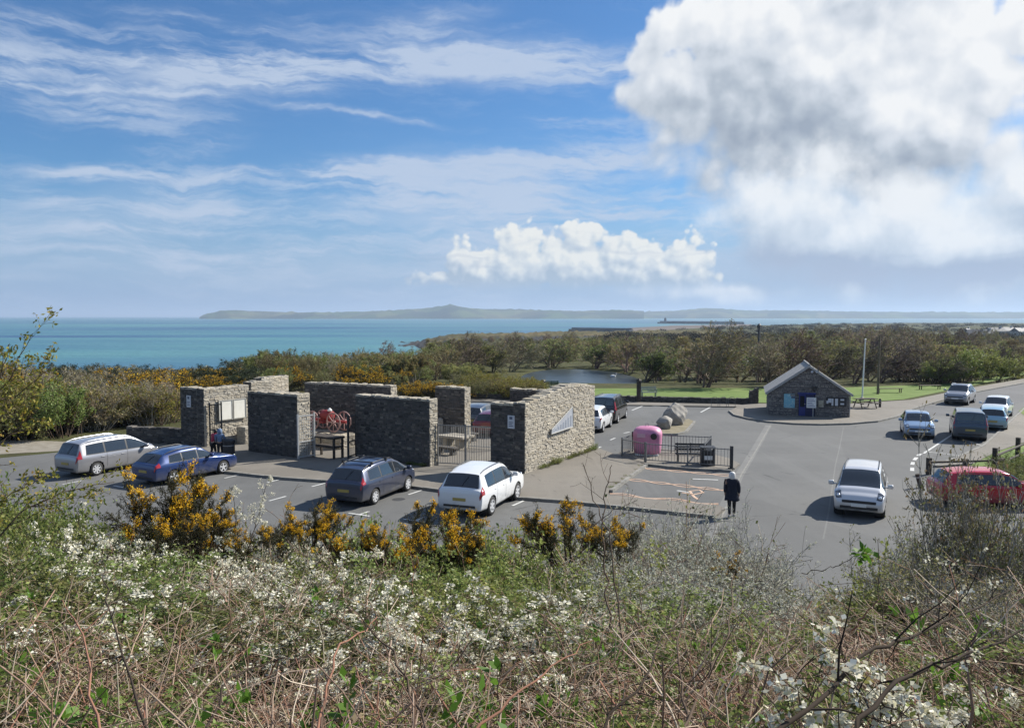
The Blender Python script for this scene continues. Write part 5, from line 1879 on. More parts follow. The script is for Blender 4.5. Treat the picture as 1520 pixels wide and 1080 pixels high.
picnic('dark timber picnic table right of the stone hut', G(1284, 607), .11, R(8), M_darkwood)
picnic('grey picnic table on the grass behind the left enclosure walls', At(446, 560, 92), -.1, R(10), M_wood)
picnic('grey picnic table on the grass near the orange gorse', At(497, 558, 95), -.1, R(-12), M_wood)
q = G(1306, 606); t = thing('bollard', 'short dark bollard beside the timber picnic table', 'bollard', (q.x, q.y, .1))
mb = MB(); mb.lathe([(.1, 0), (.1, .62), (.07, .7), (.001, .72)], 8); mb.build('post', M_darkwood, t)
mb = MB(); mb.lathe([(.105, .5), (.105, .56)], 8); mb.build('band', M_steel, t)
slat_bench('weathered plank bench under the trees right of the wooden pole', G(1320, 583), .02, R(2), 2.6, M_wood, False)
slat_bench('weathered plank bench farther right under the dark trees', G(1380, 578), .02, R(6), 2.4, M_wood, False)
slat_bench('pale bench on the lawn right of the dark post', G(963, 589), .03, R(4), 1.5, M_steel, True)
slat_bench('dark green bench at the edge of the pond', G(819, 579.5), .02, R(4), 1.45, mat('green_bench_paint', (0.02, 0.06, 0.035), (0.03, 0.08, 0.045), rough=.5), True)
q = G(806, 580); t = thing('dog_bin', 'tiny dark bin on a post beside the green pond bench', 'bin', (q.x, q.y, 0))
mb = MB(); mb.box(-.06, .06, -.06, .06, 0, .5); mb.build('post', M_black, t)
mb = MB(); mb.lathe([(.2, .45), (.26, .5), (.26, 1.0), (.15, 1.15), (.001, 1.18)], 10); mb.build('body', M_black, t)
q = At(534, 564, 84); t = thing('marker_post', 'tiny white marker post behind the enclosure', 'post', (q.x, q.y, 0))
mb = MB(); mb.box(-.16, .16, -.08, .08, 0, 1.35, .03); mb.build('shaft', M_white, t)
mb = MB(); mb.box(-.2, .2, -.12, .12, 1.35, 1.45, .02); mb.build('cap', M_white, t)
q = G(1068, 606); t = thing('cycle_rack', 'pale hooped cycle rack by the hut end of the bays', 'cycle rack', (q.x, q.y, .1), R(0))
for k in range(3):
    mb = MB(); x = -.7 + .7 * k
    mb.path([(x, -.1, 0), (x, -.1, .7), (x + .12, -.1, .84), (x + .42, -.1, .84), (x + .54, -.1, .7), (x + .54, -.1, 0)], .017, 6); mb.build('hoop', M_rail, t)
# knee rail and log post by the red car
a = G(1381, 705); c = G(1490, 702)
t = thing('knee_rail', 'low dark timber rail behind the red hatchback', 'rail', (a.x, a.y, .05), math.atan2(c.y - a.y, c.x - a.x))
Lk = (c - a).length
mb = MB(); mb.box(-.1, Lk, -.04, .04, .52, .62, .01); mb.build('rail', M_wood, t)
for k in range(3):
    mb = MB(); x = Lk * k / 2; mb.box(x - .1, x + .1, .041, .22, -.1, .66 + (.1 if k == 0 else 0), .015); mb.build('post', M_darkwood, t)
q = G(1368, 724); t = thing('log_bollard', 'leaning log bollard left of the red hatchback', 'bollard', (q.x, q.y, 0))
mb = MB(); mb.tube((0, 0, -.1), (-.22, 0, .62), .1, .085, 9); mb.build('shaft', M_darkwood, t)
mb = MB(); mb.tube((-.16, 0, .45), (-.18, 0, .52), .105, .105, 9); mb.build('band', M_steel, t)
# rustic fence on the right
a = G(1476, 702); c = G(1590, 650)
t = thing('post_and_rail_fence', 'dark rustic post and rail fence on the right verge', 'fence', (a.x, a.y, .08), math.atan2(c.y - a.y, c.x - a.x))
Lk = (c - a).length
for k in range(5):
    mb = MB(); x = Lk * k / 4; mb.box(x - .12, x + .12, -.1, .1, -.1, 1.15 + .1 * math.sin(k * 2.3), .03); mb.build('post', M_darkwood, t)
for z_ in (.35, .82):
    mb = MB(); mb.tube((-.3, -.13, z_), (Lk, -.13, z_ + .06), .06, .05, 7); mb.build('rail', M_darkwood, t)
# bird on the pond
q = G(910, 559.5, -1.6); t = thing('swan', 'tiny white bird floating on the pond', 'bird', (q.x, q.y, -1.6))
mb = MB(); mb.smooth = True; mb.lathe([(.02, -.45), (.2, -.3), (.26, 0), (.2, .25), (.06, .42)], 10, 'x', (0, 0, .12)); mb.path([(.36, 0, .2), (.46, 0, .42), (.44, 0, .62), (.52, 0, .66)], [.06, .045, .045, .03], 7); mb.build('body', M_white, t)
mb = MB(); mb.tube((.53, 0, .66), (.64, 0, .63), .025, .008, 6); mb.build('beak', mat('beak_orange', (0.6, 0.22, 0.03), rough=.5), t)

# ---- far small buildings
M_render = mat('pale_render', (0.5, 0.49, 0.46), (0.62, 0.61, 0.58), rough=.8, scale=.5)
M_slateroof = mat('far_slate_roof', (0.09, 0.09, 0.10), (0.13, 0.13, 0.14), rough=.7, scale=1)


def far_house(label, px, py, Y, w, d, h, ang=0, m=None):
    q = At(px, py, Y)
    zg = land(q.x, q.y)
    t = thing('house', label, 'house', (q.x, q.y, zg), ang, 'far houses on the right')
    hh = h * .62
    mb = MB(); mb.prism([(-w / 2, -d / 2), (w / 2, -d / 2), (w / 2, d / 2), (-w / 2, d / 2)], -1, hh)
    mb.build('wall', m or M_render, t)
    mb = MB(); mb.add([(-w / 2 - .3, -d / 2 - .3, hh), (w / 2 + .3, -d / 2 - .3, hh), (w / 2 + .3, d / 2 + .3, hh), (-w / 2 - .3, d / 2 + .3, hh), (-w / 2 - .3, 0, hh + h * .6), (w / 2 + .3, 0, hh + h * .6)],
                      [(0, 1, 5, 4), (2, 3, 4, 5), (1, 2, 5), (3, 0, 4), (3, 2, 1, 0)])
    rf = mb.build('roof', M_slateroof, t)
    mb = MB(); mb.box(w * .3, w * .3 + 1.1, -.6, .6, hh + h * .25, hh + h * .6 + 1.1); mb.build('chimney', M_render, rf)
    for k in (-1, 1):
        mb = MB(); mb.box(k * w * .25 - .7, k * w * .25 + .7, -d / 2 - .05, -d / 2 - .01, hh - 2.1, hh - .8); mb.build('window', M_glass, t)


for i, (px, py, Y, w, lab) in enumerate(((1449, 484.5, 560, 11, 'far pale house left of the other far houses'), (1462, 483.5, 600, 10, 'far white gabled house second from the left'), (1478, 481.5, 700, 14, 'far long pale house in the middle of the far row'),
                                         (1496, 480.5, 720, 12, 'far pale house next to the frame edge row'), (1513, 479, 680, 15, 'far broad house at the right edge'), (1436, 484, 640, 9, 'smallest far house beside the harbour water'))):
    far_house(lab, px, py, Y, w, 8, 5.5, R(-20 + 13 * i))
q = At(1127, 487, 230); zt = At(1127, 481.5, 230).z; zg = land(q.x, q.y)
t = thing('lookout_tower', 'small dark tower poking out of the wood', 'tower', (q.x, q.y, zg))
mb = MB(); mb.lathe([(.4, 0), (.35, zt - zg - 1)], 4); mb.build('shaft', M_darksteel, t)
mb = MB(); mb.lathe([(.62, zt - zg - 1), (.62, zt - zg - .2), (.1, zt - zg + .3)], 4); mb.build('cabin', M_darksteel, t)
q = At(1054, 489.5, 1150)
t = thing('white_shed', 'tiny white shed at the edge of the mud flats', 'shed', (q.x, q.y, q.z - 3))
mb = MB(); mb.box(-7, 7, -4, 4, -2, 4); mb.build('wall', M_white, t)
mb = MB(); mb.add([(-7.3, -4.3, 4), (7.3, -4.3, 4), (7.3, 4.3, 4), (-7.3, 4.3, 4), (-7.3, 0, 6.5), (7.3, 0, 6.5)], [(0, 1, 5, 4), (2, 3, 4, 5), (1, 2, 5), (3, 0, 4), (3, 2, 1, 0)]); mb.build('roof', M_white, t)

# ------------------------------------------------------------------ people
M_skin = mat('skin', (0.42, 0.25, 0.18), (0.48, 0.30, 0.22), rough=.55, scale=8)
M_navycoat = mat('navy_coat', (0.008, 0.010, 0.022), (0.016, 0.018, 0.035), rough=.85, scale=9, bump=.5)
M_trou = mat('dark_trousers', (0.010, 0.010, 0.013), (0.02, 0.02, 0.024), rough=.85, scale=9)
M_hairw = mat('silver_hair', (0.55, 0.54, 0.53), (0.72, 0.71, 0.70), rough=.6, scale=20)
M_hoodie = mat('grey_blue_hoodie', (0.13, 0.19, 0.30), (0.18, 0.25, 0.38), rough=.85, scale=8)
M_redj = mat('red_jacket', (0.34, 0.02, 0.05), (0.45, 0.05, 0.09), rough=.75, scale=8)
M_hair = mat('dark_hair', (0.015, 0.011, 0.009), (0.03, 0.022, 0.018), rough=.5, scale=20)
M_shoe = mat('shoe', (0.03, 0.03, 0.03), rough=.7)


def skinned(name, chains, m, parent, sub=2):
    """one continuous surface grown round a skeleton. chains: list of [(point, radius), ...]; equal points are merged"""
    idx = {}; vs = []; rs = []; es = []
    for ch in chains:
        prev = None
        for p, r in ch:
            key = tuple(round(c, 4) for c in p)
            if key not in idx:
                idx[key] = len(vs); vs.append(p); rs.append(r)
            i = idx[key]
            if prev is not None and prev != i: es.append((prev, i))
            prev = i
    me = bpy.data.meshes.new(name); me.from_pydata(vs, es, [])
    o = link(name, me, parent); me.materials.append(m)
    md = o.modifiers.new('skin', 'SKIN'); md.use_smooth_shade = True
    sv = me.skin_vertices[0].data
    for i, r in enumerate(rs):
        sv[i].radius = (r, r) if not isinstance(r, tuple) else r
        sv[i].use_root = (i == 0)
    s2 = o.modifiers.new('sub', 'SUBSURF'); s2.levels = sub; s2.render_levels = sub
    return o


def person(label, loc, rz, H, top, bottom, hair, stride=.25, lean=0.06, coat_len=None, arms=((-.25, -.05), (.12, .1)), hood=False, long_hair=False, shoes=None, bend=0.0):
    """figure facing +x; arms: (upper swing, elbow bend) for right and left"""
    t = thing('person', label, 'person', loc, rz)
    s = H / 1.7
    V = lambda x, y, z: (x * s, y * s, z * s)
    hipz = .90
    pel = V(0, 0, hipz + .03)
    w = lambda z: lean * (z - .9) + bend * max(0, z - .95)
    spine = [(pel, .125 * s), (V(w(1.08), 0, 1.08), .125 * s), (V(w(1.25), 0, 1.25), .145 * s), (V(w(1.40), 0, 1.39), .10 * s), (V(w(1.47), 0, 1.46), .052 * s), (V(w(1.52) + .01, 0, 1.53), .07 * s), (V(w(1.6) + .02, 0, 1.60), .092 * s), (V(w(1.66) + .01, 0, 1.665), .07 * s)]
    chest = V(w(1.40), 0, 1.39)
    legs, lows = [], []
    for sd, st in ((-1, stride), (1, -stride)):
        hip = V(0, sd * .09, hipz - .04)
        knee = V(st * .55 + .05, sd * .095, .49)
        ank = V(st * 1.0 - (.06 if st < 0 else 0), sd * .095, .085 + (.04 if st < 0 else 0))
        toe = V(st * 1.0 + .15 - (.06 if st < 0 else 0), sd * .105, .035)
        legs.append([(pel, .125 * s), (hip, .092 * s), (knee, .058 * s), (ank, .04 * s), (toe, .032 * s)])
        lows.append((ank, toe))
    armc, hands = [], []
    for sd, (sw, eb) in zip((-1, 1), arms):
        sh = V(w(1.4), sd * .19, 1.385)
        el = V(w(1.4) + sw * .9, sd * .25, 1.12)
        ha = V(w(1.4) + sw * 1.5 + eb, sd * .25, .88 + abs(eb) * .6)
        armc.append([(chest, .10 * s), (sh, .048 * s), (el, .038 * s), (ha, .027 * s)])
        hands.append((el, ha, sd))
    chains = [spine] + legs + armc
    for el, ha, sd in hands:
        d = (Vector(ha) - Vector(el)).normalized()
        pm = Vector(ha) + d * .06 * s
        chains.append([(ha, .03 * s), (tuple(pm), .034 * s)])
        side = Vector((1, 0, 0)) - d * d.x; side.normalize()
        for k, ln in enumerate((.075, .085, .08, .06)):
            b0_ = pm + side * (.024 * s * (1.5 - k)) * .7 + d * .02 * s
            chains.append([(tuple(pm), .034 * s), (tuple(b0_), .012 * s), (tuple(b0_ + d * ln * .55 * s), .010 * s), (tuple(b0_ + d * ln * .9 * s + Vector((.0, -sd * .015 * s, 0))), .008 * s)])
        th = Vector(ha) + d * .02 * s + side * .04 * s
        chains.append([(ha, .03 * s), (tuple(th), .013 * s), (tuple(th + d * .045 * s + side * .012 * s), .010 * s)])
    skinned('body', chains, M_skin, t, 1)
    mb = MB(); hx_ = Vector(V(w(1.6) + .02 + .098, 0, 1.585)); mb.lathe([(.001, .03), (.012, .012), (.018, -.012), (.001, -.02)], 8, 'z', hx_); mb.build('nose', M_skin, t)
    # clothes follow the same skeleton, a little thicker
    g = 1.16
    skinned('trousers', [[(pel, .135 * s)] + [(l[1][0], .105 * s), (l[2][0], .072 * s), (tuple(Vector(l[3][0]) + Vector((0, 0, .02 * s))), .056 * s)] for l in legs], bottom, t)
    jk = [[(V(0, 0, hipz + .04), .150 * s), (spine[1][0], .146 * s), (spine[2][0], .168 * s), (spine[3][0], .145 * s), (V(w(1.46), 0, 1.46), .085 * s)]]
    for a in armc: jk.append([(chest, .145 * s), (a[1][0], .092 * s), (a[2][0], .072 * s), (tuple(Vector(a[3][0]).lerp(Vector(a[2][0]), .05)), .052 * s)])
    skinned('jacket', jk, top, t)
    if coat_len:
        mb = MB(); mb.smooth = True
        n = 24; pr = [(.185, 1.28), (.178, 1.1), (.20, .95), (.235, .8), (.26, coat_len + .03), (.255, coat_len), (.22, coat_len + .01)]
        vs, fs = [], []
        for i, (r, z) in enumerate(pr):
            for k in range(n):
                a = 2 * PI * k / n
                rr = r * (1 + (.05 * math.sin(5 * a + z * 7) if z < 1.0 else 0))
                vs.append(V(rr * math.cos(a) * .82 + w(z), rr * math.sin(a) * 1.05, z + (.02 * math.sin(3 * a) if z < .75 else 0)))
        for i in range(len(pr) - 1):
            for k in range(n): fs.append((i * n + k, i * n + (k + 1) % n, (i + 1) * n + (k + 1) % n, (i + 1) * n + k))
        mb.add(vs, fs); mb.build('coat_skirt', top, t)
    for ank, toe in lows:
        mb = MB(); mb.smooth = True
        a, b_ = Vector(ank), Vector(toe)
        mb.path([a + Vector((-.03 * s, 0, -.03 * s)), a.lerp(b_, .5) + Vector((0, 0, -.01)), b_], [.052 * s, .052 * s, .042 * s], 10); mb.build('shoe', shoes or M_shoe, t)
    hc = Vector(V(w(1.6) + .02, 0, 1.60))
    if hood:
        mb = MB(); mb.smooth = True
        mb.lathe([(.10 * s, -.17 * s), (.135 * s, -.08 * s), (.14 * s, .02 * s), (.11 * s, .10 * s), (.05 * s, .145 * s), (.001, .155 * s)], 16, 'z', hc + Vector((-.02 * s, 0, 0))); mb.build('hood', top, t)
    else:
        mb = MB(); mb.smooth = True
        lo = -.21 * s if long_hair else -.09 * s
        mb.lathe([(.03 * s, lo), (.085 * s, lo * .8), (.108 * s, lo * .4), (.112 * s, .0), (.105 * s, .07 * s), (.055 * s, .115 * s), (.001, .125 * s)], 16, 'z', hc + Vector((-.032 * s, 0, 0)), 1.0, 1.02); mb.build('hair', hair, t)
    return t


q = G(1086, 768)
person('person in a long navy coat with silver hair walking away across the car park', (q.x, q.y, .008), R(80), 1.70, M_navycoat, M_trou, M_hairw, .13, .05, .66, ((-.05, .03), (-.02, .05)), long_hair=True, shoes=mat('pale_shoe', (.35, .34, .33), rough=.7))
q = G(327, 684)
person('person in a grey blue hooded top facing the notice boards', (q.x, q.y, .11), R(95), 1.55, M_hoodie, M_trou, M_hair, .03, .02, None, ((.06, .1), (.06, .1)), hood=True)
q = G(316.5, 683)
person('dark haired person in a red jacket bending beside the hooded one', (q.x, q.y, .11), R(60), 1.5, M_redj, M_trou, M_hair, .08, .1, None, ((.15, .15), (.1, .15)), long_hair=True, bend=.2)

# ------------------------------------------------------------------ plants
def unit(a): return a / np.maximum(np.linalg.norm(a, axis=-1, keepdims=True), 1e-9)


def grow(rg, p, d, L, r, K=4, wander=.2, up=0.0, wind=None, tip=.3):
    """N branches as poly-lines: p, d (N,3); L, r (N,)"""
    n = len(p)
    pts = np.zeros((n, K, 3)); pts[:, 0] = p; cur = unit(d.copy())
    drift = np.array([0, 0, up]) + (np.array(wind) if wind is not None else 0)
    for k in range(1, K):
        cur = unit(cur + rg.normal(0, wander, (n, 3)) + drift)
        pts[:, k] = pts[:, k - 1] + cur * (L / (K - 1))[:, None]
    return pts, r[:, None] * np.linspace(1, tip, K)[None, :]


def sprout(rg, pts, rad, m, t0=.3, t1=1.0, ang=(.5, 1.0), lf=(.35, .6), rf=.6):
    """m side shoots from every branch: base points, directions, lengths, radii"""
    n, K, _ = pts.shape
    t = rg.uniform(t0, t1, (n, m)) * (K - 1)
    i = np.clip(t.astype(int), 0, K - 2); f = (t - i)[..., None]
    rows = np.arange(n)[:, None]
    a, b = pts[rows, i], pts[rows, i + 1]
    p = a * (1 - f) + b * f
    tan = unit(b - a)
    rr = rad[rows, i] * (1 - f[..., 0]) + rad[rows, i + 1] * f[..., 0]
    perp = unit(np.cross(tan, rg.normal(0, 1, (n, m, 3))))
    th = rg.uniform(*ang, (n, m))[..., None]
    d = tan * np.cos(th) + perp * np.sin(th)
    L0 = np.linalg.norm(pts[:, 1:] - pts[:, :-1], axis=2).sum(1)[:, None]
    L = L0 * rg.uniform(*lf, (n, m)) * (1.15 - .4 * t / (K - 1))
    return p.reshape(-1, 3), d.reshape(-1, 3), L.ravel(), (rr * rf).ravel()


def tubes(rg, pts, rad, sides=3):
    n, K, _ = pts.shape
    tan = np.zeros_like(pts)
    tan[:, :-1] = pts[:, 1:] - pts[:, :-1]; tan[:, -1] = tan[:, -2]
    tan = unit(tan)
    ref = unit(rg.normal(0, 1, (n, 1, 3)))
    a = unit(np.cross(tan, ref)); b = np.cross(tan, a)
    if sides == 2:
        V = np.stack([pts + a * rad[..., None], pts - a * rad[..., None]], 2)
    else:
        V = np.stack([pts + (a * math.cos(2 * PI * k / sides) + b * math.sin(2 * PI * k / sides)) * rad[..., None] for k in range(sides)], 2)
    s = V.shape[2]
    base = (np.arange(n) * K * s)[:, None, None] + (np.arange(K - 1) * s)[None, :, None]
    ks = np.arange(s if sides > 2 else 1)[None, None, :]
    q = np.stack([base + ks, base + (ks + 1) % s, base + s + (ks + 1) % s, base + s + ks], -1).reshape(-1, 4)
    return V.reshape(-1, 3), q


def leaves(rg, c, l, w, bias=None, curl=.0):
    """a rhombic leaf at every point"""
    n = len(c)
    a = unit(rg.normal(0, 1, (n, 3)) + (0 if bias is None else np.array(bias)))
    b = unit(np.cross(a, rg.normal(0, 1, (n, 3))))
    ll = (l * rg.uniform(.6, 1.25, n))[:, None]; ww = (w * rg.uniform(.7, 1.2, n))[:, None]
    nn = np.cross(a, b)
    V = np.stack([c, c + a * ll * .45 + b * ww * .5 + nn * ll * curl, c + a * ll, c + a * ll * .45 - b * ww * .5 + nn * ll * curl], 1)
    return V.reshape(-1, 3), np.arange(n * 4).reshape(-1, 4)


def cat(parts):
    Vs, Fs, o = [], [], 0
    for V, q in parts:
        Vs.append(V); Fs.append(q + o); o += len(V)
    return np.concatenate(Vs), np.concatenate(Fs)


def on(rg, pts, n, t0=.2, t1=1.0, jit=0.0):
    """n random points along a set of branches"""
    N_, K, _ = pts.shape
    r = rg.integers(0, N_, n); t = rg.uniform(t0, t1, n) * (K - 1)
    i = np.clip(t.astype(int), 0, K - 2); f = (t - i)[:, None]
    return pts[r, i] * (1 - f) + pts[r, i + 1] * f + rg.normal(0, jit, (n, 3))


# bark, leaf and flower colours (each leaf its own shade)
M_twb = island_mat('bark_brown', [(0, (0.055, 0.038, 0.028)), (.5, (0.10, 0.072, 0.052)), (1, (0.17, 0.125, 0.095))], .9, spec=.1)
M_twg = island_mat('bark_grey', [(0, (0.14, 0.128, 0.11)), (.5, (0.26, 0.24, 0.205)), (1, (0.40, 0.375, 0.33))], .9, spec=.1)
M_twd = island_mat('bark_dark', [(0, (0.022, 0.017, 0.014)), (.5, (0.045, 0.034, 0.026)), (1, (0.085, 0.065, 0.05))], .9, spec=.1)
M_straw = island_mat('dead_stems', [(0, (0.12, 0.075, 0.055)), (.2, (0.32, 0.215, 0.155)), (.42, (0.50, 0.385, 0.29)), (.58, (0.33, 0.17, 0.115)), (.72, (0.24, 0.16, 0.11)), (.87, (0.64, 0.54, 0.42)), (1, (0.20, 0.19, 0.075))], .9, spec=.1, trans=.15)
M_trk = island_mat('bark_sunlit', [(0, (0.15, 0.112, 0.08)), (.5, (0.26, 0.205, 0.155)), (1, (0.38, 0.315, 0.25))], .9, spec=.1, obj_var=.9)
M_trd = island_mat('bark_purple_brown', [(0, (0.075, 0.052, 0.045)), (.5, (0.14, 0.105, 0.09)), (1, (0.22, 0.175, 0.15))], .9, spec=.1, obj_var=.9)
M_lfresh = island_mat('leaf_fresh', [(0, (0.12, 0.16, 0.042)), (.4, (0.20, 0.245, 0.06)), (.8, (0.28, 0.33, 0.09)), (1, (0.36, 0.35, 0.14))], .55, trans=.42, obj_var=.5)
M_lgreen = island_mat('leaf_green', [(0, (0.08, 0.105, 0.032)), (.4, (0.14, 0.17, 0.05)), (.75, (0.21, 0.235, 0.072)), (1, (0.26, 0.21, 0.09))], .6, trans=.45, obj_var=.6)
M_lolive = island_mat('leaf_olive', [(0, (0.11, 0.11, 0.042)), (.4, (0.19, 0.18, 0.07)), (.75, (0.27, 0.245, 0.105)), (1, (0.33, 0.245, 0.125))], .7, trans=.3, obj_var=.7)
M_ltan = island_mat('leaf_tan', [(0, (0.17, 0.135, 0.075)), (.5, (0.31, 0.25, 0.135)), (.8, (0.38, 0.32, 0.16)), (1, (0.21, 0.21, 0.085))], .8, trans=.25, obj_var=.5)
M_lyel = island_mat('leaf_yellow_green', [(0, (0.14, 0.15, 0.028)), (.5, (0.24, 0.24, 0.04)), (.8, (0.33, 0.28, 0.05)), (1, (0.30, 0.18, 0.045))], .65, trans=.35)
M_ldark = island_mat('leaf_dark', [(0, (0.015, 0.028, 0.010)), (.5, (0.028, 0.045, 0.014)), (1, (0.05, 0.065, 0.02))], .6, trans=.2, obj_var=.5)
M_lbright = island_mat('leaf_bright', [(0, (0.07, 0.15, 0.02)), (.6, (0.11, 0.22, 0.028)), (1, (0.15, 0.27, 0.04))], .5, trans=.4)
M_bud = island_mat('leaf_bud', [(0, (0.17, 0.19, 0.06)), (.5, (0.26, 0.275, 0.09)), (1, (0.31, 0.24, 0.11))], .7, trans=.36, obj_var=1.0)
M_bloss = island_mat('blossom_white', [(0, (0.62, 0.58, 0.42)), (.4, (0.76, 0.73, 0.60)), (.8, (0.82, 0.80, 0.70)), (1, (0.62, 0.58, 0.36))], .8, trans=.25, spec=.1)
M_pale = island_mat('pale_buds', [(0, (0.34, 0.34, 0.25)), (.5, (0.52, 0.52, 0.42)), (.85, (0.66, 0.66, 0.57)), (1, (0.24, 0.25, 0.11))], .8, trans=.25, spec=.1)
M_gorse = island_mat('gorse_spines', [(0, (0.022, 0.030, 0.010)), (.5, (0.045, 0.052, 0.016)), (.85, (0.085, 0.075, 0.025)), (1, (0.11, 0.07, 0.03))], .75, trans=.15)
M_gyel = island_mat('gorse_bloom', [(0, (0.56, 0.26, 0.014)), (.3, (0.76, 0.42, 0.018)), (.7, (0.84, 0.54, 0.03)), (1, (0.86, 0.62, 0.09))], .7, trans=.3, spec=.1)

PROTO = {}
HEIGHT = {}


def puff(rg, c, n, s, size):
    """a cluster of petals round every point"""
    P_ = np.repeat(c, n, 0) + rg.normal(0, s, (len(c) * n, 3))
    return leaves(rg, P_, size, size * .95, curl=.08)


def proto(kind, seed, f):
    rg = np.random.default_rng(seed)
    made = f(rg)
    PROTO.setdefault(kind, []).append([(nm, np_mesh(nm, V, q, m)) for nm, (V, q), m in made])
    HEIGHT[kind] = float(np.quantile(np.concatenate([V[:, 2] for _, (V, q), _ in made]), .995))


def stems_up(rg, n, R0, H, spread, r, K=5, wander=.16, up=.12, wind=None):
    a = rg.uniform(0, 2 * PI, n); rr = R0 * np.sqrt(rg.uniform(0, 1, n))
    p = np.stack([rr * np.cos(a), rr * np.sin(a), np.full(n, -.12)], 1)
    d = np.stack([np.cos(a) * spread * rg.uniform(.2, 1.2, n), np.sin(a) * spread * rg.uniform(.2, 1.2, n), np.ones(n)], 1)
    return grow(rg, p, d, H * rg.uniform(.65, 1.1, n), r * rg.uniform(.6, 1.2, n), K, wander, up, wind)


# near-bank bushes, about 1.3 m high and 0.75 m in radius
def blackthorn(nbl, nleaf, nst=26):
    def f(rg):
        s, sr = stems_up(rg, nst, .45, 1.15, .5, .0085)
        b1, r1 = grow(rg, *sprout(rg, s, sr, 5, .25, 1, (.5, 1.1), (.3, .5)), 4, .2, .08)
        b2, r2 = grow(rg, *sprout(rg, b1, r1, 5, .2, 1, (.6, 1.2), (.3, .6)), 3, .2, .05)
        r1 = np.maximum(r1, .0024); r2 = np.maximum(r2, .0017)
        out = [('stems', cat([tubes(rg, s, sr, 4), tubes(rg, b1, r1, 3), tubes(rg, b2, r2, 2)]), M_twd)]
        if nleaf: out.append(('foliage', leaves(rg, on(rg, b2, nleaf * 2, .2, 1, .012), .045, .024), M_lgreen))
        hi = b2[b2[:, -1, 2] > np.quantile(b2[:, -1, 2], .25)]
        # blossom clings in sprays to some twigs and leaves others bare
        hi = hi[rg.uniform(0, 1, len(hi)) < .38]
        out.append(('blossom', puff(rg, on(rg, hi, nbl, .25, 1, .006), 18, .019, .030), M_bloss))
        return out
    return f


for i, (nb, nl) in enumerate(((210, 500), (110, 700), (300, 350))): proto('blackthorn', 100 + i, blackthorn(nb, nl))


def pale_thorn(rg):
    s, sr = stems_up(rg, 34, .5, 1.2, .42, .007, wander=.2)
    b1, r1 = grow(rg, *sprout(rg, s, sr, 6, .2, 1, (.5, 1.1), (.3, .5)), 4, .24, .12)
    b2, r2 = grow(rg, *sprout(rg, b1, r1, 6, .15, 1, (.6, 1.2), (.3, .65)), 3, .22, .05)
    r1 = np.maximum(r1, .0022); r2 = np.maximum(r2, .0017)
    return [('stems', cat([tubes(rg, s, sr, 4), tubes(rg, b1, r1, 3), tubes(rg, b2, r2, 2)]), M_twg),
            ('blossom', puff(rg, on(rg, b2, 1900, .2, 1, .008), 4, .011, .019), M_pale),
            ('foliage', leaves(rg, on(rg, b2, 700, .2, 1, .01), .022, .011), M_lolive)]


for i in range(3): proto('pale_thorn', 120 + i, pale_thorn)


def green_bush(ml, n=4300):
    def f(rg):
        s, sr = stems_up(rg, 22, .5, 1.1, .6, .008)
        b1, r1 = grow(rg, *sprout(rg, s, sr, 5, .2, 1, (.5, 1.2), (.3, .55)), 4, .2, .1)
        b2, r2 = grow(rg, *sprout(rg, b1, r1, 5, .15, 1, (.6, 1.3), (.3, .6)), 3, .2, .1)
        r1 = np.maximum(r1, .0022); r2 = np.maximum(r2, .0015)
        return [('stems', cat([tubes(rg, s, sr, 4), tubes(rg, b1, r1, 3), tubes(rg, b2, r2, 2)]), M_twb),
                ('foliage', cat([leaves(rg, on(rg, b2, n, .1, 1, .018), .050, .028, curl=.05), leaves(rg, on(rg, b1, n // 5, .3, 1, .015), .06, .034)]), ml)]
    return f


for i, ml in enumerate((M_lfresh, M_lfresh, M_lgreen)): proto('green_bush', 140 + i, green_bush(ml))


def gorse(rg):
    s, sr = stems_up(rg, 16, .35, 1.0, .75, .015, up=.03)
    b1, r1 = grow(rg, *sprout(rg, s, sr, 9, .25, 1, (.4, 1.0), (.28, .45)), 4, .14, .12)
    b2, r2 = grow(rg, *sprout(rg, b1, r1, 7, .15, 1, (.5, 1.0), (.35, .55)), 3, .12, .14)
    r1 = np.maximum(r1, .004); r2 = np.maximum(r2, .003)
    z = b1[:, -1, 2] + .25 * np.linalg.norm(b1[:, -1, :2], axis=1)
    lim = (z > np.quantile(z, .58)) & (rg.uniform(0, 1, len(z)) < .42)
    tips = b2.reshape(len(b1), 7, 3, 3)[lim].reshape(-1, 3, 3)
    tips = np.concatenate([tips, b1[lim][:, 1:]])
    fp = on(rg, tips, 1300, .3, 1.0, .020)
    return [('stems', cat([tubes(rg, s, sr, 4), tubes(rg, b1, r1, 3), tubes(rg, b2, r2, 3)]), M_twd),
            ('spines', cat([leaves(rg, on(rg, b2, 9000, .0, 1, .008), .045, .010), leaves(rg, on(rg, b1, 5000, .1, 1, .008), .05, .010)]), M_gorse),
            ('blossom', puff(rg, fp, 3, .012, .026), M_gyel)]


for i in range(3): proto('gorse', 160 + i, gorse)


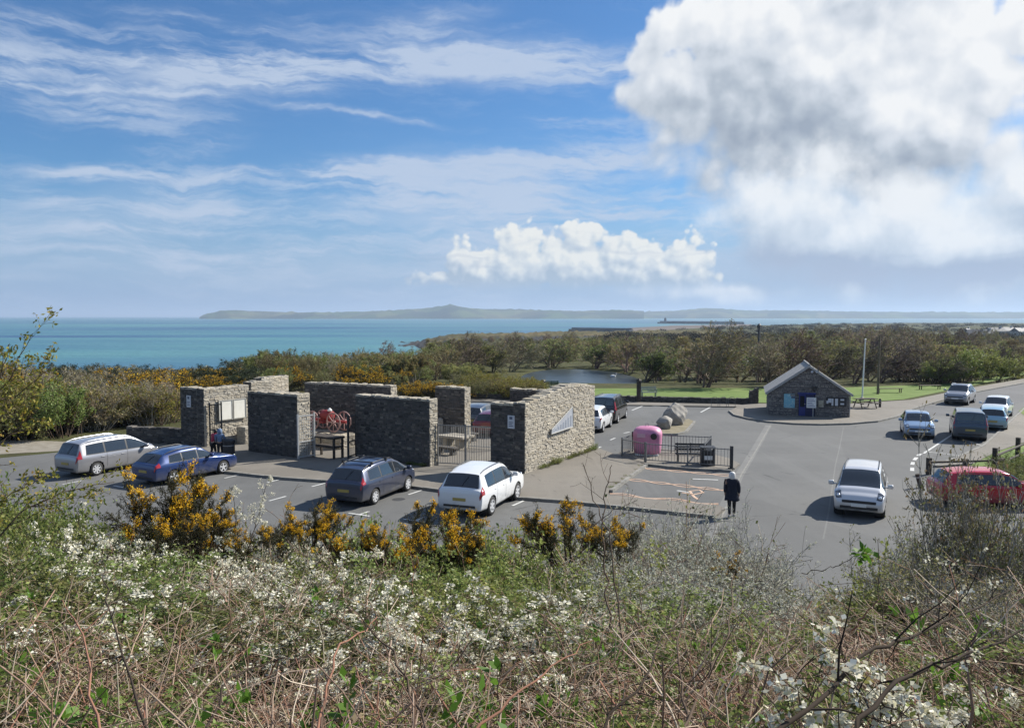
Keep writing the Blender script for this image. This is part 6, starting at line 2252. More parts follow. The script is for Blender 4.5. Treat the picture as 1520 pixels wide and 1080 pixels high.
def briar(nl):
    def f(rg):
        n = 40
        a = rg.uniform(0, 2 * PI, n); rr = .6 * np.sqrt(rg.uniform(0, 1, n))
        p = np.stack([rr * np.cos(a), rr * np.sin(a), np.full(n, -.1)], 1)
        a2 = rg.uniform(0, 2 * PI, n)
        d = np.stack([np.cos(a2) * .7, np.sin(a2) * .7, np.ones(n)], 1)
        s, sr = grow(rg, p, d, rg.uniform(.8, 1.7, n), rg.uniform(.005, .0105, n), 7, .18, -.09, tip=.5)
        b1, r1 = grow(rg, *sprout(rg, s, sr, 5, .2, 1, (.5, 1.2), (.18, .4)), 4, .2, .02)
        r1 = np.maximum(r1, .0030)
        b2, r2 = grow(rg, *sprout(rg, b1, r1, 1, .2, 1, (.6, 1.3), (.4, .7)), 3, .2, .0); r2 = np.maximum(r2, .0022)
        out = [('stems', cat([tubes(rg, s, sr, 5), tubes(rg, b1, r1, 3), tubes(rg, b2, r2, 3)]), M_straw)]
        if nl: out.append(('foliage', leaves(rg, on(rg, b1, nl, .2, 1, .02), .042, .026, curl=.06), M_lgreen if nl > 300 else M_lfresh))
        return out
    return f


for i, nl in enumerate((120, 0, 520, 60)): proto('briar', 180 + i, briar(nl))


def grey_shrub(rg):
    s, sr = stems_up(rg, 20, .30, 1.15, .36, .011, 6, .12, .1)
    b1, r1 = grow(rg, *sprout(rg, s, sr, 7, .25, 1, (.3, .75), (.3, .5)), 5, .16, .14)
    b2, r2 = grow(rg, *sprout(rg, b1, r1, 6, .2, 1, (.4, .9), (.3, .55)), 4, .18, .1)
    b3, r3 = grow(rg, *sprout(rg, b2, r2, 2, .3, 1, (.5, 1.0), (.3, .6)), 3, .2, .05)
    r1 = np.maximum(r1, .0034); r2 = np.maximum(r2, .0024); r3 = np.maximum(r3, .0017)
    return [('stems', cat([tubes(rg, s, sr, 5), tubes(rg, b1, r1, 3), tubes(rg, b2, r2, 3), tubes(rg, b3, r3, 2)]), M_twg),
            ('foliage', leaves(rg, on(rg, b3, 3000, .2, 1, .012), .034, .018), M_lolive),
            ('buds', leaves(rg, on(rg, b2, 1100, .3, 1, .012), .016, .012), M_pale)]


for i in range(3): proto('grey_shrub', 200 + i, grey_shrub)


def leafy_shoot(rg):
    s, sr = stems_up(rg, 5, .05, .42, .6, .005, 4, .12, .1)
    c = on(rg, s, 34, .45, 1.0, .01)
    return [('stems', tubes(rg, s, sr, 4), M_twb), ('foliage', leaves(rg, c, .085, .042, (0, 0, .7), curl=.07), M_lbright)]


for i in range(3): proto('leafy_shoot', 220 + i, leafy_shoot)


# mid-ground scrub, about 2.6 m high and 2 m in radius
def scrub(ml, mt, n=6500, lsz=.12, yel=0, nst=26):
    def f(rg):
        s, sr = stems_up(rg, nst, 1.0, 2.4, .62, .03)
        b1, r1 = grow(rg, *sprout(rg, s, sr, 6, .25, 1, (.4, 1.0), (.3, .5)), 4, .2, .12)
        b2, r2 = grow(rg, *sprout(rg, b1, r1, 6, .2, 1, (.5, 1.1), (.3, .55)), 3, .2, .08)
        r1 = np.maximum(r1, .010); r2 = np.maximum(r2, .007)
        out = [('stems', cat([tubes(rg, s, sr, 4), tubes(rg, b1, r1, 3), tubes(rg, b2, r2, 2)]), mt),
               ('foliage', leaves(rg, on(rg, b2, n, .1, 1, .07), lsz, lsz * .5), ml)]
        if yel:
            z = b2[:, -1, 2] + .3 * np.linalg.norm(b2[:, -1, :2], axis=1)
            tips = b2[(z > np.quantile(z, .55))]; tips = tips[rg.uniform(0, 1, len(tips)) < .6]
            out.append(('blossom', puff(rg, on(rg, tips, yel, .3, 1.05, .05), 2, .03, .085), M_gyel if yel < 4000 else M_bud))
        return out
    return f


for i in range(2): proto('olive_scrub', 240 + i, scrub(M_lolive, M_twb, 5200))
for i in range(2): proto('tan_scrub', 250 + i, scrub(M_ltan, M_twg, 3600, .11))
for i in range(2): proto('dark_scrub', 260 + i, scrub(M_ldark, M_twd, 7500, .13))
for i in range(2): proto('flowering_gorse', 270 + i, scrub(M_gorse, M_twd, 6000, .11, 750))
for i in range(2): proto('yellow_scrub', 280 + i, scrub(M_lyel, M_twb, 4200, .12))
for i in range(2): proto('white_scrub', 290 + i, scrub(M_lgreen, M_twg, 4500, .12, 4001))
for i in range(2): proto('fresh_scrub', 295 + i, scrub(M_lfresh, M_twb, 8000, .13))


# trees, nominally 5 m high; blown over to the right by the sea wind
def tree(ml, mt, n, lsz, wind=.06, twig=5, low=.12, tm=.09):
    def f(rg):
        nt = 3
        a = rg.uniform(0, 2 * PI, nt)
        p = np.stack([.25 * np.cos(a), .25 * np.sin(a), np.full(nt, -.2)], 1)
        d = np.stack([.35 * np.cos(a) + .15, .35 * np.sin(a), np.ones(nt)], 1)
        t, tr = grow(rg, p, d, rg.uniform(2.6, 3.4, nt), np.full(nt, tm) * rg.uniform(.7, 1.1, nt), 6, .12, .02, (wind, 0, 0), .45)
        w = (wind, 0, 0)
        b1, r1 = grow(rg, *sprout(rg, t, tr, 9, low, 1, (.45, 1.1), (.45, .75), .55), 5, .14, .06, w)
        b2, r2 = grow(rg, *sprout(rg, b1, r1, 6, .2, 1, (.4, .95), (.35, .6), .55), 4, .16, .08, w)
        b3, r3 = grow(rg, *sprout(rg, b2, r2, twig, .15, 1, (.4, 1.0), (.35, .6), .6), 3, .16, .08, w)
        b4, r4 = grow(rg, *sprout(rg, b3, r3, 3, .2, 1, (.4, 1.0), (.4, .7), .7), 3, .18, .05, w)
        r2 = np.maximum(r2, .018); r3 = np.maximum(r3, .013); r4 = np.maximum(r4, .010)
        out = [('trunk', cat([tubes(rg, t, tr, 6), tubes(rg, b1, r1, 4)]), mt), ('crown', cat([tubes(rg, b2, r2, 3), tubes(rg, b3, r3, 2), tubes(rg, b4, r4, 2)]), mt)]
        if n: out.append(('foliage', leaves(rg, on(rg, b4, n, .1, 1, .06), lsz, lsz * .55), ml))
        return out
    return f


for i in range(3): proto('bare_tree', 300 + i, tree(M_bud, M_trk, 1300, .11, .10))
for i in range(2): proto('bare_dark_tree', 310 + i, tree(M_bud, M_trd, 700, .10, .12))
for i in range(3): proto('budding_tree', 320 + i, tree(M_bud, M_trk, 5200, .13, .06))
for i in range(2): proto('green_tree', 330 + i, tree(M_lgreen, M_trd, 6500, .15, .05))
for i in range(2): proto('fresh_tree', 340 + i, tree(M_lfresh, M_trk, 7500, .15, .03))

NAMES = dict(blackthorn='blackthorn_bush', pale_thorn='thorn_bush', green_bush='leafy_bush', gorse='gorse_bush', briar='briar_bush', grey_shrub='grey_shrub', leafy_shoot='leafy_shoot',
             olive_scrub='scrub_bush', tan_scrub='scrub_bush', dark_scrub='scrub_bush', flowering_gorse='gorse_bush', yellow_scrub='scrub_bush', white_scrub='scrub_bush', fresh_scrub='leafy_bush',
             bare_tree='bare_tree', bare_dark_tree='bare_tree', budding_tree='budding_tree', green_tree='green_tree', fresh_tree='leafy_tree')
prg = np.random.default_rng(77)


def plant(kind, loc, sx, sz, label, cat_, group=None, rz=None, k=None, tilt=0.12):
    ps = PROTO[kind]
    parts = ps[int(prg.integers(0, len(ps))) if k is None else k % len(ps)]
    e = thing(NAMES[kind], label, cat_, loc, 0, group)
    e.rotation_euler = (prg.normal(0, tilt * .5), prg.normal(0, tilt * .5), prg.uniform(0, 2 * PI) if rz is None else rz)
    e.scale = (sx * prg.uniform(.92, 1.08), sx * prg.uniform(.92, 1.08), sz)
    for nm, me in parts: link(nm, me, e)
    return e


# ---- the near bank
TOP = [(-200, 690), (0, 712), (50, 735), (120, 768), (185, 770), (205, 770), (300, 790), (345, 772), (400, 768), (470, 778), (560, 792), (640, 790), (700, 796), (760, 794), (830, 788), (880, 788), (930, 782), (985, 760), (1040, 765),
       (1080, 800), (1110, 842), (1180, 885), (1240, 925), (1290, 935), (1330, 905), (1350, 840), (1390, 795), (1440, 775), (1490, 785), (1560, 790), (1720, 790)]


def top_px(px): return float(np.interp(px, [p[0] for p in TOP], [p[1] for p in TOP]))


def canopy(px, D):
    """height of the scrub's surface above the car park"""
    tp = top_px(px)
    g = min(1.0, (2.9 / D) ** 1.25) if D > 2.9 else 1.0
    row = tp + (1085 - tp) * g
    if D > 11: row = tp + (1085 - tp) * g * max(0, 1 - (D - 11) / 8)
    return CAMZ - (row - 469) * D / F, row


PATCH = [(50, 820, 70, 50), (320, 850, 170, 75), (240, 790, 60, 40), (450, 800, 90, 50), (640, 940, 110, 50), (760, 900, 90, 40), (885, 785, 60, 45), (1425, 915, 40, 22), (60, 900, 60, 40), (470, 960, 90, 40)]


def pick(px, row):
    u = prg.uniform()
    if any(((px - a) / c) ** 2 + ((row - b_) / d) ** 2 < 1 for a, b_, c, d in PATCH) and prg.uniform() < (.68 if row < 870 else .34): return 'blackthorn'
    if row > 950: return 'briar' if u < .86 else 'green_bush' if u < .94 else 'blackthorn'
    if row > 890:
        if 950 < px < 1280: return 'pale_thorn' if u < .4 else 'briar' if u < .85 else 'green_bush'
        if px > 1280: return 'grey_shrub' if u < .35 else 'briar' if u < .82 else 'green_bush'
        return 'briar' if u < .52 else 'green_bush' if u < .88 else 'blackthorn'
    if px < 190: return 'green_bush' if u < .88 else 'briar'
    if px < 330: return 'green_bush' if u < .5 else 'gorse' if u < .6 else 'briar'
    if px < 560: return 'briar' if u < .45 else 'green_bush' if u < .75 else 'gorse' if u < .83 else 'blackthorn'
    if px < 900:
        if row > 800: return 'green_bush' if u < .8 else 'briar'
        return 'green_bush' if u < .5 else 'gorse' if u < .6 else 'briar'
    if px < 960: return 'pale_thorn' if u < .35 else 'green_bush' if u < .7 else 'briar'
    if px < 1290: return 'pale_thorn' if u < .85 else 'briar'
    return 'grey_shrub' if u < .62 else 'pale_thorn' if u < .7 else 'green_bush'


BL = dict(blackthorn=('white flowering blackthorn bush in the tangle of scrub on the near bank', 'bush', 'blackthorn bushes on the near bank'),
          pale_thorn=('pale grey twiggy thorn bush with tiny whitish buds on the near bank', 'bush', 'pale thorn bushes on the near bank'),
          green_bush=('low leafy green bush growing among the scrub of the near bank', 'bush', 'leafy bushes on the near bank'),
          gorse=('dark spiny gorse bush tipped with orange yellow flowers on the near bank', 'gorse', 'gorse bushes on the near bank'),
          briar=('tangle of dead brown briar stems at the front of the near bank', 'briar', 'briar tangles on the near bank'),
          grey_shrub=('tall grey branched shrub with small olive leaves on the right of the near bank', 'shrub', 'grey shrubs on the near bank'))
D = 2.3
while D < 17.5:
    rad = .42 + .030 * D
    X = -.74 * D - .3
    while X < .74 * D + .3:
        x = X + prg.normal(0, rad * .22); y = D + prg.normal(0, rad * .22)
        px = 760 + F * x / y
        if y < foot(x) + 1.2:
            zc, row = canopy(px, y)
            gz = land(x, y)
            hgt = zc - gz
            if hgt > .28:
                kind = pick(px, row)
                lab, c_, g_ = BL[kind]
                hh = min(hgt, 2.6) * prg.uniform(.80, 1.06)
                plant(kind, k=int(prg.integers(0, 2)) if kind == 'green_bush' and 540 < px < 920 else None, loc=(x, y, gz), sx=(rad / .62) * prg.uniform(.85, 1.15) * (1 if hh > .6 else .8), sz=hh / 1.2, label=lab, cat_=c_, group=g_)
        X += rad * .98
    D += rad * .80

# the gorse that stands up against the car park
for i, (px, py, Dg, w, k) in enumerate(((243, 686, 13.5, .66, 0), (258, 742, 12.6, .62, 1), (304, 752, 12.0, .34, 2), (655, 742, 13.5, .56, 1), (628, 792, 12.5, .36, 0), (692, 779, 12.8, .4, 2), (838, 738, 12.5, .54, 2), (455, 738, 13.2, .42, 0), (410, 772, 12.2, .28, 1),
                                        (535, 775, 12.2, .42, 2), (575, 776, 12.4, .34, 0), (918, 770, 10.5, .30, 1), (1095, 828, 11.5, .28, 0), (350, 782, 12.6, .3, 2))):
    q = At(px, py, Dg); gz = land(q.x, q.y)
    labs = {0: 'tall dark gorse bush crowned with yellow flowers in front of the blue estate', 3: 'gorse bush with bright orange heads in front of the white sport utility car', 6: 'orange topped gorse bush standing against the buff pavement', 7: 'gorse bush with a flat yellow spray in front of the dark blue grey car'}
    plant('gorse', (q.x, q.y, q.z - 1.02 * w / .58), w / .62, w / .62, labs.get(i, 'gorse bush tipped with yellow flowers along the upper edge of the near bank'), 'gorse', None if i in labs else 'gorse bushes along the bank edge', k=k, tilt=.05)
# the tall shrub on the right, in several stems' clumps
for i, (px, py, Dg, w) in enumerate(((1440, 700, 9.5, .66), (1400, 732, 9.0, .52), (1375, 800, 8.2, .6), (1500, 745, 9.0, .8))):
    q = At(px, py, Dg); gz = land(q.x, q.y)
    plant('grey_shrub', (q.x, q.y, gz), w / .62, (q.z - gz) / 1.25, ('tallest grey shrub on the bank rising in front of the red hatchback', 'upright grey shrub left of the tallest one', 'lower grey shrub leaning towards the open tarmac', 'grey shrub against the right edge below the fence')[i], 'shrub', 'grey shrubs on the near bank', k=i, tilt=.06)
# fresh shoots
for i, (px, py, Dg, s) in enumerate(((815, 1045, 2.9, 1.3), (760, 990, 3.6, 1.1), (650, 1010, 3.4, 1.0), (1060, 935, 5.0, 1.1), (1245, 985, 4.2, 1.2), (60, 960, 4.0, 1.5), (20, 930, 4.4, 1.5), (370, 935, 4.8, 1.2), (560, 900, 5.6, 1.1), (490, 870, 6.5, 1.0), (1340, 880, 6.0, 1.3), (95, 1000, 3.4, 1.1), (310, 1010, 3.4, 1.0), (1450, 1000, 3.6, 1.1), (1180, 1040, 3.2, .9), (740, 1060, 2.8, .9))):
    q = At(px, py, Dg)
    plant('leafy_shoot', (q.x, q.y, q.z - .36 * s), s, s, ('large leaved bright green shoot near the bottom middle of the photograph' if i == 0 else 'bright green leafy shoot pushing up through the dead stems of the bank'), 'shoot', None if i == 0 else 'leafy shoots on the near bank')

for i in range(26):
    Dg = prg.uniform(2.6, 6.5); px = prg.uniform(0, 1520)
    x = (px - 760) / F * Dg; zc, row = canopy(px, Dg); s = prg.uniform(.6, 1.2)
    plant('leafy_shoot', (x, Dg, zc - .34 * s), s, s, 'bright green leafy shoot pushing up through the dead stems of the bank', 'shoot', 'leafy shoots on the near bank')

# ---- dead grass and stems that nobody could count
def undergrowth():
    rg = np.random.default_rng(501)
    n = 8500
    Dd = 2.0 * (17.0 / 2.0) ** rg.uniform(0, 1, n)
    x = rg.uniform(-.75, .75, n) * Dd
    keep = Dd < np.array([foot(v) for v in x]) + .6
    x, Dd = x[keep], Dd[keep]; n = len(x)
    z = np.array([land(a, b_) for a, b_ in zip(x, Dd)])
    hc = np.array([canopy(760 + F * a / b_, b_)[0] for a, b_ in zip(x, Dd)]) - z
    L = np.clip(hc, .2, 1.5) * rg.uniform(.35, 1.0, n)
    a = rg.uniform(0, 2 * PI, n)
    d = np.stack([np.cos(a) * .75, np.sin(a) * .75, rg.uniform(.35, 1.3, n)], 1)
    s, sr = grow(rg, np.stack([x, Dd, z - .03], 1), d, L, rg.uniform(.002, .0046, n) * (1 + .04 * Dd), 5, .16, -.05, tip=.4)
    V, q = tubes(rg, s, sr, 2)
    o = link('undergrowth', np_mesh('undergrowth', V, q, M_straw))
    tag(o, 'tangled dead grass and stems covering the near bank', 'undergrowth', None, 'stuff')
    m = 16000
    c = on(rg, s, m, .1, .9, .04)
    V, q = leaves(rg, c, .045, .028)
    o2 = link('leaf_litter', np_mesh('leaf_litter', V, q, M_ltan))
    tag(o2, 'small dead and green leaves scattered through the bank scrub', 'leaf litter', None, 'stuff')


undergrowth()


# ---- single stems that stand out against the scene
def stem(label, pts, r0, r1, m, twigs=0, seed=0, name='bare_branch', leafn=0, lm=None, lsz=.06, tl=.3, bl=0):
    """pts: (px, py, depth) along the stem"""
    P_ = [At(*p) for p in pts]
    base = P_[0]
    t = thing(name, label, 'stem', base)
    rg = np.random.default_rng(seed)
    loc = np.array([[(p - base)[:] for p in P_]])
    K = loc.shape[1]
    # a finer, slightly crooked line
    tt = np.linspace(0, K - 1, K * 4)
    fine = np.stack([np.interp(tt, range(K), loc[0, :, c]) for c in range(3)], 1)
    fine[1:-1] += rg.normal(0, .006 * (1 + base.y * .05), (len(fine) - 2, 3))
    rad = np.linspace(r0, r1, len(fine))[None]
    parts = [tubes(rg, fine[None], rad, 6)]
    tw = None
    if twigs:
        tw, r_ = grow(rg, *sprout(rg, fine[None], rad, twigs, .15, 1, (.6, 1.1), (tl * .5, tl), .6), 4, .14, .05); r_ = np.maximum(r_, r1 * .5)
        parts.append(tubes(rg, tw, r_, 4))
        tw2, r2_ = grow(rg, *sprout(rg, tw, r_, 3, .3, 1, (.6, 1.1), (.3, .5), .7), 3, .14, .03); r2_ = np.maximum(r2_, r1 * .4)
        parts.append(tubes(rg, tw2, r2_, 3))
        tw = np.concatenate([tw[:, [0, 1, 3]], tw2])
    V, q = cat(parts)
    link('stem', np_mesh('stem', V, q, m), t)
    src = tw if tw is not None else fine[None, -6:]
    if leafn: V, q = leaves(rg, on(rg, src, leafn, .3, 1, lsz * .3), lsz, lsz * .5, curl=.08); link('foliage', np_mesh('foliage', V, q, lm), t)
    if bl: V, q = puff(rg, on(rg, src, bl, .3, 1, .008), 8, .011, .017); link('blossom', np_mesh('blossom', V, q, M_bloss), t)
    return t


stem('thick dark thorny branch slanting up from the bottom right', [(1130, 1110, 2.3), (1210, 1045, 2.5), (1290, 965, 2.8), (1345, 945, 3.0), (1420, 915, 3.4), (1500, 875, 3.9)], .0095, .0035, M_twd, 8, 1, tl=.2, bl=14)
stem('dark branch crossing the bottom right corner', [(1250, 1120, 2.2), (1330, 1010, 2.5), (1400, 985, 2.7), (1540, 930, 3.1)], .009, .004, M_twd, 6, 2, tl=.18, bl=12)
stem('bare forked stem standing up in front of the buff pavement', [(905, 930, 5.0), (898, 850, 5.3), (893, 790, 5.5), (903, 720, 5.7), (908, 690, 5.8)], .007, .0025, M_twb, 5, 3, tl=.25)
stem('bare stem leaning left in front of the buff pavement', [(925, 960, 4.8), (905, 800, 5.2), (882, 740, 5.4), (866, 690, 5.5)], .006, .002, M_twb, 4, 4, tl=.15)
stem('long bare twig reaching right over the wavy lines', [(860, 800, 5.3), (900, 765, 5.5), (945, 742, 5.7)], .004, .0018, M_twd, 3, 14, tl=.12)
stem('tall thin upright stem in front of the open tarmac on the right', [(1315, 960, 5.2), (1306, 880, 5.3), (1303, 800, 5.4)], .0036, .0018, M_twb, 2, 5, tl=.08)
stem('curling twig ending in a tuft of green leaves over the tarmac', [(1190, 850, 6.3), (1225, 845, 6.3), (1250, 838, 6.3), (1268, 826, 6.3), (1285, 820, 6.3)], .004, .0022, M_twd, 0, 6, 'leafy_twig', 26, M_lbright, .085)
stem('bare horizontal twig below the leaf tuft', [(1420, 850, 6.6), (1350, 856, 6.5), (1290, 862, 6.4), (1225, 868, 6.3)], .004, .0018, M_twd, 3, 7, tl=.1)
stem('pale broken stem leaning in the gap at the right', [(1265, 935, 5.6), (1285, 910, 5.6), (1303, 890, 5.6)], .007, .005, M_straw, 0, 8)
stem('white blossom spray rising against the tarmac in front of the parking bays', [(372, 800, 11.5), (385, 760, 11.8), (395, 720, 12.0)], .008, .003, M_twd, 9, 9, 'blossom_spray', tl=.4, bl=150)
stem('short white blossom spray left of the taller spray', [(350, 790, 11.6), (349, 755, 11.8), (347, 725, 11.9)], .007, .003, M_twd, 7, 10, 'blossom_spray', tl=.3, bl=80)
for i, pts in enumerate((((470, 1090, 2.6), (500, 960, 3.0), (560, 915, 3.5)), ((640, 1100, 2.5), (590, 980, 2.9), (520, 900, 3.6)), ((300, 1100, 2.5), (340, 1000, 2.9), (460, 970, 3.2)), ((150, 1100, 2.5), (120, 930, 3.3), (90, 890, 3.8)), ((1000, 1100, 2.5), (1080, 950, 3.3), (1090, 850, 4.2)),
                        ((880, 1100, 2.5), (960, 1000, 2.8), (1000, 900, 3.4)), ((700, 1090, 2.6), (800, 1000, 2.9), (880, 950, 3.2)), ((1020, 1090, 2.6), (1010, 960, 3.1), (1015, 860, 3.9)), ((225, 1100, 2.5), (160, 900, 3.6), (150, 820, 4.6)))):
    stem('long arching stem crossing the dead growth at the bottom of the bank', pts, .0055, .002, (M_straw, M_twb, M_twd)[i % 3], 8, 20 + i, tl=.16, name='arching_stem')['group'] = 'arching stems on the near bank'

# the leafy branches at the left edge
for i, (pts, n) in enumerate(((((-60, 760, 9.5), (-20, 640, 9.6), (15, 560, 9.7), (48, 495, 9.8)), 300), (((-80, 740, 9.2), (-30, 600, 9.3), (20, 590, 9.5), (75, 548, 9.6)), 260), (((-90, 820, 9.0), (-40, 700, 9.2), (20, 640, 9.5), (70, 595, 9.7)), 330),
                              (((-80, 830, 8.8), (-20, 760, 9.1), (30, 725, 9.3), (75, 700, 9.6)), 260), (((-70, 700, 9.4), (-30, 620, 9.4), (0, 560, 9.5), (12, 520, 9.6)), 200), (((-60, 860, 9), (30, 760, 9.3), (90, 730, 9.6), (170, 715, 9.9)), 200))):
    stem(('leafy twig at the left edge standing highest against the sea', 'leafy twig at the left edge crossing the sea line', 'long yellow green branch at the left edge above the silver car', 'low yellow green branch at the left edge in front of the path', 'short leafy twig in the left edge corner of the sea', 'lowest leafy branch at the left edge over the tarmac')[i],
         pts, .012, .004, M_twb, 15, 40 + i, 'leafy_branch', int(n * 1.15), M_lyel, .058, .26)['group'] = 'leafy branches at the left edge'

# ---- scrub left of and behind the car park
SG = 'scrub bushes beyond the car park'


def scrubs(kinds, pxs, Ys, n, h, r, label, group, jit=1.0, cat_='bush', cond=None, snap=None):
    for i in range(n):
        px = prg.uniform(*pxs); Y = prg.uniform(*Ys)
        x = (px - 760) / F * Y; z = land(x, Y)
        if cond and not cond(x, Y): continue
        hh = prg.uniform(*h); rr = prg.uniform(*r)
        if snap:
            zmax = CAMZ - (snap(px) - 469) * Y / F
            hh = min(hh, max(.6, (zmax - z) * prg.uniform(.85, 1.03)))
        k = kinds[int(prg.integers(0, len(kinds)))]
        plant(k, (x, Y, z), rr / 1.9, hh / 2.6, label if not callable(label) else label(k), cat_, group)


def lab_left(k):
    return {'olive_scrub': 'olive green scrub bush in the thicket left of the enclosure', 'tan_scrub': 'tan twiggy scrub bush in the thicket left of the enclosure', 'dark_scrub': 'dark evergreen bush in the thicket left of the enclosure',
            'flowering_gorse': 'orange flowering gorse in the thicket left of the enclosure', 'yellow_scrub': 'yellow green scrub bush in the thicket left of the enclosure', 'fresh_scrub': 'fresh green bush in the thicket left of the enclosure'}[k]


sk_left = lambda px: float(np.interp(px, [-300, 0, 130, 180, 250, 330, 420], [535, 538, 540, 544, 545, 546, 540]))
scrubs(['tan_scrub', 'tan_scrub', 'olive_scrub', 'yellow_scrub'], (100, 255), (52, 60), 22, (2.0, 3.4), (1.6, 2.3), lab_left, 'bushes left of the enclosure', snap=lambda px: sk_left(px) + 25)
scrubs(['yellow_scrub', 'olive_scrub', 'fresh_scrub', 'yellow_scrub'], (-60, 110), (48, 56), 20, (2.2, 3.6), (1.6, 2.2), lab_left, 'bushes left of the enclosure', snap=lambda px: sk_left(px) + 25)
scrubs(['tan_scrub', 'dark_scrub', 'flowering_gorse', 'flowering_gorse', 'tan_scrub'], (-120, 265), (62, 78), 40, (2.6, 4.2), (1.8, 2.6), lab_left, 'bushes left of the enclosure', snap=lambda px: sk_left(px) + 8)
scrubs(['dark_scrub', 'olive_scrub', 'flowering_gorse', 'dark_scrub', 'tan_scrub'], (-200, 430), (80, 104), 46, (3.0, 5.0), (2.2, 3.0), lab_left, 'bushes left of the enclosure', snap=sk_left)


def lab_mid(k):
    return {'olive_scrub': 'olive scrub bush behind the stone enclosure', 'tan_scrub': 'tan scrub bush behind the stone enclosure', 'dark_scrub': 'dark bush behind the stone enclosure', 'flowering_gorse': 'orange flowering gorse behind the stone enclosure',
            'white_scrub': 'pale budding bush behind the stone enclosure', 'fresh_scrub': 'fresh green bush behind the stone enclosure', 'yellow_scrub': 'yellow green bush behind the stone enclosure'}[k]


sk_mid = lambda px: float(np.interp(px, [260, 330, 400, 470, 520, 640, 700, 800], [548, 540, 522, 522, 525, 530, 545, 552]))
scrubs(['olive_scrub', 'flowering_gorse', 'dark_scrub', 'white_scrub', 'flowering_gorse'], (300, 600), (74, 88), 26, (1.2, 2.4), (1.3, 2.0), lab_mid, 'bushes behind the enclosure', snap=lambda px: sk_mid(px) + 16)
scrubs(['olive_scrub', 'white_scrub', 'tan_scrub', 'dark_scrub', 'fresh_scrub'], (320, 690), (90, 112), 40, (2.0, 4.4), (1.8, 2.8), lab_mid, 'bushes behind the enclosure', snap=sk_mid)
scrubs(['flowering_gorse'], (595, 692), (70, 76), 12, (.9, 1.6), (1.0, 1.5), 'orange gorse along the wall right behind the enclosure', 'gorse behind the low wall', cat_='gorse')
scrubs(['yellow_scrub', 'olive_scrub'], (690, 798), (72, 84), 16, (1.3, 2.0), (1.6, 2.2), 'rounded olive bush at the left end of the pond', 'rounded bushes by the pond', snap=lambda px: float(np.interp(px, [690, 740, 800], [556, 551, 566])))


# ---- the wood
def dry(x, y):
    for (pc, hw_, hd_) in (POND, POND2):
        if ((x - pc.x) / (hw_ * 1.12)) ** 2 + ((y - pc.y) / (hd_ * 1.10)) ** 2 < 1: return False
    return True


def lab_tree(k, zone):
    w = {'bare_tree': 'bare brown windswept tree', 'bare_dark_tree': 'bare dark windswept tree', 'budding_tree': 'olive budding tree', 'green_tree': 'green leaved tree', 'fresh_tree': 'fresh bright green tree', 'olive_scrub': 'olive scrub bush', 'dark_scrub': 'dark evergreen bush', 'tan_scrub': 'tan scrub bush', 'fresh_scrub': 'fresh green bush'}[k]
    return w + ' ' + zone


def wood(kinds, wts, pxs, Ys, gap, h, zone, group, sky_, wide=1.0):
    Y = Ys[0]
    while Y < Ys[1]:
        x = (pxs[0] - 760) / F * Y + prg.uniform(0, gap)
        while x < (pxs[1] - 760) / F * Y:
            xx, yy = x + prg.normal(0, gap * .25), Y + prg.normal(0, gap * .3)
            px = 760 + F * xx / yy
            if dry(xx, yy):
                z = land(xx, yy)
                zmax = CAMZ - (sky_(px) - 469) * yy / F
                hh = min(prg.uniform(*h), max(1.5, zmax - z) * prg.uniform(.80, .98))
                k = kinds[int(prg.choice(len(kinds), p=np.array(wts) / sum(wts)))]
                n5 = 5.0 if 'tree' in k else 2.6
                wr = hh / n5 * wide * prg.uniform(1.0, 1.35)
                plant(k, (xx, yy, z - .1), wr, hh / HEIGHT[k], lab_tree(k, zone), 'tree' if 'tree' in k else 'bush', group, rz=prg.normal(0, .5) if 'tree' in k else None, tilt=.04)
            x += gap * prg.uniform(.8, 1.25)
        Y += gap * .95


sky_r = lambda px: float(np.interp(px, [640, 690, 760, 840, 880, 930, 960, 1040, 1075, 1090, 1130, 1200, 1290, 1380, 1460, 1560], [502, 500, 501, 499, 498, 496, 499, 502, 505, 501, 491, 486, 487, 490, 494, 497]))
sky_f = lambda px: float(np.interp(px, [930, 1000, 1060, 1130, 1200, 1290, 1380, 1450, 1560], [508, 497, 500, 508, 504, 508, 506, 504, 512]))
TB = ['bare_tree', 'bare_dark_tree', 'budding_tree', 'green_tree']
wood(TB + ['olive_scrub'], [3, 1.6, 4, 1.2, .8], (962, 1140), (87, 118), 6.6, (5.4, 7.6), 'in front of the pond water left of the hut', 'trees left of the hut', sky_f, 1.5)
wood(TB + ['dark_scrub'], [3.4, 2.0, 3.4, 1.0, .5], (1140, 1480), (88, 113), 6.4, (5.2, 7.6), 'at the front of the wood behind the hut', 'trees behind the hut', sky_f, 1.5)
wood(TB, [4, 1.4, 3.2, .7], (1075, 1620), (116, 190), 9.5, (6, 9), 'inside the wood behind the hut', 'trees inside the wood', lambda p: sky_r(p) + 6, 1.55)
wood(TB, [5, 1.4, 1.8, .2], (1085, 1600), (195, 330), 15, (8, 12), 'on the skyline of the wood behind the hut', 'trees on the skyline', sky_r, 1.5)
wood(TB, [2, 1.4, 3, 2], (640, 960), (128, 156), 7.6, (5.6, 8), 'on the far bank of the pond', 'trees beyond the pond', sky_r, 1.5)
wood(TB, [3, 1, 2.4, 1], (640, 1090), (165, 300), 10.5, (5.5, 8), 'behind the trees of the far pond bank', 'trees farther beyond the pond', lambda p: sky_r(p) - 1, 1.3)
sky_m = lambda px: float(np.interp(px, [400, 520, 600, 640, 680, 700, 760], [520, 521, 514, 505, 500, 502, 508]))
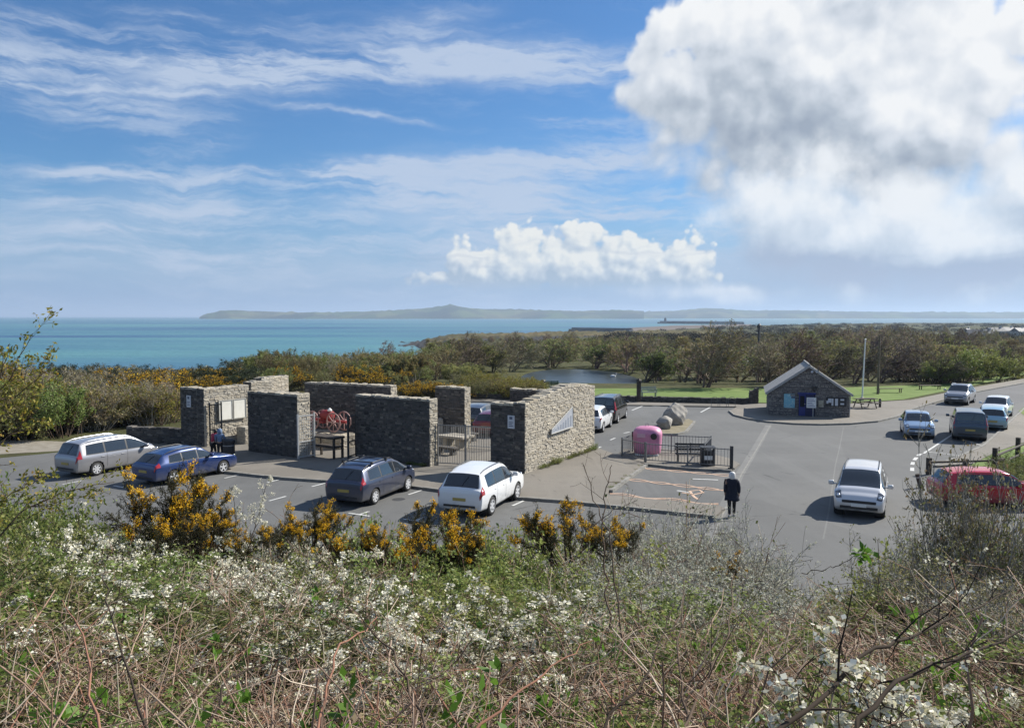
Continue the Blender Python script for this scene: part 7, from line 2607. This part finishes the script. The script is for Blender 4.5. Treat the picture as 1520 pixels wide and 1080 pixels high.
wood(['bare_tree', 'budding_tree', 'olive_scrub', 'green_tree', 'fresh_scrub'], [2, 3, 1, 1.6, .4], (520, 700), (112, 150), 6.0, (3.5, 6.5), 'left of the pond behind the enclosure', 'trees left of the pond', sky_m, 1.2)
wood(['bare_tree', 'tan_scrub', 'olive_scrub'], [2, 2, 1], (385, 540), (112, 126), 6.0, (3.2, 4.6), 'on the cliff edge behind the enclosure', 'trees on the cliff edge', lambda p: float(np.interp(p, [385, 440, 540], [528, 520, 524])), 1.2)
# the fresh green bushes on the right by the road
for i, (px, Y, hh, rr, k) in enumerate(((1418, 90, 3.4, 2.6, 'fresh_scrub'), (1445, 93, 4.0, 3.0, 'fresh_scrub'), (1470, 96, 3.6, 2.6, 'fresh_scrub'), (1400, 88, 2.6, 2.0, 'fresh_scrub'), (1490, 101, 3.0, 2.6, 'fresh_scrub'), (1085, 150, 4.6, 3.2, 'fresh_scrub'), (1078, 130, 3.6, 2.6, 'fresh_scrub'), (1062, 104, 2.4, 2.0, 'fresh_scrub'))):
    x = (px - 760) / F * Y
    plant(k, (x, Y, land(x, Y)), rr / 1.9, hh / 2.6, 'bright green bush beside the road under the dark trees' if i < 5 else 'bright green bush showing through the bare trees left of the hut', 'bush', 'bright bushes by the road' if i < 5 else 'bright bushes left of the hut')
# greenery round the right-hand fence
for i, (px, py, s, k) in enumerate(((1502, 712, .8, 'green_bush'), (1522, 720, 1.0, 'green_bush'), (1490, 700, .6, 'green_bush'), (1516, 690, .7, 'green_bush'), (1535, 705, 1.0, 'green_bush'), (1500, 735, .8, 'green_bush'), (1520, 745, 1.0, 'green_bush'))):
    q = G(px, py)
    plant(k, (q.x, q.y, .05), s * 1.3, s * .9, 'leafy green bush growing through the rustic fence on the right', 'bush', 'bushes at the rustic fence')


# ---- a far-off wood that reads as one mass
def far_wood():
    rg = np.random.default_rng(900)
    Vs = []
    n = 620
    Y = 340 * (1700 / 340) ** rg.uniform(0, 1, n)
    px = rg.uniform(900, 1600, n)
    x = (px - 760) / F * Y
    lim = np.array([coast(a / b_) for a, b_ in zip(x, Y)])
    ok = np.hypot(x, Y) < lim * .84
    x, Y = x[ok], Y[ok]
    c = []
    for a, b_ in zip(x, Y):
        h = rg.uniform(2.0, 4.0); w_ = rg.uniform(4, 12)
        k = 220
        p = rg.normal(0, 1, (k, 3)); p = unit(p) * rg.uniform(.3, 1, (k, 1)) ** .5
        c.append(np.array([a, b_, land(a, b_) + h * .3]) + p * np.array([w_, w_, h * .75]))
    V, q = leaves(rg, np.concatenate(c), 1.1, .7)
    o = link('far_wood', np_mesh('far_wood', V, q, island_mat('far_wood_leaf', [(0, (0.06, 0.05, 0.036)), (.6, (0.085, 0.072, 0.048)), (1, (0.105, 0.095, 0.055))], 1.0, trans=.0, spec=0)))
    tag(o, 'far-off brown wood between the trees and the harbour', 'wood', None, 'stuff')


far_wood()


# ---- weeds at the foot of the plaque wall and along the kerbs
for i in range(22):
    f_ = prg.uniform(.02, .98)
    p = f0 + (f1 - f0) * f_ + Vector((fd.y, -fd.x)) * prg.uniform(.10, .22)
    sc_ = prg.uniform(.12, .30)
    plant('green_bush', (p.x, p.y, .10), sc_, sc_ * prg.uniform(.7, 1.1), 'small weed growing at the foot of the sunlit plaque wall', 'weed', 'weeds along the plaque wall')
for i in range(14):
    f_ = prg.uniform(0, 1)
    a = G(905, 731); c = G(957, 692)
    p = a.lerp(c, f_)
    sc_ = prg.uniform(.08, .2)
    plant('green_bush', (p.x - .12, p.y - .05, .03), sc_, sc_ * .7, 'small weed along the kerb beside the wavy lines', 'weed', 'weeds along the wavy line kerb')
for i in range(10):
    p = d0 + (d1 - d0) * prg.uniform(.05, .98) - Vector((av.y, -av.x)) * -.14
    sc_ = prg.uniform(.1, .22)
    plant('green_bush', (p.x, p.y, .10), sc_, sc_ * .8, 'small weed at the foot of the wide dark wall', 'weed', 'weeds along the wide dark wall')
